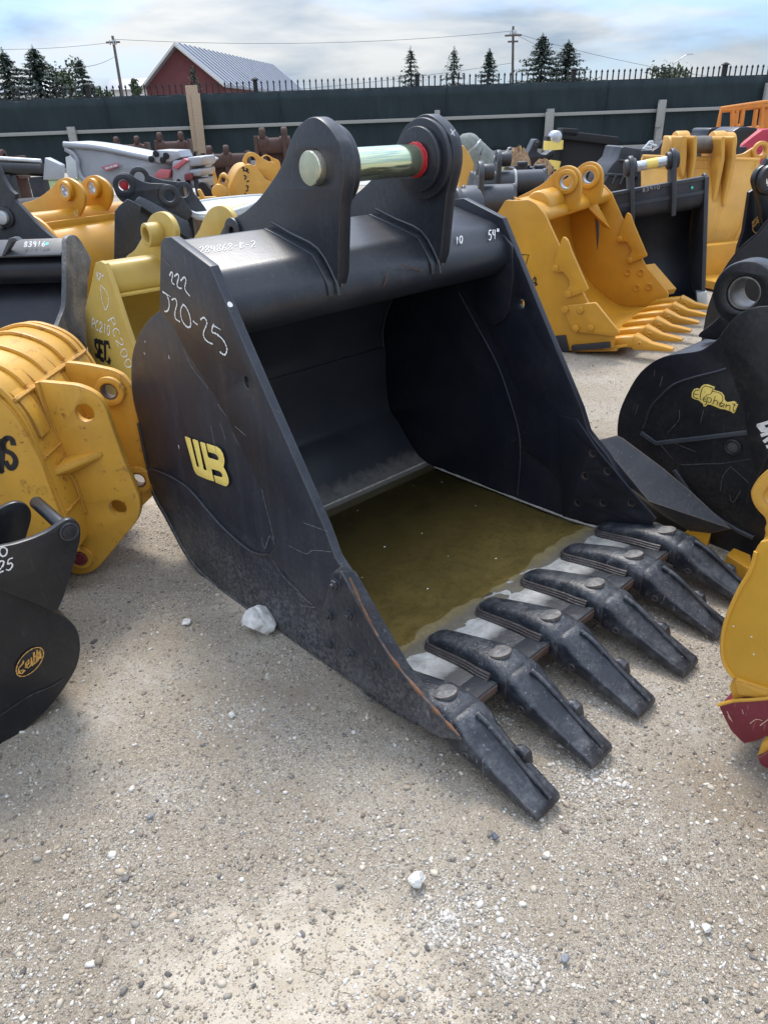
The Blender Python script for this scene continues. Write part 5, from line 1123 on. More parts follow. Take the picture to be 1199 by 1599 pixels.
for x0, s_ in ((.52, -1), (1.05, -1)):
    e_ = plate('ear', C_.o, x0, x0+.045, cat(c_e, 3, True), YELLOW, [circle(hc, .052, 30), circle(h2_, .048, 30)], .006)
    for c0 in (hc, h2_): bo = disc('boss', e_, x0-.035, x0+.001, c0, .088, YELLOW, .053, .006); disc('bushing', bo, x0-.02, x0+.04, c0, .0525, GALV, .045, .002)
disc('boss_cap', C_.o, .18, .52, (.42, 1.03), .10, YELLOW, 0, .03)
hull('ear_brace', [(1.10, .33, 1.03), (1.20, .33, 1.03), (1.10, .33, .93), (1.45, .22, .72), (1.50, .22, .70), (1.45, .30, .74)], YELLOW, C_.o, .01)
# guards on both side edges
gp = C_.yz(CT([(325, 405), (345, 420), (362, 470), (435, 635), (350, 668), (333, 662), (338, 640), (355, 620), (352, 590), (325, 555), (298, 560), (284, 545), (300, 480)]), -.02)
for x0 in (-.03, CW+.002-.0): 
    gd = plate('side_guard', C_.o, x0 if x0 < 0 else CW-.060, (x0+.029) if x0 < 0 else CW-.0285, rnd(gp, .02, 3), YELLOW, (), .005)
    xx = -.03 if x0 < 0 else CW-.060
    for p in ((294, 542), (348, 652)): disc('bolt', gd, xx-.012, xx+.001, C_.yz(CT([p]), -.02)[0], .024, YELLOW, 0, .004, 'x', 16)
    ge_ = C_.yz(CT([(362, 470), (372, 470), (440, 625), (405, 650), (400, 600)]), -.03)
    # side cutter wings
    wp = C_.yz(CT([(325, 715), (345, 700), (465, 688), (568, 818), (545, 832), (370, 812)]), -.02)
    wx = (-.035, -.001) if x0 < 0 else (CW-.064, CW-.0285)
    if x0 < 0:
        wg = plate('side_cutter', C_.o, wx[0], wx[1], rnd(wp, .012, 2), YELLOW, (), .006)
        for p in ((334, 718), (399, 720), (380, 798), (443, 795)): disc('bolt', wg, wx[0]-.02, wx[0]+.001, C_.yz(CT([p]), -.035)[0], .027, YELLOW, 0, .004, 'x', 6)
    else:
        for p in ((334, 718), (399, 720), (380, 798), (443, 795)): disc('bolt', C_.o, CW-.040, CW-.0275, C_.yz(CT([p]), -.035)[0], .032, YELLOW, .02, .004, 'x', 20)
        a1 = C_.hit(CT([(672, 528)])[0], (CW, 0, 0), (1, 0, 0)); a2 = C_.hit(CT([(735, 640)])[0], (CW, 0, 0), (1, 0, 0)); a3 = C_.hit(CT([(715, 522)])[0], (CW+.08, 0, 0), (1, 0, 0)); a4 = C_.hit(CT([(808, 630)])[0], (CW+.13, 0, 0), (1, 0, 0))
        pts = [a1, a2, a3, a4]; hull('side_cutter', pts+[tuple(np.array(p)+[0.01, .02, -.05]) for p in pts], YELLOW, C_.o, .004)
hull('wear_pad', [(x, a, c) for x in (-.032, .05) for a, c in C_.yz(CT([(360, 872), (522, 858), (525, 882), (362, 895)]), -.02)], CHARC, C_.o, .004)
hull('wear_pad', [(x, a, c) for x in (-.01, .05) for a, c in C_.yz(CT([(285, 832), (335, 828), (350, 898), (315, 905)]), -.01)], CHARC, C_.o, .004)
lipc = [(-.10, .03), (-.20, .05), (-.42, .105), (-.42, .085), (-.2, .03)]
plate('lip', C_.o, .029, CW-.029, lipc, YELLOW, (), .002)
for x_, pp in ((-.004, [(150, 485), (175, 482), (178, 495), (160, 530), (150, 520)]), ):
    strokes('badge', C_, [CT([(148, 485), (178, 486), (165, 528), (150, 525)])], (-.002, 0, 0), (-1, 0, 0), .008, BLKMARK, C_.o, .002, False)
strokes('number', C_, [CT([(205, 580), (192, 600), (215, 612)]), CT([(208, 585), (208, 618)])], (0, 0, 0), (-1, 0, 0), .012, BLKMARK, C_.o, .002, False)
for k in range(6):
    x = .09+k*(CW-.18)/5
    secs = [sec(x, s, z, w, h, n=14, pw=4) for s, z, w, h in ((.20, .07, .05, .02), (.24, .07, .085, .05), (.36, .075, .09, .075), (.44, .07, .10, .095), (.455, .07, .09, .09))]
    loft('adapter', secs, YELLOW, C_.o, 40)
    secs = [sec(x, s, z, w, h, n=14, pw=5) for s, z, w, h in ((.45, .065, .10, .105), (.462, .062, .115, .115), (.52, .062, .10, .09), (.58, .066, .07, .06), (.66, .070, .075, .045), (.735, .080, .060, .02))]
    to = loft('tooth', secs, YELLOW, C_.o, 40); disc('retainer', to, x-.062, x-.048, (-.50, .115), .02, YELLOW, .008, .003, 'x', 14)

# --- black clean-up bucket with pale rim
M_ = Thing('excavator_bucket', 'wide black clean-up bucket with pale grey rim and labelled shaft behind the clean yellow bucket', 'bucket', (3.12, 6.9, .03), -.1, None, -.14)
MW = .97
mp = [(0, -.03), (0, 1.07), (.02, 1.105), (.06, 1.12), (.16, 1.08), (.40, .80), (.50, .48), (.44, .20), (.26, -.01)]
for x0 in (-.026, -MW): plate('side_plate', M_.o, x0, x0+.026, rnd(mp, .02, 3), GREYBLK, (), .004)
mpath = cat([(.15, 1.05), (.37, .80), (.47, .48), (.42, .21), (.25, .02), (.01, .0)], 5)
plate('wrapper', M_.o, -MW+.027, -.027, band(mpath, -.02), BLACKIN, (), .001)
nr = np.array([0, 0, 1.105]); nrm = np.array([0, -1., 0])
plate('beam', M_.o, -MW+.027, -.027, [(.0, 1.095), (.0, 1.07), (.015, 1.065), (.02, .985), (.0, .98), (.0, .955), (.10, .95), (.12, 1.09)], GREYBLK, (), .003)
box('edge_trim', (-.03, -.012, .0), (.006, .0, 1.09), GREYBLK, M_.o)
tube('torque_tube', [(-MW+.028, .12, .93), (-.028, .12, .93)], .11, CHARC, M_.o, 24)
def mx(px, py): return M_.hit((px, py), (0, 0, 0), (0, 1, 0))
hs_ = [mx(985, 262), mx(1051, 254)]
for i_, c0 in enumerate(hs_):
    e_ = plate('ear', M_.o, c0[0]-.018, c0[0]+.018, rnd([(-.03, .80), (-.045, 1.0), (-.05, 1.33), (.0, 1.37), (.08, 1.36), (.13, 1.28), (.14, 1.10), (.10, .9)], .03, 4), GREYBLK, (), .004)
    disc('boss', e_, c0[0]-.05, c0[0]+.05, (.04, 1.27), .072, CHARC if i_ else GREYBLK, 0, .01)
sh_ = tube('shaft', [(hs_[0][0]+.05, .04, 1.27), (hs_[1][0]-.05, .04, 1.27)], .042, GALV, M_.o, 20)
ua, ub = hs_[0][0], hs_[1][0]
tube('shaft_label', [(ua+(ub-ua)*.38, .038, 1.2715), (ua+(ub-ua)*.64, .038, 1.2715)], .0425, YLOGO, sh_, 20)
pts_ = [M_.hit(p, (0, -.03, 0), (0, 1, 0)) for p in EL([(470, 182), (522, 178), (525, 225), (505, 255), (475, 245)])]
hull('corner_shoe', [tuple(p) for p in pts_]+[tuple(np.array(p)+[0, .05, .01]) for p in pts_], GALV, M_.o, .004)
c0 = mx(1080, 293); hull('paint_spot', [(c0[0]+dx, -.004+o, c0[2]+d) for dx, d in ((-.012, 0), (.012, 0), (0, -.014), (0, .014)) for o in (0, .012)], TEAL, M_.o)
strokes('chalk_writing', M_, written('83910', (1002, 300), (1030, 294), (0, -6)), (0, 0, 0), (0, -1, 0), .007, plain('grey_marker', (.3, .3, .3), .7, 0, 0, 5, 0), M_.o, .002)

# --- tall yellow bucket seen from its back
NY = 8.4
N_ = Thing('excavator_bucket', 'tall yellow bucket seen from its ribbed back with four high ear plates, right background', 'bucket', (3.55, NY, 0), 0)
rows = [(248, 1000, 1184, .10), (262, 1000, 1183, .06), (290, 1000, 1178, -.06), (320, 1000, 1172, -.16), (350, 1000, 1161, -.22), (380, 1002, 1147, -.24), (405, 1010, 1134, -.20), (430, 1030, 1118, -.12), (452, 1080, 1102, .0)]
def sheet(name, T, rows, th, mat, parent, n=10, tilt=0.0):
    vs = []; fs = []
    for py, xl, xr, d in rows:
        for k in range(n+1):
            s_ = k/n; dd = d+tilt*(.5-s_); vs.append(T.hit((xl+(xr-xl)*s_, py+(6*(s_-.5) if tilt else 0)), (0, dd, 0), (0, 1, 0)))
    for j in range(len(rows)-1):
        for k in range(n): a = j*(n+1)+k; fs.append((a, a+1, a+n+2, a+n+1))
    o = mesh(name, vs, fs, mat, parent, 70); md = o.modifiers.new('s', 'SOLIDIFY'); md.thickness = th; md.offset = 1 if True else 0; return o, vs
rr = [(a, b, c, d) for a, b, c, d in [tuple(x) for x in zip(*[np.interp(np.linspace(0, 8, 25), range(9), [r[i] for r in rows]) for i in range(4)])]]
shn, vv = sheet('shell', N_, rr, .03, ORYEL, N_.o, 8)
for fr_ in (.38, .55, .73, .985):
    P_ = [N_.hit((r[1]+(r[2]-r[1])*fr_, r[0]), (0, r[3]-.02, 0), (0, 1, 0)) for r in rr if r[0] > 250]; tube('rib', P_, .018, ORYEL, N_.o, 6)
P_ = [N_.hit((x, 249+.03*(x-1100)), (0, .085, 0), (0, 1, 0)) for x in (1002, 1060, 1120, 1184)]; tube('top_roll', P_, .03, ORYEL, N_.o, 8)
P_ = [N_.hit((x, 263+.02*(x-1100)), (0, .03, 0), (0, 1, 0)) for x in (1002, 1060, 1120, 1183)]; tube('flange', P_, .014, ORYEL, N_.o, 6)
for (p, yy) in (([(90, 345), (100, 332), (135, 332), (142, 345), (140, 500), (125, 640), (105, 690), (85, 600), (80, 430)], .02), ([(190, 350), (200, 330), (218, 330), (226, 345), (222, 500), (200, 640), (190, 690), (165, 690), (195, 520)], -.03), ([(415, 360), (430, 333), (450, 333), (456, 350), (452, 520), (435, 620), (375, 905), (345, 905), (395, 600), (425, 500)], -.08), ([(512, 345), (525, 332), (540, 335), (545, 350), (545, 500), (525, 620), (455, 905), (430, 905), (485, 640), (510, 520)], -.12)):
    q_ = N_.xz(ZR(p), yy); lo_y = max(0, -0.0)
    plate('ear', N_.o, yy-.10, yy+.42, rnd(q_, .02, 2), ORYEL, (), .01, 'y')
for p, yy in (((165, 360), .05), ((480, 360), .0), ((550, 370), .0), ((95, 400), .1)): c0 = N_.xz(ZR([p]), yy)[0]; disc('boss', N_.o, c0[0]-.07, c0[0]+.07, (yy+.16, c0[1]-.06), .14, ORYEL, 0, .02)
a = N_.hit(ZR([(222, 405)])[0], (0, .1, 0), (0, 1, 0)); b = N_.hit(ZR([(420, 405)])[0], (0, .1, 0), (0, 1, 0)); tube('shaft', [a, b], .085, plain('dull_steel', (.16, .14, .12), .5, .6, .2, 20, .1), N_.o, 18)
lg = N_.xz(ZR([(540, 500), (640, 480), (720, 430), (770, 395), (810, 390), (840, 420), (846, 480), (820, 560), (770, 620), (745, 560), (600, 545)]), .25); hc_ = N_.xz(ZR([(775, 450)]), .25)[0]
ln = plate('lug', N_.o, .25, .29, rnd(lg, .02, 2), ORYEL, [circle(hc_, .05, 20)], .008, 'y'); disc('boss', ln, .21, .251, hc_, .09, ORYEL, .051, .006, 'y')
box('base_foot', (-.5, -.1, 0), (.35, .6, .30), ORYEL, N_.o, .03)
# yellow teeth of another bucket under it
q = ground(1122, 462); T_ = Thing('excavator_bucket', 'low yellow toothed bucket edge showing under the tall yellow bucket', 'bucket', (q[0]+.12, q[1]+.2, 0), .35)
box('lip', (-.1, 0, .02), (.9, .35, .10), YELLOW, T_.o, .01); box('wrapper', (-.1, .34, .02), (.9, .45, .4), YELLOW, T_.o, .02)
for k in range(4):
    hull('tooth', [(.0+k*.22, .05, .03), (.10+k*.22, .05, .03), (.0+k*.22, .05, .12), (.10+k*.22, .05, .12), (.03+k*.22, -.32, .05), (.07+k*.22, -.32, .05), (.05+k*.22, -.32, .08)], YELLOW, T_.o, .008)

# --- black mud bucket and hoses behind
q = aty(985, 290, 11.); U = Thing('excavator_bucket', 'dark mud bucket with rounded back and ribbed edge behind the wheelie bin', 'bucket', (q[0], 11., 0), 0)
up = U.xz(ZB([(60, 400), (90, 320), (160, 220), (210, 170), (245, 60), (275, 50), (400, 70), (560, 90), (640, 150), (700, 260), (640, 330), (540, 300), (500, 420), (480, 520), (300, 520), (60, 520)]), 0)
plate('back', U.o, 0, .8, up, CHARC, (), .03, 'y')
for k in range(5):
    q1_ = U.hit(ZB([(80+k*75, 400+k*8)])[0], (0, -.03, 0), (0, 1, 0)); q2_ = U.hit(ZB([(120+k*75, 315+k*5)])[0], (0, -.03, 0), (0, 1, 0)); tube('rib', [q1_, q2_], .02, GREYBLK, U.o, 6)
tube('seam', [U.hit(ZB([(90, 318)])[0], (0, -.02, 0), (0, 1, 0)), U.hit(ZB([(480, 340)])[0], (0, -.02, 0), (0, 1, 0))], .018, GREYBLK, U.o, 6)
tube('seam', [U.hit(ZB([(225, 185)])[0], (0, -.02, 0), (0, 1, 0)), U.hit(ZB([(500, 215)])[0], (0, -.02, 0), (0, 1, 0))], .015, GREYBLK, U.o, 6)
arm = U.xz(ZB([(480, 190), (520, 110), (600, 60), (640, 10), (700, -20), (760, 30), (770, 110), (700, 160), (600, 190), (540, 250)]), -.2)
U2 = Thing('coupler_hook', 'black curved coupler hook rising behind the wide clean-up bucket', 'attachment', (U.org[0], 10.5, 0), 0)
arm = U2.xz(ZB([(480, 190), (520, 110), (600, 60), (640, 10), (700, -20), (760, 30), (770, 110), (700, 160), (600, 190), (540, 250)]), 0)
plate('hook_plate', U2.o, 0, .12, cat(arm, 2, True), GLOSSBLK, (), .01, 'y'); ax_ = np.mean([a for a, c in arm]); box('hook_leg', (ax_-.25, .01, 0), (ax_+.25, .11, min(c for a, c in arm)+.2), GLOSSBLK, U2.o, .01)
for k, (p1, p2) in enumerate((((450, 85), (540, 5)), ((470, 100), (600, 50)), ((500, 0), (610, 50)))):
    pass
T_ = Thing('wire_rack', 'small bright wire rack beside the black coupler hook', 'rack', (U.org[0], 12., 0), 0)
for p1, p2 in (((445, 90), (520, 5)), ((500, 95), (545, 10)), ((450, 80), (510, 90)), ((470, 55), (530, 65)), ((500, 20), (610, 60)), ((520, 5), (545, 10)), ((600, 55), (600, 120))):
    a, b = T_.hit(ZB([p1])[0], (0, 0, 0), (0, 1, 0)), T_.hit(ZB([p2])[0], (0, 0, 0), (0, 1, 0)); tube('wire', [a, b], .02, GALV, T_.o, 5)
a = T_.hit(ZB([(470, 90)])[0], (0, 0, 0), (0, 1, 0)); box('stem', (a[0]-.03, -.03, 0), (a[0]+.03, .03, a[2]), GALV, T_.o, .005)
# --- black wheelie bin
q = aty(905, 260, 14.); Bn = Thing('skip_bin', 'large black plastic bin with rimmed top and yellow striped post, in front of the fence', 'bin', (q[0], 14., 0), .05)
bp_ = Bn.xz(D4([(685, 55), (700, 40), (1010, 75), (1040, 80), (1020, 190), (1000, 230), (940, 330), (650, 330), (655, 270)]), 0)
zb0 = .02
plate('bin_body', Bn.o, 0, 1.0, bp_[:7]+[(bp_[6][0]-.1, zb0), (bp_[8][0]+.1, zb0)]+[bp_[8]], RUBBER, (), .03, 'y')
for a, b in (((700, 30), (1058, 72)), ((705, 15), (805, 22))):
    p1, p2 = Bn.hit(D4([a])[0], (0, -.05, 0), (0, 1, 0)), Bn.hit(D4([b])[0], (0, -.05, 0), (0, 1, 0)); hull('rim', [tuple(np.array(p)+[0, dy, dz]) for p in (p1, p2) for dy in (-.05, .3) for dz in (-.09, .04)], RUBBER, Bn.o, .02)
p1, p2 = Bn.hit(D4([(995, 90)])[0], (0, -.03, 0), (0, 1, 0)), Bn.hit(D4([(985, 220)])[0], (0, -.03, 0), (0, 1, 0)); tube('rib', [p1, p2], .05, RUBBER, Bn.o, 6)
for a, b in (((655, 78), (652, 135)), ((642, 198), (630, 252))):
    p1, p2 = Bn.hit(D4([a])[0], (0, -.12, 0), (0, 1, 0)), Bn.hit(D4([b])[0], (0, -.12, 0), (0, 1, 0)); tube('yellow_stripe', [p1, p2], .17, YLOGO, Bn.o, 10)
p1, p2 = Bn.hit(D4([(660, 55)])[0], (0, -.12, 0), (0, 1, 0)), Bn.hit(D4([(625, 300)])[0], (0, -.12, 0), (0, 1, 0)); tube('post', [p1, p2, (p2[0], p2[1], 0)], .14, RUBBER, Bn.o, 10); disc('knob', Bn.o, -.30, -.02, (p1[0], p1[2]), .10, GALV, 0, .05, 'y')

# --- grey buckets in a row just behind the big black one
def greybkt(Yg, label, tubeL, tubeR, rad, ears, zg, mat=GREYBLK, seed=0):
    a = aty(*tubeL, Yg); b = aty(*tubeR, Yg); T_ = Thing('excavator_bucket', label, 'bucket', ((a[0]+b[0])/2, Yg, 0), 0, 'dark grey buckets parked behind the big black bucket'); h = (b[0]-a[0])/2
    zc = (a[2]+b[2])/2
    tube('torque_tube', [(-h, 0, zc), (h, 0, zc)], rad, mat, T_.o, 24)
    prof = cat([(.1, zc+rad*.3), (.45, zc-.15), (.55, zc*.5), (.4, .12), (0., .02), (-.5, .03)], 5)
    plate('wrapper', T_.o, -h, h, band(prof, .02), mat, (), .002)
    sp2 = [(-.05, zc+rad+.02), (.15, zc+rad*.5), (.47, zc-.14), (.57, zc*.5), (.42, .11), (0, .0), (-.55, .01), (-.50, .2), (-.16, zc-.05)]
    for x_ in (-h-.025, h): plate('side_plate', T_.o, x_, x_+.025, rnd(sp2, .05, 3), mat, (), .004)
    for (ex, ey, w) in ears:
        e = aty(ex, ey, Yg-.05); x_ = e[0]-T_.org[0]; ep = [(-.10, zc-.1), (-.16, e[2]-.02), (-.10, e[2]+.05), (0.0, e[2]+.05), (.08, e[2]-.03), (.18, zc+.15), (.35, zc+.02), (.1, zc-.1)]
        er_ = plate('ear', T_.o, x_-.02, x_+.02, rnd(ep, .04, 4), mat, [circle((-.04, e[2]-.035), .03, 16)], .004); disc('boss', er_, x_+.019, x_+.019+w, (-.04, e[2]-.035), .062, CHARC, .03, .005)
    return T_
greybkt(6.4, 'dark grey bucket with its round tube level with the ear of the big black bucket', (725, 312), (798, 318), .13, ((750, 262, .09),), 0)
greybkt(7.6, 'second dark grey bucket with a pale band round its tube', (738, 283), (845, 288), .11, ((778, 243, .10),), 0)
tb = aty(802, 286, 7.6); 
T_ = Thing('white_strap', 'pale strap wrapped over the tube of the second dark grey bucket', 'strap', (tb[0], 7.6, 0), 0)
zc_ = (aty(738, 283, 7.6)[2]+aty(845, 288, 7.6)[2])/2
tube('strap_band', [(0, .112*cos(t_), zc_+.112*sin(t_)) for t_ in np.linspace(-.6, 3.6, 20)], .012, WHITEP, T_.o, 5)
q = aty(722, 318, 5.4); T_ = Thing('drum_cover', 'round ribbed grey cap peeking over the right end of the big black bucket', 'cap', (q[0], 5.0, 0), .3)
zq = aty(722, 318, 5.0)[2]; disc('cap_disc', T_.o, -.10, .06, (0, zq-.02), .11, GREYBLK, 0, .02); disc('cap_rim', T_.o, -.12, -.08, (0, zq-.02), .125, GREYBLK, .08, .01); box('cap_stand', (-.08, -.06, 0), (.04, .06, zq-.08), GREYBLK, T_.o, .01)
# yellow blade, grey tarp roll, grey link, orange cloth, plates with bolts
q = aty(728, 262, 10.); T_ = Thing('steel_fin', 'tall yellow steel blade just right of the far ear of the big black bucket', 'attachment', (q[0], 10., 0), 0)
yb = T_.xz(D4([(60, 340), (75, 110), (95, 108), (130, 160), (160, 225), (150, 320), (100, 345)]), 0); plate('blade_plate', T_.o, 0, .3, rnd([(yb[0][0], .02)]+yb[1:6]+[(yb[5][0], .02)], .01, 2), ORYEL, (), .01, 'y')
T_ = Thing('canvas_roll', 'grey green canvas roll leaning behind the yellow blade', 'tarp', (q[0], 11.5, 0), 0)
P_ = [T_.hit(p, (0, 0, 0), (0, 1, 0)) for p in D4([(75, 50), (100, 80), (140, 125), (175, 175), (205, 235)])]; P_.append((P_[-1][0]+.1, 0, 0)); tube('roll', cat(P_, 3), [.04, .07, .11, .14, .16, .17, .17, .18, .19, .20, .2, .2, .2, .2, .2, .2], plain('canvas', (.20, .22, .20), .85, 0, .2, 12, .4), T_.o, 12)
tube('strap', [tuple(np.array(P_[2])+[.16*cos(a)*.8, .16*sin(a), .16*cos(a)*.6]) for a in np.linspace(0, 2*pi, 14)[:-1]], .02, GALV, T_.o, 5, True)
def outl(name, label, catg, pts, Yo, th, mat, tr_=D4, grp=None, part='body_plate', sm=True, holes=()):
    ps = tr_(pts); q = aty(ps[0][0], ps[0][1], Yo); T_ = Thing(name, label, catg, (q[0], Yo, 0), 0, grp); pz = T_.xz(ps, 0); mn = min(c for a, c in pz); cx = np.mean([a for a, c in pz])
    hs = [circle(T_.xz(tr_([h]), 0)[0], r, 18) for h, r in holes]
    plate(part, T_.o, 0, th, cat(pz, 3, True) if sm else rnd(pz, .01, 2), mat, hs, min(.015, th*.3), 'y')
    if mn > .08: w = max(.08, (max(a for a, c in pz)-min(a for a, c in pz))*.3); box('foot', (cx-w, .003, 0), (cx+w, th-.003, mn+.12), mat, T_.o, .01)
    return T_
outl('grab_arm', 'black open grab arm standing left of the tall plastic bin', 'attachment', [(455, 185), (490, 165), (520, 110), (540, 72), (560, 72), (566, 100), (556, 145), (600, 165), (640, 140), (660, 150), (650, 190), (600, 215), (560, 265), (500, 265), (490, 215)], 12.5, .35, GLOSSBLK, holes=(((551, 95), .05),))
outl('grey_link', 'small grey steel link behind the second dark grey bucket', 'attachment', [(360, 190), (372, 130), (385, 120), (405, 122), (414, 145), (408, 200), (380, 205)], 11.5, .1, SILVER, holes=(((390, 140), .03),))
outl('base_plate', 'black mounting plate with two round studs behind the tubes', 'attachment', [(355, 300), (420, 270), (480, 262), (560, 280), (600, 290), (540, 312), (440, 318), (360, 318)], 9.2, .5, GLOSSBLK, sm=False)
for i_, (p, r_) in enumerate((((434, 255), .09), ((540, 275), .09))):
    q = aty(*D4([p])[0], 9.3); T_ = Thing('round_stud', ('round black stud on the mounting plate nearer the orange cloth heap' if i_ == 0 else 'round black stud on the mounting plate nearer the clean yellow bucket'), 'stud', (q[0], 9.05, 0), 0)
    tube('stud', [(0, 0, 0), (0, 0, q[2]+.05)], r_, GLOSSBLK, T_.o, 16); disc('stud_cap', T_.o, q[2]+.05, q[2]+.09, (0, 0), r_*.7, CHARC, .02, .01, 'z', 16)
def cloth(px, py, w, h, Yc, label):
    q = aty(*D4([(px, py)])[0], Yc); T_ = Thing('cloth_heap', label, 'cloth', (q[0], Yc, 0), 0); r = np.random.default_rng(int(px)); z0 = q[2]
    n1_, n2_ = 22, 12; vs = []; fs = []
    for i in range(n2_+1):
        for j in range(n1_):
            a = 2*pi*j/n1_; s_ = i/n2_; rad = sin(s_*pi*.5+.05)*(1+.12*sin(j*2.2+i*.7)+.04*r.normal()); vs.append((w*rad*cos(a), w*.7*rad*sin(a), z0+h*cos(s_*pi*.5)*(1+.05*r.normal())+.04*sin(j*1.7+i)-h*.4))
    for i in range(n2_):
        for j in range(n1_): fs.append((i*n1_+j, i*n1_+(j+1) % n1_, (i+1)*n1_+(j+1) % n1_, (i+1)*n1_+j))
    mesh('cloth', vs, fs, TAN, T_.o, 60); box('pallet', (-w*.8, -w*.5, 0), (w*.8, w*.5, z0-h*.35), WOODG, T_.o, .02)
cloth(430, 225, .17, .26, 9.9, 'crumpled tan cloth heap left of the black grab arm'); cloth(585, 258, .14, .14, 9.9, 'smaller tan cloth heap at the foot of the plastic bin')

# --- orange platform with guard rail
q = aty(1160, 215, 18.); R_ = Thing('access_platform', 'orange tubular guard rail platform at the right edge in front of the fence', 'platform', (q[0], 18., 0), 0)
def rb(pts, r_=.045, mat=ORANGE, d=0.): tube('rail_tube', [R_.hit(p, (0, d, 0), (0, 1, 0)) for p in ZR(pts)], r_, mat, R_.o, 8)
for pts in ([(430, 258), (455, 105), (800, 55), (870, 50)], [(560, 145), (545, 300), (450, 295)], [(590, 95), (572, 245)], [(640, 95), (622, 240), (575, 245)], [(640, 90), (805, 70)], [(745, 110), (725, 260)], [(550, 90), (545, 300)], [(665, 275), (800, 262)], [(670, 290), (800, 285)], [(800, 60), (770, 400)], [(730, 270), (715, 400)], [(450, 120), (870, 75)]):
    rb(pts, .05)
hull('panel', [R_.hit(p, (0, d, 0), (0, 1, 0)) for p in ZR([(802, 80), (870, 75), (870, 270), (790, 275)]) for d in (.03, .12)], ORANGE, R_.o, .01)
for xx in (450, 700, 850): a = R_.hit(ZR([(xx, 290)])[0], (0, 0, 0), (0, 1, 0)); tube('leg', [(a[0], 0, 0), (a[0], 0, a[2])], .05, ORANGE, R_.o, 8)
a = R_.hit(ZR([(720, 400)])[0], (0, 0, 0), (0, 1, 0))
outl('red_tarp', 'red covered load under the orange guard rail', 'tarp', [(600, 440), (640, 400), (730, 330), (800, 280), (900, 270), (900, 470), (640, 450)], 16.5, 1.0, plain('red_cloth', (.42, .03, .06), .6, 0, .12, 3, .2), ZR, sm=False)
for i_, (pts, Yd) in enumerate((([(330, 370), (345, 310), (365, 270), (430, 265), (470, 290), (540, 300), (545, 330), (420, 380)], 13.), ([(545, 500), (545, 320), (590, 270), (640, 255), (760, 270), (700, 330), (620, 400), (590, 480)], 12.))):
    outl('excavator_bucket', ('low black bucket back seen behind the high yellow ear plates' if i_ == 0 else 'tall black bucket back between the yellow ear plates and the red load'), 'bucket', pts, Yd, .7, GLOSSBLK, ZR)
for i_, (x0_, x1_, pp) in enumerate(((945, 985, 252), (1000, 1045, 240))):
    pass

# --- large black bucket with the yellow decal, right
E_ = Thing('excavator_bucket', 'big glossy black bucket with yellow elephant-shaped word decal at the right edge', 'bucket', (-.6213+1.62*cos(.73776), 2.3249+1.62*sin(.73776), 0), .73776)
ep = E_.yz(EL([(74, 900), (74, 850), (82, 790), (100, 735), (130, 672), (165, 612), (210, 560), (275, 515), (345, 492), (420, 482), (490, 470), (540, 440), (585, 405), (620, 370), (700, 330), (828, 290)]), 0)
print('E', [(round(a, 2), round(c, 2)) for a, c in ep])
low = E_.yz(EL([(120, 960), (250, 1060), (370, 1060), (430, 1140), (520, 1260), (640, 1345), (780, 1410)]), 0)
print('Elow', [(round(a, 2), round(c, 2)) for a, c in low])
epc = cat(ep, 3)
lowp = [(ep[0][0]+.01, .25), (-.74, .12), (-.90, .02), (-1.35, .0), (-1.62, .05), (-1.75, .5), (-1.6, 1.0)]
plate('side_plate', E_.o, 0, .02, epc+lowp[::-1], GLOSSBLK, (), .003)
plate('side_plate', E_.o, .95, .97, epc+lowp[::-1], GLOSSBLK, (), .003)
plate('wrapper', E_.o, .0005, .9695, band(offset_path([(-.90, .022), (-.76, .12)]+[(ep[0][0], .26)]+epc[:-6], .003), .018), GLOSSBLK, (), .003)
sb = E_.yz(EL([(580, 405), (600, 378), (640, 325), (680, 288), (730, 262), (780, 252), (840, 248), (900, 260), (900, 700), (828, 1000), (760, 1140), (700, 760)]), -.012)
plate('side_bar', E_.o, -.012, -.0005, rnd(sb, .01, 2), GLOSSBLK, (), .003)
ee = E_.yz(EL([(480, 405), (488, 380), (540, 340), (595, 285), (612, 220), (618, 140), (650, 92), (700, 64), (770, 52), (860, 55), (900, 80), (900, 300), (760, 270), (600, 400), (560, 420)]), .20)
eh = E_.yz(EL([(703, 188)]), .10)[0]; eh2 = E_.yz(EL([(628, 286)]), .19)[0]
er_ = plate('ear', E_.o, .20, .25, cat(ee, 2, True), GLOSSBLK, [circle(eh, .062, 36), circle(eh2, .026, 20)], .006)
bo = disc('boss', er_, .10, .2005, eh, .118, GLOSSBLK, .062, .012, 'x', 60); disc('bushing', bo, .105, .24, eh, .0615, plain('dull_bushing', (.22, .20, .18), .4, .8, .2, 40, .1), .052, .003, 'x', 48)
er2 = plate('ear', E_.o, .62, .67, cat(ee, 2, True), GLOSSBLK, [circle(eh, .062, 36)], .006)
plate('top_plate', E_.o, .021, .949, band([(p[0]-.0, p[1]-.02) for p in cat(ep[8:15], 3)], .016), GREYBLK, (), .002)
for pts in ([(620, 562), (560, 580), (460, 605), (360, 640), (290, 700), (240, 760), (205, 860)],):
    tube('weld_seam', [(-.0, y, z) for y, z in cat(E_.yz(EL(pts), 0), 4)], .006, GLOSSBLK, E_.o, 6)
for pts in ([(200, 872), (268, 922), (500, 895), (760, 862)],):
    plate('rub_strip', E_.o, -.008, -.0002, band(E_.yz(EL(pts), 0), .018), GREYBLK, (), .002)
for pts in ([(370, 1060), (430, 1150), (500, 1235), (640, 1335), (760, 1395)],):
    plate('rub_strip', E_.o, -.014, -.0002, band(cat(E_.yz(EL(pts), 0), 3), .016), GREYBLK, (), .003)
tube('weld_seam', [(-.0, y, z) for y, z in E_.yz(EL([(395, 1042), (600, 1035), (828, 1000)]), 0)], .003, CHARC, E_.o, 5)
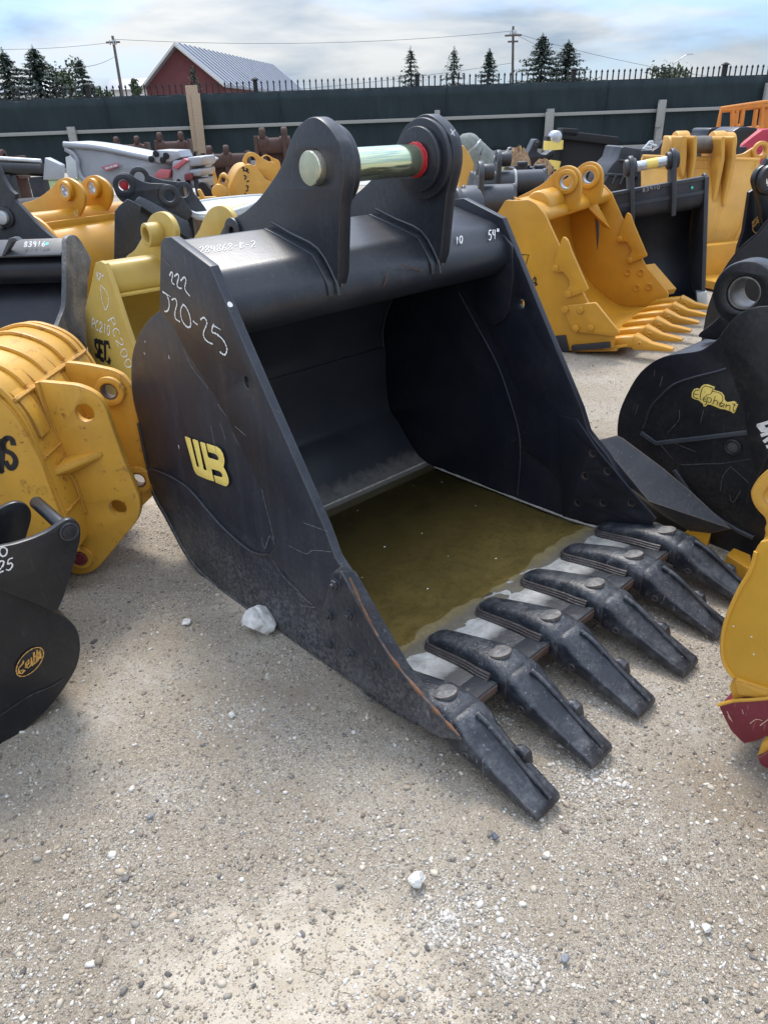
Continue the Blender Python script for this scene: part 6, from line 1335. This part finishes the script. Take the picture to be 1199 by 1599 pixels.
c0 = E_.yz(EL([(648, 955)]), -.01)[0]; di = disc('plug', E_.o, -.014, -.0005, c0, .033, GLOSSBLK, .022, .004, 'x', 40); disc('plug_face', di, -.008, -.0006, c0, .0215, plain('dull_grey', (.09, .09, .088), .6, .3, .2, 40, .1), 0, .001, 'x', 30)
# decal
dec = EP([(88, 255), (95, 205), (125, 162), (170, 148), (210, 162), (225, 125), (265, 95), (320, 92), (425, 128), (410, 175), (470, 190), (530, 215), (562, 260), (568, 320), (600, 350), (655, 345), (700, 335), (735, 350), (735, 372), (762, 380), (745, 430), (735, 440), (728, 480), (700, 515), (680, 505), (660, 488), (560, 455), (510, 450), (370, 392), (320, 385), (300, 410), (265, 418), (250, 375), (190, 325), (120, 305), (92, 285)])
plate('decal', E_.o, -.0022, -.0004, E_.yz(dec, 0), YLOGO, (), .0005)
el = [[(205, 178), (150, 180), (118, 215), (110, 260), (135, 290), (180, 300)], [(120, 235), (190, 245)], [(225, 320), (210, 290), (225, 200), (250, 140), (290, 118), (390, 148), (385, 190), (360, 235), (290, 252)], [(270, 205), (284, 208)],
      [(390, 195), (470, 210), (520, 245), (538, 290), (530, 340), (505, 380), (530, 425)], [(318, 280), (280, 275), (252, 300), (262, 335), (295, 340)], [(262, 305), (300, 308)],
      [(275, 395), (300, 370), (318, 300), (350, 288), (372, 315), (355, 355), (318, 345)], [(430, 265), (395, 380)], [(405, 340), (440, 325), (465, 345), (455, 395)], [(545, 375), (505, 360), (485, 390), (505, 415), (540, 400)], [(560, 375), (545, 430)], [(575, 440), (590, 385)], [(590, 410), (625, 395), (645, 420), (635, 470)], [(715, 370), (690, 450), (700, 485), (720, 470)], [(675, 375), (735, 400)]]
strokes('decal_lettering', E_, [EP(p) for p in el], (-.0022, 0, 0), (-1, 0, 0), .0033, BLKMARK, E_.o, .0006)
BRm = [[(1050, 690), (1110, 770), (1170, 760), (1199, 740)], [(1050, 690), (1199, 645)], [(1120, 700), (1140, 730)], [(1100, 835), (1215, 795)], [(1140, 925), (1215, 870)], [(1180, 1000), (1215, 990)]]
strokes('white_lettering', E_, [EP(p) for p in BRm], (-.012, 0, 0), (-1, 0, 0), .013, CHALK, E_.o, .0012, False)
for sc in ([(385, 770), (380, 820), (325, 880)], [(330, 920), (400, 950), (465, 975)], [(640, 1050), (600, 1100), (590, 1170)], [(640, 1050), (730, 1130)], [(635, 1190), (650, 1230), (690, 1170)], [(290, 940), (350, 1010)], [(490, 830), (505, 770)], [(262, 570), (258, 600)], [(300, 600), (288, 650)], [(180, 740), (165, 790)]):
    strokes('scratch', E_, [EL(sc)], (0, 0, 0), (-1, 0, 0), .0022, plain('scratch_grey', (.12, .11, .10), .6, 0, .1, 30, 0), E_.o, .0009)
# yellow steel blocks it rests on
for i_, (pts, lab) in enumerate((([(405, 1380), (425, 1363), (480, 1375), (545, 1378), (520, 1450), (470, 1440)], 'yellow steel block under the black bucket, nearer its flared cutter'), ([(618, 1490), (655, 1455), (740, 1490), (742, 1550), (725, 1560)], 'yellow steel block under the black bucket, nearer the red tipped bucket'))):
    q_ = [ground(*p, .06) for p in EL(pts)]; c0 = np.mean(q_, 0); T_ = Thing('yellow_block', lab, 'block', (c0[0], c0[1], 0), 0)
    hull('block', [tuple(np.array([p[0]-c0[0], p[1]-c0[1], z])) for p in q_ for z in (.0, .06)], YELLOW, T_.o, .006)
# --- black bucket behind it with grooved back and round badge
F_ = Thing('excavator_bucket', 'black bucket with grooved curved back and round orange badge at the right edge', 'bucket', (2.62, 4.75, 0), .73776)
fp = F_.yz(EL([(520, 310), (535, 250), (560, 180), (590, 110), (640, 30), (700, -40), (770, -100), (828, -170), (900, -200), (900, 400), (560, 420)]), 0)
plate('side_plate', F_.o, 0, .03, fp[:9]+[(fp[9][0], fp[9][1]), (fp[9][0], .02), (fp[0][0], .02)], GLOSSBLK, (), .003)
plate('grooved_back', F_.o, .031, .9, band(offset_path(cat([(fp[0][0], .05)]+fp[:9], 3), -.004), -.02), GLOSSBLK, (), .004)
for k in range(7):
    x_ = .05+.045*k; tube('groove', [(x_, y-.002, z+.004) for y, z in cat(fp[2:8], 3)], .006, CHARC, F_.o, 6)
G2 = Thing('excavator_bucket', 'tall black bucket ear with round boss cut by the right edge under the yellow lug', 'bucket', (3.05, 5.3, 0), .2)
gp_ = G2.xz(ZR([(725, 720), (735, 660), (765, 610), (810, 575), (870, 555), (900, 1200), (800, 1060), (790, 960), (755, 820)]), 0)
hh = G2.xz(ZR([(850, 690)]), 0)[0]; pl_ = plate('ear', G2.o, 0, .04, cat(gp_, 2, True), GLOSSBLK, [circle(hh, .05, 24)], .005, 'y'); disc('boss', pl_, -.05, .001, hh, .10, GLOSSBLK, .051, .008, 'y')
sd_ = G2.xz(ZR([(690, 800), (730, 770), (790, 900), (900, 1000), (900, 1300), (600, 1250), (640, 1130)]), .12)
plate('side_plate', G2.o, .12, .15, [(a, c) for a, c in sd_[:5]]+[(sd_[4][0], .02), (sd_[5][0], .02)]+sd_[5:], GLOSSBLK, (), .004, 'y')
bc = ZR(ell((800, 1050), 108, 62, radians(-48)))
strokes('badge_ring', G2, [bc], (0, .12, 0), (0, -1, 0), .010, ORG, G2.o, .002, False)
strokes('badge_lettering', G2, [ZR([(745, 1020), (715, 1050), (725, 1085), (750, 1050)]), ZR([(750, 1040), (775, 1010), (765, 1050)]), ZR([(790, 985), (785, 1020)])], (0, .12, 0), (0, -1, 0), .016, ORG, G2.o, .002, False)
# --- yellow bucket with red wear plates, right foreground
R5R = TR(3.2, 1080, 720)
Q_ = Thing('excavator_bucket', 'yellow bucket with dark red painted wear plates at the right edge of the foreground', 'bucket', (1.04, 1.40, 0), .74)
qo = Q_.yz(R5R([(420, 40), (381, 55), (330, 80), (295, 110), (268, 145), (250, 180), (248, 205), (262, 250), (290, 290), (315, 315), (326, 345), (318, 375), (322, 395)]), 0)
qh = Q_.yz(R5R([(420, 110), (381, 132), (340, 165), (320, 195), (318, 220), (335, 250), (365, 270), (420, 280)]), 0)
lug = cat(qo, 3)+[(qo[-1][0]-.0, qo[-1][1]-.02), (qh[-1][0]-.25, qo[-1][1]-.05), (qh[-1][0]-.25, qo[0][1])]
plate('lifting_lug', Q_.o, .05, .085, lug, YELWORN, [cat(qh, 3)+[(qh[-1][0]-.02, (qh[-1][1]+qh[0][1])/2)]], .005)
qb = Q_.yz(R5R([(340, 405), (312, 450), (285, 545), (240, 620), (205, 690), (172, 770), (150, 850), (143, 930), (150, 990), (168, 1035), (202, 1082), (185, 1128), (200, 1180), (190, 1205)]), 0)
qs = cat(qb, 3)+cat([(qb[-1][0]-.05, qb[-1][1]-.02), (-.20, .10), (-.42, .16), (-.56, .34), (-.58, .56), (-.46, .74), (-.26, .82), (-.05, .80)], 4)
YELR = paint('yellow_side', (.62, .33, .03), .38, dust=.08, dustc=(.6, .45, .25, 1), edge=.4, spots=.1, scratch=.06, bump=.05, edgec=(.55, .30, .08, 1))
plate('side_plate', Q_.o, 0, .02, qs, YELR, (), .004)
plate('side_plate', Q_.o, .75, .77, qs, YELR, (), .004)
plate('wrapper', Q_.o, .0205, .7495, band(offset_path(cat(qb[:11], 3), .0), -.018), YELR, (), .003)
tube('weld_seam', [(.0, y-.004, z) for y, z in cat(qb[1:11], 3)], .006, YELR, Q_.o, 6)
plate('ledge', Q_.o, -.014, .10, rnd(Q_.yz(R5R([(205, 1090), (230, 1100), (381, 1150), (460, 1180), (460, 1215), (381, 1192), (225, 1170)]), -.014), .004, 1), YELWORN, (), .003)
rp_ = Q_.yz(R5R([(132, 1222), (212, 1200), (300, 1195), (470, 1180), (470, 1340), (381, 1370), (330, 1398), (258, 1412), (192, 1345)]), -.02)
rd = plate('wear_plate', Q_.o, -.022, .12, rnd(rp_, .008, 2), REDP, (), .004)
tube('worn_edge', [(-.021, y+.001, z+.002) for y, z in cat(rp_[:4], 3)], .005, YELR, rd, 6)
for sc in ([(180, 1270), (190, 1290)], [(290, 1310), (320, 1290), (350, 1295)], [(340, 1320), (381, 1290)], [(175, 1250), (200, 1300)], [(250, 1240), (256, 1262)]):
    strokes('scratch', Q_, [R5R(sc)], (-.022, 0, 0), (-1, 0, 0), .003, plain('scratch_pale', (.55, .35, .25), .6, 0, .1, 30, 0), rd, .001)
rp2 = Q_.yz(R5R([(325, 1482), (381, 1445), (460, 1400), (460, 1560), (381, 1535), (350, 1520)]), -.05)
plate('wear_plate', Q_.o, -.055, .05, rnd([(a, max(c, .0)) for a, c in rp2], .006, 2), REDP, (), .004)
plate('heel_strip', Q_.o, -.045, -.0, rnd(Q_.yz(R5R([(325, 1475), (350, 1400), (381, 1385), (460, 1370), (460, 1405), (381, 1450)]), -.04), .004, 1), YELWORN, (), .003)
for p in ((207, 825), (297, 878), (308, 965)): disc('paint_fleck', Q_.o, -.0012, -.0002, Q_.yz(R5R([p]), 0)[0], .0022, CHALK, 0, .0002, 'x', 7)

# ================================================================== stones
ICO_V = None
bm = bmesh.new(); bmesh.ops.create_icosphere(bm, subdivisions=1, radius=1); bm.verts.ensure_lookup_table()
I1v = np.array([v.co[:] for v in bm.verts]); I1f = np.array([[v.index for v in f.verts] for f in bm.faces]); bm.free()
bm = bmesh.new(); bmesh.ops.create_icosphere(bm, subdivisions=2, radius=1); I2v = np.array([v.co[:] for v in bm.verts]); I2f = np.array([[v.index for v in f.verts] for f in bm.faces]); bm.free()
def stone_mat(name, stops):
    m, t, b = newmat(name); g = N(t, 'ShaderNodeNewGeometry'); r = N(t, 'ShaderNodeValToRGB'); r.color_ramp.interpolation = 'CONSTANT'
    els = r.color_ramp.elements; els[0].position = 0; els[0].color = stops[0][1]+(1,)
    els[1].position = stops[1][0]; els[1].color = stops[1][1]+(1,)
    for p, c in stops[2:]: e = els.new(p); e.color = c+(1,)
    lk(t, g.outputs['Random Per Island'], r.inputs['Fac']); v = N(t, 'ShaderNodeTexCoord').outputs['Object']; n = noise(t, v, 160, 4, .6)
    lk(t, mixc(t, mth(t, 'MULTIPLY', n, .25), r.outputs['Color'], (.30, .26, .20, 1)), b.inputs['Base Color']); b.inputs['Roughness'].default_value = .8; b.inputs['Specular IOR Level'].default_value = .3
    bp = N(t, 'ShaderNodeBump', inp={'Strength': .5, 'Distance': .002}); lk(t, n, bp.inputs['Height']); lk(t, bp.outputs[0], b.inputs['Normal']); return m
STONE = stone_mat('gravel_stone', [(0, (.38, .31, .23)), (.16, (.52, .46, .37)), (.34, (.24, .20, .15)), (.48, (.68, .64, .57)), (.60, (.30, .27, .23)), (.70, (.45, .37, .27)), (.80, (.17, .155, .145)), (.86, (.60, .53, .43)), (.93, (.085, .08, .078)), (.96, (.22, .17, .14))])
mbR = np.array(MB.R)
def inside(x, y):
    p = np.stack([x-MB.org[0], y-MB.org[1]], -1)@mbR[:2, :2].T
    return (p[:, 0] > -.02) & (p[:, 0] < BW+.02) & (p[:, 1] > -1.12) & (p[:, 1] < .45)
def scatter(name, n, smin, smax, region, V0, F0, seed, clump=.0, powr=2.5, label=None, mat=None, thr=.0, centre=None, tight=True):
    r = np.random.default_rng(seed)
    if centre is None:
        y = region[2]+(region[3]-region[2])*r.random(n)**1.5; half = .35+.62*y; x = -half+2*half*r.random(n)
    else:
        c = r.integers(0, len(centre), n); cc = np.array(centre); x = cc[c, 0]+r.normal(size=n)*cc[c, 2]; y = cc[c, 1]+r.normal(size=n)*cc[c, 2]*.75
    k = ~inside(x, y)
    if clump: k &= (vnoise(x*3.1+5, y*3.1, seed+50)*.6+vnoise(x*9, y*9, seed+51)*.4+clump*(r.random(n)-.5) > thr)
    x, y = x[k], y[k]; n = len(x); s = smin*(smax/smin)**(r.random(n)**powr)
    sc = s[:, None]*np.stack([.7+.8*r.random(n), .55+.5*r.random(n), .40+.35*r.random(n)], -1)
    th = r.random(n)*2*pi; c, d = np.cos(th), np.sin(th); tl = (r.random(n)-.5)*.7
    P = V0[None]*(1+.26*(r.random((n, len(V0), 1))-.5)*1.6)+.12*r.normal(size=(n, len(V0), 3)); P = np.clip(P, -.45-.4*r.random((n, 1, 3)), .45+.4*r.random((n, 1, 3))); P = P*sc[:, None, :]
    z1 = P[:, :, 2]*np.cos(tl)[:, None]+P[:, :, 0]*np.sin(tl)[:, None]; x1 = P[:, :, 0]*np.cos(tl)[:, None]-P[:, :, 2]*np.sin(tl)[:, None]
    Q = np.stack([x1*c[:, None]-P[:, :, 1]*d[:, None]+x[:, None], x1*d[:, None]+P[:, :, 1]*c[:, None]+y[:, None], z1+(gheight(x, y)+sc[:, 2]*.18)[:, None]], -1)
    F = (F0[None]+(np.arange(n)*len(V0))[:, None, None]).reshape(-1, 3)
    o = np_mesh(name, Q.reshape(-1, 3), F, mat or STONE, False); tag(o, label, 'gravel', kind='stuff'); return o
scatter('gravel', 120000, .0012, .0046, (0, 0, .62, 3.8), I1v, I1f, 3, .9, 1.7, 'fine loose gravel strewn over the yard ground', thr=.36)
scatter('gravel', 27000, .0034, .0095, (0, 0, .62, 5.5), I1v, I1f, 4, .6, 2.2, 'pea-sized pebbles strewn over the yard ground', thr=.46)
scatter('gravel', 1500, .007, .0145, (0, 0, .65, 4.5), I1v, I1f, 5, .5, 2.2, 'thumb-sized stones lying here and there on the yard ground', thr=.45)
LIME = stone_mat('crushed_lime', [(0, (.52, .49, .44)), (.3, (.62, .59, .54)), (.6, (.42, .38, .32)), (.85, (.32, .29, .25))])
g_ = lambda px, py: tuple(ground(px, py)[:2])
cl1 = [g_(*p)+(s,) for p, s in (((925, 1195), .06), ((960, 1230), .07), ((900, 1225), .05), ((700, 1420), .07), ((740, 1400), .08), ((805, 1510), .04), ((790, 1490), .04), ((690, 1445), .03), ((620, 1560), .08), ((880, 1320), .10), ((1150, 1500), .09), ((40, 1540), .10), ((180, 1370), .12), ((360, 1120), .07), ((330, 870), .08), ((850, 1030), .06), ((1000, 960), .06), ((1120, 960), .05), ((560, 1300), .09))]
scatter('crushed_limestone', 9000, .0016, .008, None, I1v, I1f, 8, 0, 2.6, 'crushed white limestone bits lying in small drifts by the teeth', LIME, centre=cl1)
cl2 = [g_(*p)+(s,) for p, s in (((905, 1195), .03), ((940, 1185), .03), ((800, 1505), .03), ((820, 1530), .024), ((705, 1425), .04), ((850, 980), .03), ((790, 1120), .02), ((960, 1215), .03))]
scatter('crushed_limestone', 200, .004, .012, None, I1v, I1f, 9, 0, 1.6, 'broken white limestone chunks heaped in front of the bucket teeth', LIME, centre=cl2)
# single rocks
ROCK = plain('pale_rock', (.64, .62, .575), .9, 0, .22, 45, .7)
def rock(px, py, rx, rz, label, seed, mat=ROCK, zc=None):
    q = ground(px, py); r = np.random.default_rng(seed); bm = bmesh.new(); bmesh.ops.create_icosphere(bm, subdivisions=4, radius=1)
    cuts = [(r.normal(size=3), .55+.35*r.random()) for _ in range(11)]; cuts = [(c/np.linalg.norm(c), d) for c, d in cuts]
    for v in bm.verts:
        p = np.array(v.co)
        for c, d in cuts:
            e = p@c
            if e > d: p = p-c*(e-d)*.93
        a = vnoise(np.array(p[0]*3+p[2]*2+9), np.array(p[1]*3-p[2]*1.5+9), seed); b2 = vnoise(np.array(p[0]*9+p[2]*7+9), np.array(p[1]*9-p[2]*5+9), seed+1)
        p = p*(.88+.2*a+.08*b2); v.co = (p[0]*rx, p[1]*rx*.85, p[2]*rz)
    me = bpy.data.meshes.new('rock'); bm.to_mesh(me); bm.free(); smooth_me(me, 14); o = link('rock', me, mat); o.location = (q[0], q[1], rz*.62 if zc is None else zc); o.rotation_euler = (0, 0, r.random()*6); tag(o, label, 'rock'); return o
rock(407, 980, .072, .062, 'rough pale limestone lump leaning on the side of the big black bucket', 31)
rock(292, 973, .022, .008, 'small flat pale stone left of the limestone lump', 32)
rock(650, 1378, .023, .018, 'chunky whitish stone, largest in the lower foreground', 33)
rock(362, 1118, .012, .009, 'pale pebble in a small cluster on the left foreground', 34)
rock(236, 1276, .010, .007, 'bluish grey pebble on the left foreground', 35, plain('blue_stone', (.24, .25, .27), .7, 0, .1, 60, .2))
rock(881, 1498, .010, .008, 'smooth grey pebble near the bottom right', 36, MATS['blue_stone'])
rock(773, 1307, .011, .006, 'dark slate chip right of the nearest tooth', 37, plain('slate', (.10, .11, .13), .7, 0, .1, 60, .2))
rock(1101, 1451, .012, .009, 'smooth cream pebble near the right edge', 38)
print('ICO', I1v.shape, I2v.shape)
